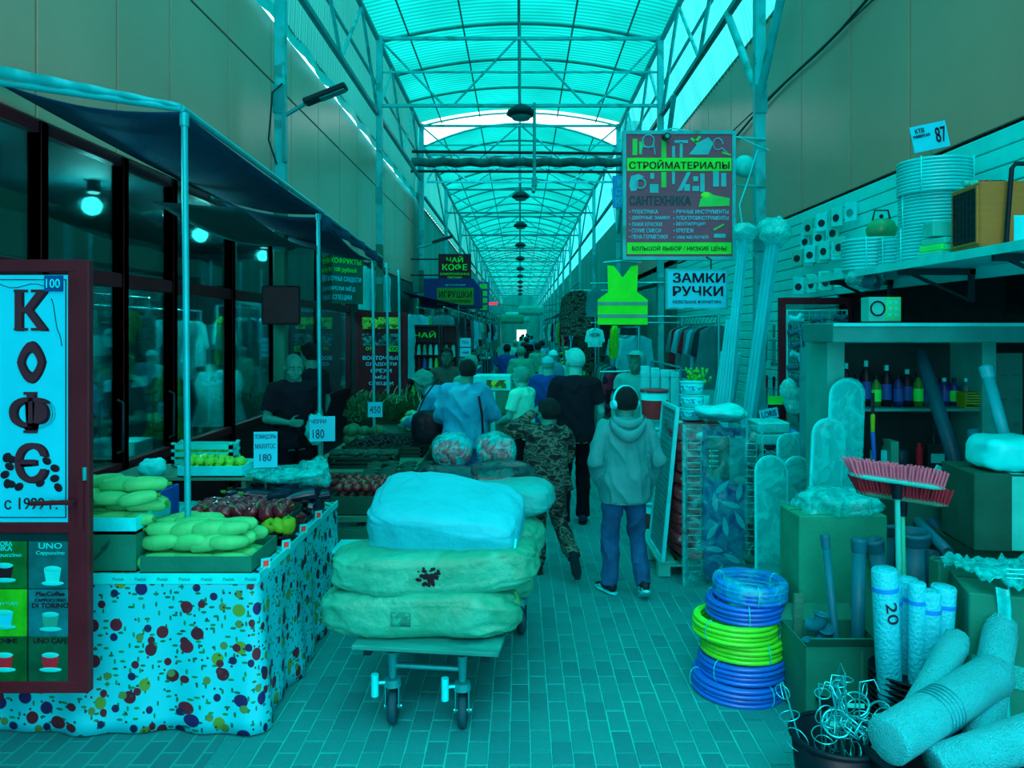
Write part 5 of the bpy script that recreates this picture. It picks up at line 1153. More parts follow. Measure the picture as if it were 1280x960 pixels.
# ---- tub with bubble wrap rolls
t = thing('tub', 'round black tub holding rolls of white wrap at the bottom right corner', 'tub', (1.66, 2.98, 0))
part('tub_body', G().lathe([(.001, 0), (.26, 0), (.30, .35), (.283, .35), (.245, .015), (.001, .015)], 36), m_black, t); part('rim', G().ring((0, 0, .35), .297, .016, 36, 8), m_black, t)
m_bub = mat('bubble_wrap', (5, 170, 178), .35, var=.06, bump=.9, bs=160, spec=.4)
def roll(L, r, s): 
    g = G().lathe([(.012, 0), (.03, .004), (r*.9, .0), (r, .012), (r*.99, L*.5), (r, L-.012), (r*.9, L), (.03, L-.004), (.012, L)], 26, fn=lambda a, z: 1+.025*math.sin(3*a+s)+.02*noise.noise(V((math.cos(a)*3, math.sin(a)*3, z*12+s)))); return g
for k, (p0, p1, r, lb) in enumerate([((1.38, 2.86, .60), (2.0, 3.22, .66), .088, 'large white roll with printed lines across the tub'), ((1.56, 2.86, .50), (2.05, 2.92, .60), .08, 'lowest front white roll across the tub'), ((1.58, 3.06, .58), (1.92, 3.36, .74), .06, 'thinner white roll behind the printed one'), ((1.85, 3.05, .50), (2.16, 3.42, .78), .07, 'white roll at the right side of the tub')]):
    a, b = V(p0)-V((0, 0, .15)), V(p1)-V((0, 0, .13)); d = b-a; o = solo('wrap_roll', roll(d.length, r, k), m_bub, lb, 'roll', a, d.to_track_quat('Z', 'Y').to_euler())
    part('ragged_end', G().lathe([(r*.98, d.length-.01), (r*.8, d.length+.05), (r*.5, d.length+.07), (r*.2, d.length+.02)], 20, fn=lambda a_, z: 1+.25*noise.noise(V((math.cos(a_)*4, math.sin(a_)*4, z*30)))), m_bub, o)
    if k == 0:
        for q in range(5): part('print_line', G().lathe([(r*1.012, .28+.022*q), (r*1.02, .283+.022*q), (r*1.012, .286+.022*q)], 26), mat('grey_print', (0, 105, 115), .6, bump=0), o)
# ---- stack of black pots with white rolls standing in it
g0 = thing('pot_stack', 'tall stack of nested black plant pots with white rolls standing in it', 'pots', (1.86, 3.62, 0))
for k in range(13):
    z = .02+.028*k; part('pot', G().lathe([(.155, z), (.176, z+.012), (.178, z+.02), (.186, z+.024), (.186, z+.03), (.17, z+.03), (.15, z+.004)], 32), m_black, g0, label='topmost black pot' if k == 12 else None)
part('pot_base', G().lathe([(.001, 0), (.14, 0), (.155, .06), (.001, .06)], 24), m_black, g0)
solo('pot_stack', G().lathe([(.001, 0), (.15, 0), (.17, .16), (.185, .165), (.185, .175), (.16, .175), (.001, .14)], 32), m_black, 'lower black pot left of the tall pot stack', 'pots', (1.66, 3.78, 0))
m_wov = mat('white_woven_polypropylene', (8, 162, 178), .5, var=.06, bump=.5, bs=60)
random.seed(5)
for k, (dx, dy, r) in enumerate([(-.11, -.04, .058), (-.015, -.08, .036), (.045, -.075, .045), (.105, -.03, .05), (.0, .04, .05), (-.06, .05, .04)]):
    H = (.75, .70, .66, .67, .68, .66)[k]; L0 = .1
    o = solo('woven_roll', G().lathe([(.01, L0), (r*.9, L0), (r, L0+.01), (r*1.02, .4), (r*1.05, H-.01), (r*.95, H), (r*.6, H-.008), (r*.55, H+.003), (r*.2, H-.005), (.01, H-.005)], 22, fn=lambda a, z: 1+.06*math.sin(2*a+k)+.03*noise.noise(V((a, z*14, k)))), m_wov,
             ['widest white roll with 20 written on it, leftmost in the pots', 'narrow white roll second from left in the pots', 'white roll in the middle front of the pots', 'rightmost white roll in the pots', 'white roll behind the middle one in the pots', 'white roll behind the leftmost in the pots'][k], 'roll', (1.86+dx, 3.62+dy, .13), (U(-.03, .03), (-.05 if k == 0 else .04 if k == 3 else .0), 0))
    part('blue_band', G().lathe([(r*1.06, H-.1), (r*1.075, H-.095), (r*1.06, H-.08)], 22, fn=lambda a, z: 1+.06*math.sin(2*a+k)), mat('blue_band', (0, 110, 190), .5, bump=0), o)
    if k == 0:
        text('20', .10, .05, (.0, -r*1.07, H-.19), m_ink, o, rot=(0, PI/2*.95, 0), bold=-.01)
# ---- brooms
for k, (x, y, z, lb, rz) in enumerate([(1.915, 3.86, 1.235, 'upper broom with pink bristles turned up, in the white rolls', .06), (2.0, 3.98, 1.12, 'lower broom with dark red bristles turned up, in the white rolls', .03)]):
    t = thing('broom', lb, 'broom', (x, y, 0)); w = .47
    part('handle', G().cyl((.02, 0, .15), (0, 0, z-.03), .0135, n=12), m_pale if k == 0 else mat('green_handle', (20, 160, 130), .4), t)
    h = part('broom_head', G().loft([((i*w/8-w/2, 0, z-.045*(i*w/8-w/2)/.3+(-.0)), (0, 0, .017*(1 if 0 < i < 8 else .5)), (0, .038*(1 if 0 < i < 8 else .5), 0)) for i in range(9)], 12), m_pale if k == 0 else m_wood, t)
    part('socket', G().cyl((0, 0, z-.09), (0, 0, z-.01), .024, .03), m_black, t)
    g = G()
    for i in range(26):
        for j in range(4):
            bx = -w/2+.015+i*(w-.03)/25; zz0 = z-.045*bx/.3; g.cyl((bx, -.027+.018*j, zz0), (bx*1.12+U(-.005, .005)-.01, -.05+.033*j, zz0+.085+U(-.006, .006)), .0052, .0065, 5)
    part('bristles', g, mat('pink_bristle', (170, 90, 115), .7, bump=0) if k == 0 else mat('dark_red_bristle', (125, 35, 50), .7, bump=0), t, kind='stuff')
# ---- cartons
def carton(label, loc, w, d, h, rz=0, m=None, tape=True, opn=False, flap=0.0, name='carton'):
    m = m or m_carton; t = thing(name, label, 'carton', loc, rz)
    if opn:
        g = G().box((0, 0, .004), (w, d, .008)); 
        for s in (-1, 1): g.box((0, s*(d/2-.003), h/2), (w, .006, h)).box((s*(w/2-.003), 0, h/2), (.006, d-.012, h))
        part('carton_body', g, m, t)
        for s in (-1, 1): part('flap', G().box((0, s*(d/2+.03), h+.03), (w, .005, .1), (-s*.8, 0, 0)), m, t)
    else:
        part('carton_body', G().box((0, 0, h/2), (w, d, h)), m, t, bevel=.006)
        part('flap_seam', G().box((0, -.0, h+.001), (w*.98, .004, .003)), m_ink, t)
    if tape: part('tape', G().box((0, -d/2-.002, h*.5), (.06, .003, h*.95)).box((0, 0, h+.002), (.06, d, .002)) if not opn else G().box((w*.2, -d/2-.002, h*.5), (.012, .002, h*.9)).box((w*.2+.02, -d/2-.002, h*.5), (.09, .002, .006)), m_pale if not opn else m_wood, t)
    return t
carton('low open carton of grey pipe elbows behind the chrome racks', (1.63, 3.98, 0), .40, .36, .42, .0, m_carton, True, True)
big = carton('big tall carton draped with clear plastic behind the leaning grey pipes', (1.81, 4.41, 0), .50, .30, .96, .02, mat('teal_carton', (0, 118, 96), .7), False)
solo('plastic_cover', G().ell((0, 0, 0), (.22, .17, .07), 40, 26, .7, fn=lambda v: v*(1+.3*noise.noise(v*11)+.1*noise.noise(v*33))), m_filmd, 'heap of crumpled clear film on top of the big tall carton', 'plastic', (1.84, 4.42, 1.0))
ca = carton('large carton with a printed tape band at the right edge', (2.42, 3.62, 0), .62, .5, .80, -.3, m_carton, False)
part('printed_tape', G().box((0, -.254, .42), (.62, .004, .10), (0, .18, 0)), palette('tape_print', [(0, 150, 145), (0, 110, 110), (0, 150, 145), (0, 165, 160)], 70, .5, (1, 1, 3)), ca)
carton('dark carton stacked above the large carton at the right edge', (2.58, 4.1, .86), .42, .4, .40, -.12, m_carton2, True)
carton('plain carton under the dark stacked carton', (2.64, 4.2, 0), .5, .42, .85, 0, m_carton2, False)
solo('foam_block', G().ell((0, 0, 0), (.18, .15, .09), 34, 20, .5, fn=lambda v: v*(1+.12*noise.noise(v*15))), m_white2, 'white foam lump on the stacked dark carton', 'foam', (2.60, 4.05, 1.35))
solo('plastic_sheet', G().surf(lambda u, v: (2.14+.07*u+.02*math.sin(v*7), 3.42+.02*math.sin(u*8+v*5), .84-.74*v), 10, 24, .004), film('tall_film', (.5, .9, .95), .6, .2, 7), 'pale plastic sheet hanging down before the large carton', 'plastic')
solo('plastic_sheet', G().surf(lambda u, v: (2.1+.5*u, 3.4+.4*v, .87+.05*noise.noise(V((u*5, v*5, 0)))+.03*noise.noise(V((u*17, v*15, 3)))), 26, 20, .003), m_filmd, 'crumpled clear sheet spread on the large carton', 'plastic')
carton('tall narrow brown carton standing right of the white rolls', (2.14, 3.86, 0), .085, .085, .84, .1, m_carton, False, name='narrow_carton')
for k in range(3): solo('rod', G().tube([(2.24, 3.5, .86+.02*k), (2.4, 3.42, .875+.02*k), (2.62, 3.38, .84+.02*k)], .006, 6), m_chrome, ['lowest', 'middle', 'top'][k]+' thin bent rod lying on the large carton', 'rod')
# ---- grey drain pipes
def pipe(a, b, r, m, label, socket=True, sticker=False):
    a, b = V(a), V(b); d = b-a; L = d.length; t = thing('drain_pipe', label, 'pipe', a, d.to_track_quat('Z', 'Y').to_euler())
    part('pipe_tube', G().lathe([(r*.86, 0), (r, 0), (r, L-.07 if socket else L), (r*.86, L-.07 if socket else L), (r*.86, 0)], 22), m, t)
    if socket: part('socket', G().lathe([(r, L-.075), (r*1.17, L-.06), (r*1.17, L-.025), (r*1.25, L-.02), (r*1.25, L-.008), (r*1.16, L), (r*.98, L), (r*.98, L-.06)], 22), m, t)
    if sticker: part('sticker', G().box((0, -r-.001, L-.2), (r*.7, .002, .06)), m_white, t)
    return t
pipe((1.66, 3.9, .02), tuple(at(1031, 668, 4.05)), .02, m_grey, 'thin grey pipe leaning left in the open carton')
pipe((1.75, 3.95, .02), tuple(at(1074, 673, 4.05)), .034, m_grey, 'thicker grey pipe with a small sticker in the open carton', True, True)
pipe((2.13, 4.22, .02), tuple(at(1092, 674, 4.2)), .042, m_grey, 'grey pipe with wide socket right of the sticker pipe')
pipe((2.24, 4.32, .02), tuple(at(1142, 664, 4.25)), .075, m_grey, 'widest grey pipe behind the white rolls')
pipe((2.2, 4.55, .02), tuple(at(1108, 652, 4.5)), .06, m_grey, 'second wide grey pipe behind the widest one')
pipe((2.24, 4.1, .02), tuple(at(1165, 690, 4.0)), .035, m_greyd, 'short dark pipe right of the white rolls', False)
pipe((2.27, 3.95, .02), tuple(at(1181, 705, 3.85)), .027, m_greyd, 'short thin pipe end beside the narrow carton', False)
pipe(tuple(at(1222, 665, 4.2)), tuple(at(1150, 440, 4.75)), .04, m_greyd, 'long dark pipe leaning across the cabinet', False)
pipe(tuple(at(1236, 660, 4.3)), tuple(at(1216, 537, 4.45)), .033, m_grey, 'grey pipe leaning right of the long dark pipe', False)
pipe(tuple(at(1262, 570, 4.3)), tuple(at(1232, 458, 4.5)), .033, mat('pale_pipe', (0, 150, 165), .35), 'pale pipe leaning at the right end of the cabinet')
pipe(tuple(at(1200, 690, 4.35)), tuple(at(1150, 640, 4.5)), .05, m_greyd, 'dark pipe lying slanted behind the brooms', False)
pipe(tuple(at(1185, 690, 4.1)), tuple(at(1135, 640, 4.55)), .03, m_grey, 'grey pipe lying slanted under the brooms', False)
for k, (px, py) in enumerate([(1027, 768), (1032, 786), (1040, 806), (1012, 800)]):
    p = at(px, py, 3.95); t = thing('pipe_elbow', 'grey pipe elbow lying in the open carton', 'pipe', p, (U(-.5, .5), U(-.5, .5), U(0, 6)), 'pipe elbows in the open carton')
    part('elbow', G().tube([(0, 0, 0), (0, 0, -.04), (.02, 0, -.07), (.06, 0, -.08)], .034, 16), m_grey, t); part('collar', G().ring((0, 0, 0), .036, .006, 20, 6), m_grey, t)
# ---- ironing-board shaped boards in plastic
m_ib = mat('ironing_board_cover', (0, 125, 130), .5, var=.08, c2=(0, 112, 118), w2=.6); m_ibf = film('board_film', (.7, .95, .95), .35, .12, 6)
def board(label, px0, py0, px1, pyt, Y, lean=.15, zb=.0, m=None):
    xl, xr = at(px0, py0, Y).x, at(px1, py0, Y).x; w = (xr-xl)*.92; H = at(px0, pyt, Y).z-zb; xc = (xl+xr)/2
    n = 14; P = [(-w/2, 0)]+[(w/2*math.cos(PI-PI*i/n), H-w/2+w/2*math.sin(PI*i/n)*1.0) for i in range(n+1)]+[(w/2, 0)]
    t = thing('wrapped_board', label, 'board', (xc-.06, Y, zb), (-lean, .06, .12))
    part('board_panel', G().prism(P, 0, .03), m or m_ib, t); part('board_edge', G().tube([(x, .012, z) for x, z in P], .014, 6), m_white, t)
    part('film', G().prism([(x*1.1, z*1.012) for x, z in P], -.012, -.01), m_ibf, t)
    part('board_label', G().box((w*.2, -.004, H*.45), (w*.3, .004, .06), (0, .5, 0)), m_cream, t)
board('plastic wrapped rounded board nearest the hose coils', 956, 600, 1000, 574, 5.1)
board('plastic wrapped rounded board second from the hose coils', 992, 600, 1032, 575, 5.25)
board('small rounded board top behind the two nearest boards', 984, 560, 1014, 545, 5.6)
board('tall plastic wrapped rounded board before the blue roll', 1016, 560, 1058, 526, 4.66, .03)
board('tallest plastic wrapped rounded board beside the cabinet', 1036, 520, 1081, 476, 4.72, .03)
t = thing('tall_roll', 'tall blue and grey wrapped roll standing by the maroon door', 'roll', (at(1014, 500, 5.75).x, 5.75, 0))
part('roll_body', G().cyl((-.03, 0, 0), (-.03, 0, 1.87), .055, n=16), m_ib, t); part('blue_side', G().cyl((.05, 0, 0), (.05, 0, 1.88), .05, n=16), mat('blue_sheet', (0, 60, 135), .4), t)
text('САНТЕХ', .3, .04, (.05, -.053, 1.2), m_white2, t, rot=(0, PI/2, 0))
# ---- the cabinet facing the camera
Cb = thing('shelf_cabinet', 'grey cabinet with a deep top slab and dark shelves by the shop opening', 'cabinet', (2.5, 5.08, 0))
m_cab2 = mat('grey_cabinet', (0, 110, 108), .5); m_cabd = mat('cabinet_back', (0, 40, 42), .7)
part('top_slab', G().box((.06, -.22, 1.985), (1.32, .5, .12)), m_cab2, Cb, bevel=.006)
part('top_edge', G().box((.06, -.475, 2.035), (1.32, .012, .02)), m_cream, Cb)
for x, w in ((-.48, .11), (.5, .09)): part('side_panel', G().box((x, -.04, .965), (w, .36, 1.92)), mat('pale_cabinet_side', (0, 135, 128), .5), Cb)
part('back_panel', G().box((.02, .15, .965), (1.0, .02, 1.9)), m_cabd, Cb)
for z in (1.49, 1.04, .6): part('shelf', G().box((.01, -.04, z), (.88, .34, .018)), m_cab2, Cb)
part('pegboard', G().box((.68, -.05, 1.3), (.28, .02, 1.1)), mat('pegboard', (0, 98, 92), .6), Cb)
for i in range(6):
    for j in range(3): part('peg', G().cyl((.6+.08*j, -.06, .9+.16*i), (.6+.08*j, -.12, .91+.16*i), .004, n=5), m_chrome, Cb)
def bottle(h, r): return G().lathe([(.001, 0), (r, 0), (r, h*.62), (r*.45, h*.76), (r*.4, h*.8), (.001, h*.8)], 14)
bc = [m_black, mat('navy_bottle', (0, 40, 90), .3, bump=0), mat('green_bottle', (10, 100, 40), .3, bump=0), mat('teal_bottle', (0, 80, 85), .3, bump=0)]
for i in range(13):
    k = (0, 3, 0, 2, 0, 1, 0, 2, 3, 1, 1, 1, 3)[i]; h = U(.22, .34) if i < 9 else .2
    t = thing('bottle', ('dark', 'navy', 'green', 'teal')[k]+' bottle on the cabinet shelf', 'bottle', (2.15+.067*i, 5.02+U(-.04, .04), 1.5), U(0, 3), 'bottles on the cabinet shelf')
    t['label'] = ('dark', 'navy', 'green', 'teal')[k]+' bottle on the cabinet shelf, '+['first', 'second', 'third', 'fourth', 'fifth', 'sixth', 'seventh', 'eighth', 'ninth', 'tenth', 'eleventh', 'twelfth', 'last'][i]+' from its left end'; del t['group']
    part('bottle_body', bottle(h, .032), bc[k], t); part('bottle_cap', G().cyl((0, 0, h*.8), (0, 0, h*.92), .014), m_black if i % 2 else m_cream, t)
    part('bottle_label', G().lathe([(.033, h*.15), (.0335, h*.5)], 14), m_lime if i in (3, 7, 11) else m_navyp, t)
t = thing('basket', 'yellow green plastic basket at the right of the cabinet shelf', 'basket', (2.5+.42-.0, 4.93, 1.5)); my = mat('yellow_basket', (60, 130, 20), .5)
for q in range(5): part('basket_band', G().frame(.12, .1, .006, .1, (0, 0, .05)), my, t) if q == 0 else part('basket_band', G().box((0, -.052, .014+.017*q), (.12, .004, .008)), my, t)
random.seed(23)
for i in range(16):
    z = (1.05, .61)[i % 2]; x = 2.12+.05*i; h = U(.12, .34); k = i % 5
    if k == 0: g, nm, lb = G().cyl((0, 0, 0), (0, 0, h), .022, n=12).cyl((0, 0, h), (0, 0, h+.03), .012), 'spray_can', 'spray can'
    elif k == 1: g, nm, lb = G().box((0, 0, h/2), (.05, .12, h)), 'hardware_box', 'narrow box'
    elif k == 2: g, nm, lb = G().caps((0, 0, .02), (0, 0, h), .018, .013).cyl((0, 0, h), (0, 0, h+.08), .008), 'hand_tool', 'hand tool'
    elif k == 3: g, nm, lb = G().lathe([(.001, 0), (.04, 0), (.045, h*.6), (.03, h*.62), (.001, h*.6)], 14), 'tin', 'tin'
    else: g, nm, lb = G().box((0, 0, h/2), (.04, .03, h)).box((0, 0, h), (.07, .035, .03)), 'brush', 'brush'
    solo(nm, g, random.choice([m_black, m_blue, m_carton, m_greyd, m_green, m_red, m_teal, m_dark]), '%s on the %s cabinet shelf, %s from its left end' % (lb, ('middle', 'lower')[i % 2], ['first', 'second', 'third', 'fourth', 'fifth', 'sixth', 'seventh', 'eighth'][i//2]), nm.split('_')[-1], (x, 4.98+U(-.05, .05), z))
t = thing('knife_blade', 'long yellow and black scraper hanging at the cabinet left side', 'tool', tuple(at(1091, 520, 4.62)))
part('scraper_handle', G().caps((0, 0, 0), (0, 0, -.1), .014, .012), my, t); part('scraper_grip', G().caps((0, 0, -.1), (.01, 0, -.26), .013, .011), m_blue, t); part('scraper_blade', G().box((0, 0, .07), (.02, .006, .14)), m_black, t)
t = thing('tool_tray', 'dark tray of tools with lime pliers behind the brooms', 'tray', tuple(at(1150, 600, 4.55)))
part('tray_body', G().box((0, 0, 0), (.36, .2, .04)).box((-.05, 0, .05), (.24, .14, .05)), m_dark, t, bevel=.006); part('tray_lid', G().box((.07, -.08, .06), (.06, .02, .07), (0, .5, 0)), m_cream, t)
part('pliers', G().caps((.1, -.1, .03), (.26, -.12, .02), .012, .009).caps((.1, -.1, .05), (.25, -.08, .04), .01, .008), mat('neon_lime', (90, 220, 20), .4), t)
solo('tool_stand', G().box((0, 0, .5), (.4, .3, 1.02)), m_carton2, 'dark carton column carrying the tool tray', 'carton', (at(1150, 600, 4.55).x+.0, 4.58, .0))
# ---- maroon door leaf with wire grid of pipe fittings
D = thing('grid_door', 'open maroon door leaf with a wire grid of pipe fittings', 'door', (2.72, 7.0, 0.02))
part('door_frame', G().frame(.68, 2.28, .06, .045, (0, 0, 1.14)), m_maroon, D, bevel=.004)
part('door_glass', G().box((0, .02, 1.14), (.56, .006, 2.16)), m_glass, D)
part('door_handle', G().cyl((-.31, -.03, 1.05), (-.31, -.08, 1.05), .01).cyl((-.31, -.08, 1.05), (-.2, -.08, 1.05), .01).box((-.31, -.027, 1.05), (.03, .01, .2)), m_dark, D)
g = G().frame(.56, .9, .012, .012, (0, -.04, 1.72))
for i in range(9): g.cyl((-.25+.06*i, -.04, 1.28), (-.25+.06*i, -.04, 2.16), .0025, n=4)
for i in range(14): g.cyl((-.28, -.04, 1.3+.063*i), (.28, -.04, 1.3+.063*i), .0025, n=4)
part('wire_grid', g, m_white, D)
k = 0
for i in range(7):
    for j in range(3):
        x, z = -.2+.2*j+U(-.02, .02), 2.1-.11*i; y = -.10
        t = thing('pipe_fitting', 'grey pipe fitting hung on the wire grid of the maroon door', 'fitting', (2.72+x, 7.0+y, z), (0, U(-.4, .4), 0), 'fittings on the wire grid'); r = U(.018, .03)
        part('fitting_body', G().cyl((-.07, 0, 0), (.06, 0, 0), r).cyl((-.075, 0, 0), (-.05, 0, 0), r*1.25).cyl((.01, 0, 0), (.04, -.02, -.06 if (i+j) % 2 else .05), r*.9), m_grey if (i+j) % 3 else m_white, t); part('fitting_hook', G().tube([(0, .06, .02), (0, .03, .03), (0, .0, .02)], .003, 4), m_chrome, t)
for i in range(6): solo('flexible_hose', G().tube([(2.52+.03*i, 6.9, 2.08), (2.54+.04*i, 6.88, 1.98), (2.55+.035*i, 6.86, 1.75+.02*i), (2.56+.02*i, 6.86, 1.5)], .011, 7), m_steel, 'braided hose drooping on the maroon door grid', 'hose', (0, 0, 0), 0, 'hoses on the door grid')
solo('plastic_bag', crump((.1, .08, .14), .4, 10, 21), m_filmw, 'white bag of small parts hanging on the maroon door handle', 'bag', tuple(at(990, 495, 6.75)))
solo('plastic_bag', crump((.1, .08, .07), .5, 14, 25), mat('blue_white_bag', (0, 120, 190), .4, c2=(0, 190, 200), w2=.5), 'blue and white bag below the maroon door handle', 'bag', tuple(at(988, 548, 6.7)))
# ---- high shelf with coils, heater, teapot
S = thing('wall_shelf', 'long pale shelf high on the right wall carrying pipe coils and a heater', 'shelf', (2.72, 5.0, 2.435))
part('shelf_board', G().box((0, 0, -.012), (.56, 3.0, .025)), m_white, S); part('shelf_lip', G().box((-.285, 0, -.02), (.012, 3.0, .05)), m_cream, S)
for y in (-1.0, 0, 1.1): part('bracket', G().box((.02, y, -.05), (.5, .03, .04)).box((.25, y, -.14), (.03, .03, .22)).cyl((-.15, y, -.06), (.24, y, -.24), .012), m_dark, S)
m_coil = mat('pale_pex_pipe', (0, 175, 180), .3, var=.06, bump=0, spec=.5)
def pcoil(label, x, y, z, R_, n, r=.011):
    t = thing('pipe_coil', label, 'coil', (x, y, z), U(0, 3)); g = G()
    for k in range(n): g.ring((0, 0, r+2*r*k), R_, r, 36, 7); 
    for k in range(0, n, 2): g.ring((0, 0, r+2*r*k), R_-2*r, r, 28, 5)
    part('coil_turns', g, m_coil, t); g = G(); H = 2*r*n
    for k in range(4):
        a = k*PI/2; c = V3(math.cos(a)*(R_-r), math.sin(a)*(R_-r), H/2); e = V3(math.cos(a), math.sin(a), 0); g.tube([c+e*sx*(2.4*r)+V3(0, 0, sz*(H/2+.004)) for sx, sz in ((-1, -1), (1, -1), (1, 1), (-1, 1))], .005, 4, True)
    part('strap', g, m_white2, t); return t
z0 = 2.437
pcoil('top big coil of pale pipe on the high shelf', 2.70, 4.95, z0+.44, .215, 10)
pcoil('middle big coil of pale pipe on the high shelf', 2.71, 4.97, z0+.22, .205, 10)
pcoil('bottom big coil of pale pipe on the high shelf', 2.71, 4.98, z0, .21, 10)
pcoil('left low coil of pale pipe at the shelf front', 2.62, 5.62, z0, .215, 9, .013)
pcoil('small low coil between the left coil and the big coils', 2.62, 5.26, z0, .12, 8, .012)
t = thing('teapot', 'round enamel teapot on the coil at the left of the shelf', 'teapot', (2.72, 5.72, z0+.236)); me_ = mat('olive_enamel', (15, 130, 85), .3, bump=0, spec=.5)
part('pot_body', G().lathe([(.001, 0), (.06, 0), (.1, .04), (.11, .09), (.09, .14), (.05, .165), (.001, .17)], 24), me_, t); part('pot_lid_knob', G().ell((0, 0, .185), (.016,)*3, 10, 8), m_black, t)
part('pot_handle', G().tube([(-.07, 0, .14), (-.05, 0, .23), (.05, 0, .23), (.07, 0, .14)], .007, 6), m_dark, t); part('spout', G().cyl((.09, -.0, .06), (.16, -.0, .14), .02, .012), me_, t)
t = thing('heater', 'wooden cased fan heater with a dark grille and tube handle on the shelf', 'heater', (2.72, 4.28, z0), math.radians(-6)); mw = mat('orange_wood_case', (128, 88, 40), .5, bump=.05, var=.06, stretch=(1, 1, 8))
part('case', G().bx(-.19, .19, -.14, .2, .02, .38), mw, t, bevel=.008)
part('grille_frame', G().frame(.3, .32, .012, .012, (0, 0, 0)).xf(Matrix.Translation((-.196, .02, .2)) @ Matrix.Rotation(PI/2, 4, 'Z')), mw, t); part('grille', G().box((-.193, .02, .2), (.012, .28, .3)), m_black, t)
g = G()
for i in range(7): g.box((-.2, .02, .07+.043*i), (.004, .28, .004))
for i in range(7): g.box((-.2, -.11+.043*i, .2), (.004, .004, .3))
part('grille_wires', g, m_dark, t)
part('tube_handle', G().tube([(-.07, -.17, 0), (-.06, -.175, .2), (-.04, -.17, .44), (-.02, -.17, .465), (.06, -.17, .465), (.08, -.17, .44), (.1, -.175, .2), (.13, -.17, 0)], .013, 8), m_black, t)
part('data_label', G().box((.03, -.142, .12), (.09, .003, .14)), m_white, t); part('foot', G().box((0, .03, .01), (.34, .3, .02)), m_black, t)
for k in range(3):
    t = thing('green_tray', ['bottom', 'middle', 'top'][k]+' pale plastic package beside the heater on the shelf', 'package', (2.56, 4.62, z0+.04*k), .2); part('package_body', G().box((0, 0, .02), (.18-.03*k, .2, .038)), mat('neon_pack', (20, 195, 90), .5) if k == 1 else m_pale, t, bevel=.006); part('package_band', G().box((0, -.101, .02), (.1, .003, .02)), m_white, t)
solo('small_box', G().box((0, 0, .03), (.16, .12, .09)), m_pale, 'small pale box on the green package stack', 'box', (2.58, 4.66, z0+.15), bevel=.005)
for k in range(3): solo('pipe_fitting', G().cyl((-.04, 0, .02), (.04, 0, .02), .02).cyl((0, 0, .02), (0, -.03, .02), .016), [m_pale, m_red, m_dark][k], ['pale', 'red', 'dark'][k]+' pipe fitting lying on top of the heater', 'fitting', (2.58+.08*k, 4.36, z0+.385))
t = thing('wall_sign', 'white number sign standing above the pipe coils', 'sign', tuple(at(1162, 171, 4.95)), (0, math.radians(-12), math.radians(0)))
part('card', G().box((0, 0, 0), (.235, .008, .17)), m_cyanp, t); text('87', .07, .1, (.07, -.007, 0), m_ink, t); text('КТВ', .06, .03, (-.06, -.007, .05), m_ink, t); text('УНИВЕРСАЛ', .11, .02, (-.055, -.007, .015), m_ink, t); part('card_stick', G().cyl((0, .01, -.17), (0, .01, 0), .006), m_wood, t)
# hung packages between shelf and post
random.seed(31)
for i in range(26):
    r, c = divmod(i, 7); y = 7.75-.17*c-.03*r; x = 2.93-.05*(i % 2); z = (3.05, 2.74, 2.46, 2.9)[r]-.02*(c % 2)
    t = thing('hung_package', '%s blister package in the %s row hung between post and shelf, %s along' % (['white', 'pale green', 'cream'][i % 3], ['top', 'middle', 'lowest', 'upper middle'][r], ['first', 'second', 'third', 'fourth', 'fifth', 'sixth', 'seventh'][c]), 'package', (x-.06*(r % 3), y, z), math.radians(-55)+U(-.2, .2))
    part('package_card', G().box((0, 0, 0), (.11, .03, .17)), [m_white, m_pale, m_cream][i % 3], t, bevel=.004); part('package_print', G().cyl((0, -.0155, -.01), (0, -.019, -.01), .035, n=14), m_dark if i % 2 else m_steel, t); part('package_hook', G().cyl((0, .0, .085), (0, .14, .1), .003, n=4), m_chrome, t)
t = thing('vent_fan_box', 'pale box with a fan picture standing on the cabinet top', 'box', tuple(at(1101, 386, 5.0)), 0)
part('box_body', G().box((0, 0, -.005), (.21, .12, .16)), m_pale, t, bevel=.004); part('fan_print', G().ring((-.05, -.064, 0), .045, .006, 20, 5, 'y'), m_ink, t); part('green_print', G().box((.05, -.062, 0), (.1, .003, .15)), mat('green_print', (20, 170, 110), .6), t)
for i in range(6): part('dot_print', G().cyl((.03+.04*(i % 2), -.063, -.04+.04*(i//2)), (.03+.04*(i % 2), -.066, -.04+.04*(i//2)), .012), m_cream, t)
t = thing('vent_duct', 'round duct wrapped in clear film under the high shelf', 'duct', tuple(at(1082, 348, 5.6)), (0, 0, .5))
part('duct_body', G().ell((0, 0, 0), (.16, .12, .09), 24, 16, fn=lambda v: v*(1+.15*noise.noise(v*18))), m_filmd, t); part('duct_tube', G().cyl((-.06, -.02, -.02), (-.1, -.16, -.04), .05, n=20, caps=False).ring((-.1, -.16, -.04), .05, .008, 20, 6, 'y'), m_grey, t)
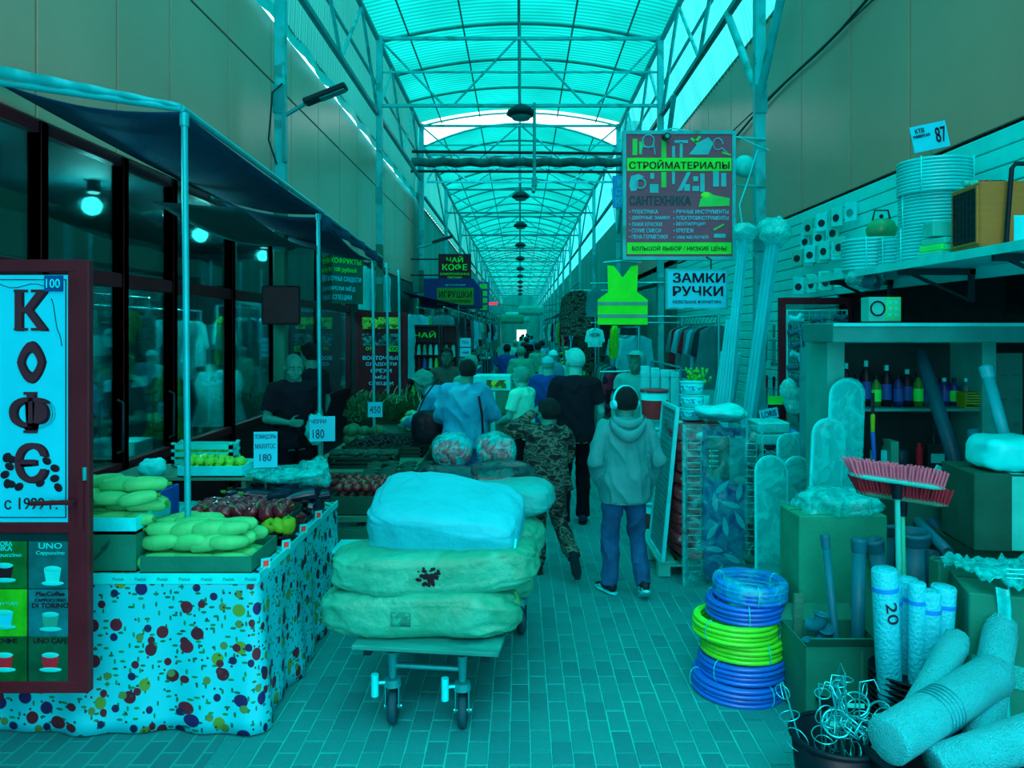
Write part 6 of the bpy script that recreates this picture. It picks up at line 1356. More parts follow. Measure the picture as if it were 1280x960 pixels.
# ---- mid right: drying rack pack, pallet, grid panel, tools
P = thing('drying_rack_pack', 'clear wrapped wire drying rack with a blue feather printed ironing board', 'rack', (1.585, 5.95, 0), math.radians(-3))
m_feb = mat('blue_board_cover', (0, 62, 118), .6); m_fe = mat('pale_feather_print', (0, 150, 165), .6, bump=0)
part('board_cover', G().prism([(-.13, .05), (-.15, .3), (-.15, 1.24), (.17, 1.24), (.17, .3), (.1, .05)], -.01, .02), m_feb, P)
part('card_header', G().box((.01, -.014, 1.2), (.33, .006, .08)), mat('navy_header', (0, 45, 85), .5), P); part('card_photo', G().box((-.03, -.014, 1.0), (.2, .006, .32)), mat('dark_green_card', (0, 72, 66), .5), P); part('card_white', G().box((.11, -.017, .98), (.12, .006, .36)), m_steel, P)
text('Гладильная доска', .18, .022, (-.04, -.018, 1.17), m_cream, P, bold=0); text('Belka', .05, .02, (.12, -.018, 1.17), m_cream, P)
for i in range(4): part('bullet_print', G().cyl((-.1, -.017, 1.06-.04*i), (-.1, -.02, 1.06-.04*i), .008).box((-.06, -.018, 1.06-.04*i), (.05, .003, .006)), m_cream, P)
random.seed(2)
for i, (x, z, a) in enumerate([(-.06, .66, .1), (.06, .64, 1.3), (.02, .47, .15), (-.08, .43, -.6), (-.07, .29, 1.4), (.07, .22, 1.1), (.0, .78, -.8), (.13, .52, .5), (-.03, .1, -.4), (.13, .75, -.2)]):
    g = G(); n = 10; Pn = []
    for s in (-1, 1):
        rr = range(n+1) if s < 0 else range(n, -1, -1)
        for q in rr: u = q/n; w = .024*math.sin(PI*u**.8)*(.8 if q % 2 else 1.05); Pn.append((s*w*(.98 if 0 < u < 1 else 0)+(0.0005*s), (u-.5)*.16))
    ca_, sa = math.cos(a), math.sin(a); g.prism([(x+p*ca_-q*sa, z+p*sa+q*ca_) for p, q in Pn], -.0125, -.0105); part('feather_print', g, m_fe, P)
g = G()
for s in (-1, 1):
    x0, x1 = (s*.16, s*.27)
    for x in (x0, x1): g.cyl((x, .03, .25), (x, .03, 1.15), .006, n=6)
    for i in range(17): g.cyl((x0, .03, .28+.052*i), (x1, .03, .28+.052*i), .004, n=5)
    g.tube([(x0, .03, .22), (x0-s*.01, .05, .1), (x1, .05, .08), (x1, .03, .25)], .008, 6)
part('rack_wires', g, m_chrome, P); part('wrap', G().surf(lambda u, v: (-.30+.6*u, -.035-.02*noise.noise(V((u*6, v*9, 1))), 1.27*v), 16, 30), film('clear_wrap', (.72, .95, .95), .16, .12, 9), P)
part('wrap_edge', G().box((-.3, 0, .63), (.02, .06, 1.26)).box((.3, 0, .63), (.02, .06, 1.26)), m_filmd, P)
Pa = thing('pallet', 'pale wooden pallet under the stacked red bags', 'pallet', (1.55, 6.65, 0))
for i in range(5): part('top_slat', G().box((-.36+.18*i, 0, .12), (.14, 1.0, .022)), m_wood if i else m_pale, Pa)
for i in range(3):
    part('stringer', G().box((0, -.44+.44*i, .095), (.86, .1, .022)), m_pale, Pa)
    for j in range(3): part('block', G().box((-.38+.38*j, -.44+.44*i, .045), (.1, .1, .08)), m_pale, Pa)
m_redb = mat('red_mix_bag', (105, 55, 65), .45, c2=(0, 175, 175), w2=.62, sc=9, bump=.3)
for i in range(11):
    o = solo('mix_bag', sack(.78, .46, .115, 40+i, .05, .5, 6, .3), m_redb, ['lowest', 'second', 'third', 'fourth', 'fifth', 'sixth', 'seventh', 'eighth', 'ninth', 'tenth', 'topmost'][i]+' red and white bag in the stack on the pallet', 'bag', (1.49+U(-.01, .01), 6.42, .19+.098*i), (0, 0, PI/2+U(-.04, .04)))
t = thing('grid_panel', 'white framed grating panel leaning on the stack of red bags', 'panel', (1.15, 6.42, .13), (0, math.radians(5.5), 0))
part('panel_frame', G().frame(.62, 1.25, .03, .03, (0, 0, .63)).xf(Matrix.Rotation(PI/2, 4, 'Z')), m_white, t)
g = G()
for i in range(13): g.box((0, -.28+.046*i, .63), (.006, .006, 1.2))
for i in range(26): g.box((0, 0, .05+.046*i), (.006, .58, .006))
part('grating', g, m_steel, t); part('panel_backing', G().box((.012, 0, .63), (.006, .6, 1.2)), m_cream, t)
for i, (x, y, z) in enumerate([(1.47, 6.5, 1.24), (1.47, 6.5, 1.35), (1.47, 6.5, 1.46)]):
    t = thing('white_tub', ['lowest', 'middle', 'top'][i]+' white printed tub on the red bags', 'tub', (x, y, z)); part('tub_body', G().lathe([(.001, 0), (.09, 0), (.1, .1), (.001, .1)], 24), m_white2, t); part('tub_rim', G().ring((0, 0, .1), .1, .006, 24, 6), m_white2, t); part('tub_print', G().lathe([(.0965, .03), (.1, .07)], 24), mat('blue_lace_print', (0, 120, 170), .5, c2=(0, 200, 210), w2=.5, sc=40), t)
solo('plastic_bag', crump((.22, .16, .07), .3, 9, 31), m_white2, 'white sheet bundled on top of the drying rack pack', 'bag', (1.68, 6.35, 1.31))
for i in range(4):
    t = thing('paint_bucket', ['lowest', 'second', 'third', 'top'][i]+' white paint bucket of the column behind the grating panel', 'bucket', (1.30, 7.35, .36*i)); part('bucket_body', G().lathe([(.001, 0), (.115, 0), (.13, .33), (.001, .33)], 28), m_white2, t); part('lid', G().lathe([(.001, .355), (.13, .355), (.136, .345), (.136, .325), (.001, .325)], 28), m_redb if i == 3 else m_white, t)
    part('print_band', G().lathe([(.119, .07), (.1275, .25)], 28), mat('red_band', (120, 45, 50), .5, bump=0) if i == 3 else (mat('green_band', (30, 160, 20), .5, bump=0) if i == 2 else m_redb), t)
for i in range(4): solo('gutter_pipe', G().bx(-.045, .045, -.035, .035, 0, 1.62-.02*i).bx(-.05, .05, -.04, .04, 1.5, 1.56), m_white, ['first', 'second', 'third', 'fourth'][i]+' tall white square downpipe standing behind the paint buckets', 'pipe', (1.34+.105*i, 8.15, 0), 0, None, .006)
m_pack = mat('black_tool_pack', (5, 34, 44), .4)
for i in range(13):
    t = thing('tool_pack', ['lowest', 'second', 'third', 'fourth', 'fifth', 'sixth', 'seventh', 'eighth', 'ninth', 'tenth', 'eleventh', 'twelfth', 'topmost'][i]+' black pack with pale lettering in the column by the maroon door', 'pack', (2.06, 6.3, .097*i)); part('pack_body', G().box((0, 0, .046), (.26, .3, .09)), m_pack if i < 11 else m_cream, t, bevel=.012)
    text('Окей', .12, .05, (-.04, -.153, .048), m_cream, t)
t = thing('price_card', 'small white lettered card above the column of black packs', 'sign', (2.03, 6.2, 1.32), (0, -.2, 0)); part('card', G().box((0, 0, 0), (.15, .005, .08)), m_cyanp, t); text('LORIS', .12, .05, (0, -.004, 0), m_ink, t)
t = thing('price_card', 'green topped card beside the small white lettered card', 'sign', (2.1, 6.25, 1.42), 0); part('card', G().box((0, 0, 0), (.12, .005, .08)), m_green, t); part('card_base', G().box((0, 0, -.045), (.12, .006, .03)), m_ink, t)
# tall wrapped profiles leaning against the siding
m_prof = mat('wrapped_white_profile', (0, 165, 178), .35, var=.12, stretch=(1, 1, .2), sc=8)
for i, (pt, pb, r, lb) in enumerate([((968, 290), (927, 560), .055, 'rightmost tall wrapped profile bundle with a bulging film top'), ((930, 290), (905, 560), .04, 'middle tall wrapped profile bundle leaning by the post'), ((913, 400), (892, 560), .035, 'leftmost thin wrapped profile leaning by the vent panels')]):
    a = V((at(*pb, 7.3).x-.12, 7.2, .02)); b = at(pt[0], pt[1], 7.5); d = b-a
    t = thing('profile_bundle', lb, 'profile', a, d.to_track_quat('Z', 'Y').to_euler()); L = d.length
    for s in (-1, 0, 1): part('profile', G().box((s*r*.8, 0, L/2), (r*.7, r*1.1, L)), m_prof, t)
    if i < 2: part('film_top', G().ell((0, 0, L), (.17-.07*i, .14, .15-.06*i), 26, 18, fn=lambda v: v*(1+.3*noise.noise(v*14))), m_filmw, t)
t = thing('satellite_dish', 'white round wall dish behind the right post', 'lamp', tuple(at(931, 208, 8.6))); part('dish', G().lathe([(.001, -.06), (.08, -.05), (.13, 0), (.001, .0)], 22).xf(Matrix.Rotation(-PI/2, 4, 'X')), m_white2, t); part('dish_arm', G().cyl((0, 0, 0), (.2, 0, 0), .012), m_dark, t)  # satellite dish half behind the post, not a lamp

# clutter under the shelf of the cabinet and small things round the cartons
for i, (px, py, Y_, w, h, m, lb) in enumerate([(1120, 560, 4.75, .1, .16, m_white, 'pale packet leaning inside the cabinet behind the brooms'), (1190, 560, 4.8, .12, .2, m_dark, 'dark folded pack inside the cabinet right part'), (1215, 575, 4.75, .08, .16, mat('yellow_green_pack', (40, 110, 20), .5), 'yellow green pack inside the cabinet by the grey pipe')]):
    p_ = at(px, py, Y_); t = thing('packet', lb, 'packet', (p_.x, 4.98, 1.055), U(-.3, .3)); part('packet_body', G().box((0, 0, h/2+.0), (w, .04, h)), m, t, bevel=.006); part('packet_label', G().box((0, -.022, h*.55), (w*.7, .002, h*.3)), m_cream, t)
# ================================================================ SIGNS AND THE AISLE BEYOND
m_purp = mat('dull_purple_board', (105, 68, 88), .5, var=.05, bump=0); m_gb = mat('green_sign_band', (20, 205, 60), .5, bump=0)
S = thing('building_materials_sign', 'big framed sign for building materials and plumbing hung on the right post', 'sign', (1.65, 7.9, 3.40))
part('board', G().box((0, 0, 0), (1.13, .04, 1.30)), m_purp, S); part('sign_frame', G().frame(1.17, 1.34, .035, .06, (0, 0, 0)), m_post, S)
part('green_band', G().box((0, -.024, .32), (1.08, .006, .135)), m_gb, S); text('СТРОЙМАТЕРИАЛЫ', 1.04, .095, (0, -.029, .32), m_brown, S, bold=.035)
part('green_band', G().box((0, -.024, -.55), (1.08, .006, .12)), m_gb, S); text('БОЛЬШОЙ ВЫБОР / НИЗКИЕ ЦЕНЫ', .98, .065, (0, -.029, -.55), m_brown, S, bold=.025)
text('САНТЕХНИКА', .64, .1, (-.2, -.024, -.055), mat('dark_teal_print', (0, 62, 72), .5, bump=0), S, bold=.07)
L1 = ['• ЭЛЕКТРИКА', '• ДВЕРНЫЕ ЗАМКИ', '• ЛАКИ КРАСКИ', '• СУХИЕ СМЕСИ', '• ПЕНА ГЕРМЕТИКИ']; W1 = [.3, .42, .34, .33, .4]
L2 = ['• РУЧНЫЕ ИНСТРУМЕНТЫ', '• ЭЛЕКТРОИНСТРУМЕНТЫ', '• ВЕНТИЛЯЦИЯ', '• КРЕПЕЖ', '• 1000 МЕЛОЧЕЙ']; W2 = [.57, .57, .33, .21, .36]
for i in range(5):
    text(L1[i], W1[i], .042, (-.52+W1[i]/2, -.024, -.17-.065*i), m_cyanp, S, bold=.02); text(L2[i], W2[i], .042, (-.06+W2[i]/2, -.024, -.17-.065*i), m_cyanp, S, bold=.02)
m_tp = mat('tool_print_cyan', (30, 150, 160), .5, bump=0); m_tp2 = mat('tool_print_green', (30, 170, 80), .5, bump=0)
def tp(g, m): part('tool_print', g, m, S)
y_ = -.026
tp(G().box((-.46, y_, .50), (.05, .005, .17)).box((-.40, y_, .49), (.03, .005, .13)), m_tp2)
tp(G().ring((-.32, y_, .56), .06, .008, 20, 5, 'y', 1.1).cyl((-.37, y_, .56), (-.4, y_, .42), .008, n=6).cyl((-.27, y_, .56), (-.25, y_, .42), .008, n=6).cyl((-.38, y_, .5), (-.27, y_, .5), .006, n=6), m_tp)
tp(G().box((-.16, y_, .49), (.05, .005, .2)), m_tp2)
tp(G().box((.02, y_, .47), (.03, .005, .16)).box((.02, y_, .555), (.14, .005, .03)), m_tp)
tp(G().box((-.06, y_, .45), (.03, .005, .12)), m_tp)
tp(G().prism([(.1, .42), (.2, .55), (.3, .6), (.35, .54), (.3, .42)], y_-.003, y_), m_tp)
tp(G().box((.16, y_, .56), (.1, .005, .025), (0, .7, 0)).box((.19, y_, .58), (.025, .005, .08), (0, .7, 0)), m_tp2)
tp(G().tube([(.40+.05*math.cos(a), y_, .53+.06*math.sin(a*1.0)) for a in [q*.4 for q in range(15)]]+[(.5, y_, .44)], .006, 5), m_tp)
tp(G().box((.49, y_, .43), (.09, .005, .02), (0, .3, 0)), m_tp2)
tp(G().prism([(-.52, .1), (-.5, .2), (-.42, .22), (-.36, .19), (-.42, .17), (-.44, .05), (-.5, .04)], y_-.003, y_).ring((-.4, y_, .12), .05, .01, 16, 5, 'y'), m_tp)
for x, z, w, h, m in [(-.28, .2, .04, .06, m_tp), (-.26, .07, .09, .09, m_tp), (-.16, .16, .05, .16, m_tp2), (-.06, .18, .03, .13, m_tp), (.08, .08, .06, .07, m_tp), (.17, .17, .05, .05, m_tp), (.24, .13, .045, .19, m_tp), (.38, .17, .06, .16, m_tp), (.46, .16, .05, .14, m_tp), (.17, .07, .07, .05, m_tp)]: tp(G().box((x, y_, z), (w, .005, h)), m)
tp(G().prism([(-.02, .04), (.08, .24), (.12, .24), (.03, .05)], y_-.003, y_), m_tp)
tp(G().prism([(.2, -.12), (.22, -.04), (.3, .03), (.36, -.0), (.52, -.03), (.52, -.11)], y_-.003, y_), m_tp2)
tp(G().ell((.28, y_, -.0), (.06, .004, .035), 14, 6), mat('lime_hat_print', (80, 200, 50), .5, bump=0))
tp(G().box((.41, y_, -.33), (.12, .005, .018), (0, -.5, 0)), m_tp2); tp(G().box((.42, y_, -.42), (.12, .005, .04)), m_tp)
t = thing('security_camera', 'small black camera fixed over the top of the big sign', 'camera', (1.50, 7.8, 3.98)); part('camera_body', G().cyl((0, .1, .02), (0, -.06, 0), .035, n=14), m_black, t); part('lens', G().cyl((0, -.06, 0), (0, -.066, 0), .022), m_steel, t)
# hanger rods from the post to the sign
part('sign_arm', G().cyl((.58, .05, .62), (.95, .15, .62), .015).cyl((.58, .05, .12), (.95, .15, .12), .012).cyl((.58, .05, -.4), (.95, .15, -.4), .012), m_post, S)
S = thing('locks_and_handles_sign', 'white sign for locks, handles and furniture fittings under the big sign', 'sign', (1.80, 7.75, 2.42), (0, 0, math.radians(3)))
part('board', G().box((0, 0, 0), (.62, .03, .39)), m_cyanp, S); part('sign_frame', G().frame(.64, .41, .018, .035), m_post, S)
text('ЗАМКИ', .54, .10, (.02, -.018, .115), m_ink, S, bold=.045); text('РУЧКИ', .52, .10, (.01, -.018, -.02), m_ink, S, bold=.045); text('МЕБЕЛЬНАЯ ФУРНИТУРА', .5, .035, (0, -.018, -.13), m_ink, S, bold=.01); part('sign_hanger', G().tube([(.15, 0, .2), (.15, 0, .3), (.1, 0, .33)], .008, 5), m_dark, S)
S = thing('blue_sign', 'narrow blue sign partly behind the big sign', 'sign', (1.27, 9.6, 3.75)); part('board', G().box((0, 0, 0), (.2, .03, .4)), mat('sky_blue_board', (0, 130, 200), .5), S)
for s_, z in (('К', .12), ('СТ', .0), ('КР', -.12)): text(s_, .13 if s_ != 'К' else .08, .085, (-.0, -.017, z), m_cream, S, bold=.03)
part('sign_arm', G().cyl((.1, 0, 0), (1.25, 0, 0), .012), m_dark, S)
# hi-vis vest
V_ = thing('hi_vis_vest', 'green high visibility vest with grey bands hanging under the big sign', 'vest', (1.07, 7.93, 2.68))
P = [(-.09, -.01), (-.16, 0), (-.15, -.28), (-.26, -.36), (-.26, -.62), (.26, -.62), (.26, -.36), (.15, -.28), (.16, 0), (.09, -.01), (.0, -.13)]
part('vest_cloth', G().prism(P, -.012, .012), mat('hi_vis_green', (15, 200, 40), .6, bump=.3, bs=20), V_)
for z in (-.40, -.53): part('reflective_band', G().box((0, -.014, z), (.52, .004, .035)), mat('grey_reflective', (10, 125, 120), .3), V_)
part('hanger', G().tube([(-.2, 0, .03), (0, 0, .05), (.2, 0, .03)], .008, 5).cyl((0, 0, .05), (0, 0, .1), .005), m_chrome, V_)
hang((1.30, 13.0, 2.72), .05, 'coat', 1, 'dark teal coat hanging left of the green vest', None, .5, .75, m_sh[1])
t = hang((1.27, 12.9, 2.06), .0, 'shirt', 4, 'white T-shirt with dark lettering hanging below the dark teal coat', None, .5, .68, m_white2, 'shirt'); text('HEDIN', .26, .09, (0, -.05, -.2), m_ink, t, bold=.03)
hang((1.36, 11.0, 2.10), 1.2, 'shirt', 2, 'lime green T-shirt on a hanger below the green vest', None, .5, 1.0, mat('lime_cloth', (60, 190, 40), .7))
# clothes rails on the right, receding
m_cl = m_sh+[mat('coat_grey', (10, 90, 95), .8), mat('plaid_red', (95, 35, 55), .8, c2=(30, 20, 35), w2=.52, sc=14), mat('light_blue_cloth', (20, 160, 185), .8)]
def rack_row(x, y0, y1, z, step, label, grp, cols, kind=('shirt', 'coat'), post=True, rz=None, L=.62):
    t = thing('clothes_rail', 'steel clothes rail carrying the '+grp, 'rail', (x, y0, 0)); part('rail_bar', G().cyl((0, 0, z+.1), (0, y1-y0, z+.1), .014), m_chrome, t)
    for yy in (0, y1-y0): part('upright', G().cyl((0, yy, 0), (0, yy, z+.1), .016), m_chrome, t)
    n = int((y1-y0)/step)
    for i in range(n): hang((x, y0+step*(i+.5), z), (0 if rz is None else rz)+U(-.12, .12), random.choice(kind), random.choice(cols), label, grp, L, mm=None) if False else hang((x, y0+step*(i+.5), z), (0 if rz is None else rz)+U(-.12, .12), random.choice(kind), 0, label, grp, L, 1.0, m_cl[random.choice(cols)])
random.seed(77)
rack_row(2.3, 8.8, 10.8, 2.08, .2, 'garment on the upper right rail behind the locks and handles sign', 'garments on the upper right rail', [0, 1, 3, 4, 5, 7, 9])
rack_row(1.95, 9.2, 11.6, 1.45, .17, 'garment on the low rail beside the hooded woman', 'garments on the low right rail', [0, 1, 3, 4, 7, 9])
rack_row(1.75, 11.2, 13.4, 1.95, .18, 'pale garment on the rail past the hooded woman', 'garments on the pale rail', [0, 4, 9, 4, 1])
rack_row(1.55, 12.0, 14.4, 1.45, .18, 'green grey garment on the low rail past the white T-shirt', 'garments on the farther low rail', [1, 2, 7, 1, 3])
hang((1.28, 9.9, 1.50), .2, 'shirt', 0, 'red plaid jacket with a small white patch hanging before the backpack', None, .62, 1.0, m_cl[8])
part('white_patch', G().box((0, -.055, -.2), (.05, .004, .06)), m_white2, [o for o in COL.objects if o.get('label', '').startswith('red plaid')][0])
t = thing('backpack', 'pale blue backpack hanging beside the red plaid jacket', 'backpack', (1.48, 9.7, 1.2)); part('pack_body', G().ell((0, 0, 0), (.17, .1, .22), 24, 16, .6), m_cl[9], t); part('pack_pocket', G().ell((0, -.09, -.07), (.12, .04, .09), 18, 12, .6), m_white2, t); part('pack_strap', G().tube([(-.08, 0, .2), (0, 0, .27), (.08, 0, .2)], .01, 6), m_black, t)
solo('fitting_hook_rail', G().cyl((1.0, 9.5, 1.48), (2.3, 9.5, 1.5), .014), m_chrome, 'short chrome rail crossing above the paint buckets', 'rail')
# vent panels hanging (white with window)
for i in range(3):
    t = thing('slotted_board', ['nearest', 'middle', 'farthest'][i]+' white slotted plastic panel standing by the post', 'panel', (2.02+.035*i, 8.2+.08*i, 0), (0, .14, 0)); part('panel_sheet', G().box((0, 0, 1.42), (.21, .02, .72)), m_white, t, bevel=.006); part('panel_window', G().box((0, -.012, 1.6), (.09, .006, .22)), m_steel, t)
    for k in range(4): part('slot', G().box((-.05+.03*k, -.012, 1.25), (.01, .006, .22)), m_dark, t)
    part('stand', G().box((0, .02, .53), (.06, .03, 1.06)), m_dark, t)
t = thing('green_box', 'pale tub with greenery print between the paint bucket and vent panels', 'tub', (1.78, 7.6, 1.15)); part('tub_body', G().lathe([(.001, 0), (.1, 0), (.12, .2), (.001, .2)], 20), m_white2, t); part('green_tops', herb(40).xf(Matrix.Translation((0, 0, .18))), mat('lime_herb', (40, 160, 50), .7), t)
solo('tub_stand', G().box((0, 0, .57), (.3, .3, 1.14)), m_carton2, 'dark crate column under the pale tub by the vent panels', 'crate', (1.78, 7.6, 0))
# brushes/handles bundle hanging at slat wall
random.seed(9)
for i in range(14):
    t = thing('hung_tool', 'dark %s hung on the siding behind the profiles, row %s, %s along' % (['saw', 'trowel', 'hammer'][i % 3], ['one', 'two'][i//7], ['first', 'second', 'third', 'fourth', 'fifth', 'sixth', 'seventh'][i % 7]), 'tool', (2.94, 7.5+.26*(i % 7), (2.05, 1.45)[i//7]), PI/2)
    part('tool_handle', G().caps((0, 0, 0), (0, 0, -.12), .018, .015, 8), [m_black, m_red, m_wood][i % 3], t)
    part('tool_head', [G().prism([(-.03, -.1), (.03, -.1), (.015, -.42), (-.01, -.42)], -.004, .004), G().prism([(-.05, -.14), (.05, -.14), (0, -.36)], -.004, .004), G().box((0, 0, -.3), (.03, .03, .3)).box((0, 0, -.44), (.12, .035, .04))][i % 3], m_steel, t)
# ---- left beyond the dried fruit door
def stand(label, x, y, w, h, rows, cols, mats, title=None, name='display_stand'):
    t = thing(name, label, 'stand', (x, y, 0)); part('back_board', G().box((0, .08, h/2), (w, .02, h)), m_dark, t); part('stand_frame', G().frame(w+.04, h, .03, .2, (0, 0, h/2)), m_dark, t)
    for r in range(rows+1): part('shelf', G().box((0, 0, .35+(h-.65)*r/rows), (w, .16, .012)), m_dark, t)
    if title: text(title, w*.75, .12, (0, -.02, h-.17), m_lime, t, bold=.03)
    for r in range(rows):
        for c in range(cols):
            z = .357+(h-.65)*r/rows; hh = (h-.65)/rows*.68; g = G().box((0, 0, hh/2), (w/cols*.62, .07, hh), None, .7); g.ell((0, 0, hh*.95), (w/cols*.22, .03, hh*.2), 8, 6)
            solo('tea_pack' if title else 'small_goods', g, random.choice(mats), ('packet' if title else 'goods')+' on '+label+', shelf %s, place %s' % (['one', 'two', 'three', 'four', 'five', 'six', 'seven', 'eight'][r], ['one', 'two', 'three', 'four', 'five', 'six'][c]), 'packet', (x-w/2+w*(c+.5)/cols, y-.02, z))
    return t
random.seed(12)
stand('the tall dark tea stand', -1.70, 13.6, .52, 2.1, 6, 5, [m_white, m_pale, m_teal, m_lime, m_blue, m_maroon, m_cream], 'ЧАЙ')
stand('the narrow dark stand beside the tea stand', -1.28, 13.9, .26, 2.1, 5, 2, [m_teal, m_dark, m_lime, m_pale])
for i, z in enumerate((1.78, 1.6)):
    t = thing('price_card', ['upper', 'lower'][i]+' pale card beside the tea stand', 'sign', (-1.0, 13.9, z)); part('card', G().box((0, 0, 0), (.2, .006, .16)), m_cyanp, t); text(['ТЕА', 'чай'][i], .12, .05, (0, -.005, 0), m_ink, t); part('card_stick', G().cyl((0, .01, -z), (0, .01, 0), .006), m_dark, t)
S = thing('tea_coffee_sign', 'brown sign with green letters for tea and coffee high on the left', 'sign', (-1.63, 19.0, 3.58)); part('board', G().box((0, 0, 0), (.82, .05, .66)), m_brown, S)
text('ЧАЙ', .42, .16, (0, -.028, .2), m_gb, S, bold=.04); text('КОФЕ', .62, .17, (0, -.028, -.0), m_gb, S, bold=.04); text('ЗАМОРОЖЕННЫЕ', .74, .06, (0, -.028, -.17), m_gb, S, bold=.02); text('ОВОЩИ', .36, .06, (0, -.028, -.26), m_gb, S, bold=.02)
part('sign_arm', G().cyl((-.4, 0, .2), (-1.1, 0, .2), .02).cyl((-.4, 0, -.2), (-1.1, 0, -.2), .02), m_dark, S)
S = thing('toy_awning', 'dark blue box awning lettered for toys below the tea and coffee sign', 'awning', (-1.6, 18.6, 2.85)); part('awning_box', G().prism([(-.75, .42), (.45, .42), (.62, .2), (.62, -.28), (-.75, -.28)], -.02, 1.4), mat('navy_awning', (0, 45, 100), .6), S)
part('board', G().box((.02, -.03, -.02), (.9, .02, .42)), mat('green_toy_board', (10, 115, 45), .5, bump=0), S); text('ИГРУШКИ', .8, .16, (.02, -.042, .03), m_ink, S, bold=.03); text('И КАНЦТОВАРЫ', .74, .08, (.02, -.042, -.14), m_ink, S, bold=.02); text('ДЕТСКИЙ МИР', .5, .05, (.02, -.042, .26), m_cream, S)
part('awning_arm', G().cyl((-.7, .6, 0), (-1.25, .6, 0), .03), m_dark, S)
S = thing('stacked_light_sign', 'vertical blue sign with green squares right of the toy awning', 'sign', (-.98, 20.4, 2.9)); part('board', G().box((0, 0, 0), (.3, .05, .8)), m_blue, S)
for k in range(4): part('green_square', G().box((0, -.03, .28-.19*k), (.2, .01, .13)), m_lime, S)
part('sign_arm', G().cyl((-.15, .05, 0), (-1.8, .05, 0), .03), m_dark, S)
S = thing('red_led_sign', 'thin bright red light strip sign far on the left side', 'sign', (-.95, 23.5, 2.83)); mr = bpy.data.materials.new('red_led'); t_, N_, L_ = nt(mr); e_ = N_('ShaderNodeEmission'); e_.inputs[0].default_value = (1, .02, .08, 1); e_.inputs[1].default_value = 1.3; L_(e_.outputs[0], N_('ShaderNodeOutputMaterial').inputs[0]); part('led_strip', G().box((0, 0, 0), (.5, .06, .07)), mr, S); part('sign_arm', G().cyl((-.25, .05, 0), (-1.85, .05, 0), .02), m_dark, S)
# stalls further on, both sides
random.seed(41)
m_aw = [mat('far_awning_teal', (0, 85, 88), .7), mat('far_awning_navy', (0, 45, 80), .7), mat('far_awning_pale', (0, 140, 140), .7)]
ordw = ['first', 'second', 'third', 'fourth', 'fifth', 'sixth', 'seventh', 'eighth', 'ninth', 'tenth']
for side_, sx in (('left', -1), ('right', 1)):
    for i in range(9):
        y = (15.2 if sx < 0 else 15.0)+3.6*i+(1.5 if i > 4 else 0); X = sx*(1.95+.1*math.sin(i*2)); nm = ordw[i]
        t = thing('stall_table', '%s goods table along the %s side past the clothes rails' % (nm, side_), 'table', (X, y, 0)); part('table_top', G().box((0, 0, .74), (1.1, 2.2, .04)), m_cream if i % 2 else m_wood, t); part('table_skirt', G().box((-sx*.54, 0, .37), (.02, 2.2, .72)).box((0, -1.1, .37), (1.1, .02, .72)), random.choice([m_dark, m_blue, m_teal]), t)
        if i != 0 or sx > 0:
            a = thing('far_awning', '%s %s awning over the %s row' % (nm, ['teal', 'navy', 'pale'][i % 3], side_), 'awning', (sx*2.1, y, 2.55)); part('awning_cloth', G().surf(lambda u, v: (sx*(.6-1.3*u), -1.3+2.6*v, .35-.3*u-.04*math.sin(PI*v)), 4, 8, .02), m_aw[i % 3], a); part('awning_pole', G().cyl((-sx*.68, -1.25, .04), (-sx*.68, -1.25, -2.55), .02, n=6).cyl((-sx*.68, 1.25, .04), (-sx*.68, 1.25, -2.55), .02, n=6), m_steel, a)
        for k in range(16 if i < 4 else 8):
            sz = U(.06, .16); c = random.choice([m_teal, m_white, m_pale, m_blue, m_red, m_lime, m_dark, m_black, m_cream, m_maroon, m_carton]); q = k % 4
            g = [G().ell((0, 0, sz*.8), (sz, sz*.9, sz*.8), 12, 8, fn=lambda v: v*(1+.2*noise.noise(v*18))), G().box((0, 0, sz*.7), (sz*1.6, sz*1.4, sz*1.4)), G().lathe([(.001, 0), (sz*.6, 0), (sz*.8, sz), (sz*.4, sz*1.5), (.001, sz*1.5)], 12), G().ell((0, 0, sz*.7), (sz*.8, sz*.6, sz*.7), 12, 8).ell((0, -.02, sz*1.6), (sz*.45,)*3, 10, 7).ell((sz*.35, 0, sz*2.0), (sz*.16,)*3, 8, 6).ell((-sz*.35, 0, sz*2.0), (sz*.16,)*3, 8, 6)][q]
            solo(['pouch', 'goods_box', 'jar', 'plush_toy'][q], g, c, '%s %s on the %s table of the %s row' % (c.name.replace('_', ' ').split()[0], ['pouch', 'box', 'jar', 'plush toy'][q], nm, side_), ['pouch', 'box', 'jar', 'toy'][q], (X-.42+.28*(k % 4), y-.95+.5*(k//4 % 4)+U(-.05, .05), .765), U(0, 3), 'goods on the %s table of the %s row' % (nm, side_))
        if i < 8:
            n = 9 if i < 3 else 6
            for k in range(n):
                q = k % 3; hang((sx*(1.35+.1*(k % 2)) if k % 2 else sx*(1.9), y-1.1+2.2*k/n, 2.32), U(-.25, .25), 'coat' if (sx > 0 and i < 2) else random.choice(['shirt', 'pants', 'coat']), 0, 'garment hanging under the %s awning of the %s row' % (nm, side_), 'garments under the %s %s awning' % (nm, side_), .62, 1.0, m_sh[3] if (sx > 0 and i == 0) else m_cl[random.randrange(10)])
            r = thing('hanging_rail', 'rail under the %s awning of the %s row' % (nm, side_), 'rail', (0, y, 0)); part('rail_bar', G().cyl((sx*1.4, -1.2, 2.43), (sx*1.4, 1.2, 2.43), .014, n=6).cyl((sx*1.9, -1.2, 2.43), (sx*1.9, 1.2, 2.43), .014, n=6), m_chrome, r)
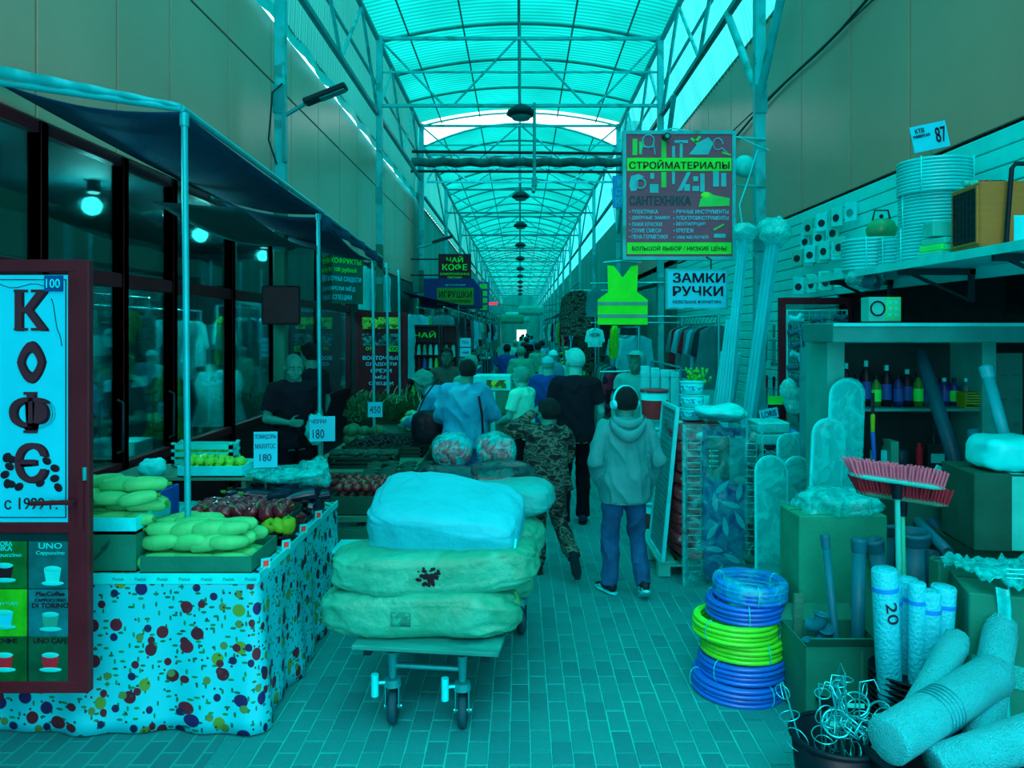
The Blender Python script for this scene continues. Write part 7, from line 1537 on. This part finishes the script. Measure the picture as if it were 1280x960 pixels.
# camouflage and dark bundles hanging on the right at mid distance
for k in range(6): hang((1.05+.28*(k % 2), 13.6+.5*k, 2.75-.65*(k % 2)), .1*k, 'coat', 0, 'camouflage jacket hanging high on the right past the white T-shirt', 'camouflage jackets on the right', .62, 1.1, m_camo)
r = thing('hanging_rail', 'rail of the camouflage jackets on the right', 'rail', (1.2, 13.4, 0)); part('rail_bar', G().cyl((-.15, 0, 2.86), (-.15, 3, 2.86), .014, n=6).cyl((.13, 0, 2.2), (.13, 3, 2.2), .014, n=6).cyl((.13, 0, 0), (.13, 0, 2.86), .016).cyl((-.15, 3, 2.86), (1.6, 3, 2.86), .014), m_chrome, r)
# far banner and parasols
for i, (x, y, z, w, h, m, lb) in enumerate([(.5, 34, 2.9, 1.1, .4, m_pale, 'pale banner across the aisle in the distance'), (-.4, 40, 2.6, 1.2, .5, m_teal, 'teal banner deep in the aisle'), (.6, 48, 3.2, 1.4, .6, m_white, 'white banner near the far end'), (-.2, 58, 3.0, 1.8, .8, m_cream, 'cream banner at the far end of the aisle')]):
    t = thing('banner', lb, 'banner', (x, y, z)); part('banner_cloth', G().surf(lambda u, v: (-w/2+w*u, .04*math.sin(u*9), -h/2+h*v), 10, 3, .02), m, t); part('banner_rope', G().cyl((-w/2, 0, h/2), (-2.6-x, 0, h/2+.2), .01, n=5).cyl((w/2, 0, h/2), (2.6-x, 0, h/2+.2), .01, n=5), m_dark, t)
for i in range(8):
    y = 34+6*i
    person('distant shopper standing '+ordw[i]+' in the far crowd', (U(-.8, .8), y, 0), U(-.4, .4), 1.68, None, m_skin, m_haird, 'short', 'shirt', [m_teal, m_pale, m_denim, m_tee][i % 4], 'short', .85, m_tr, m_black, vs=.03)

r = thing('hanging_rail', 'thin rail holding the dark teal coat and the printed T-shirt', 'rail', (1.3, 12.95, 0)); part('rail_bar', G().cyl((-.1, 0, 2.80), (1.5, 0, 2.82), .012, n=6).cyl((-.1, 0, 2.13), (1.5, 0, 2.13), .012, n=6), m_chrome, r)
r = thing('hanging_rail', 'thin rail holding the lime green T-shirt', 'rail', (1.36, 11.0, 0)); part('rail_bar', G().cyl((0, 0, 2.20), (1.6, 0, 2.20), .012, n=6), m_chrome, r)
bake()
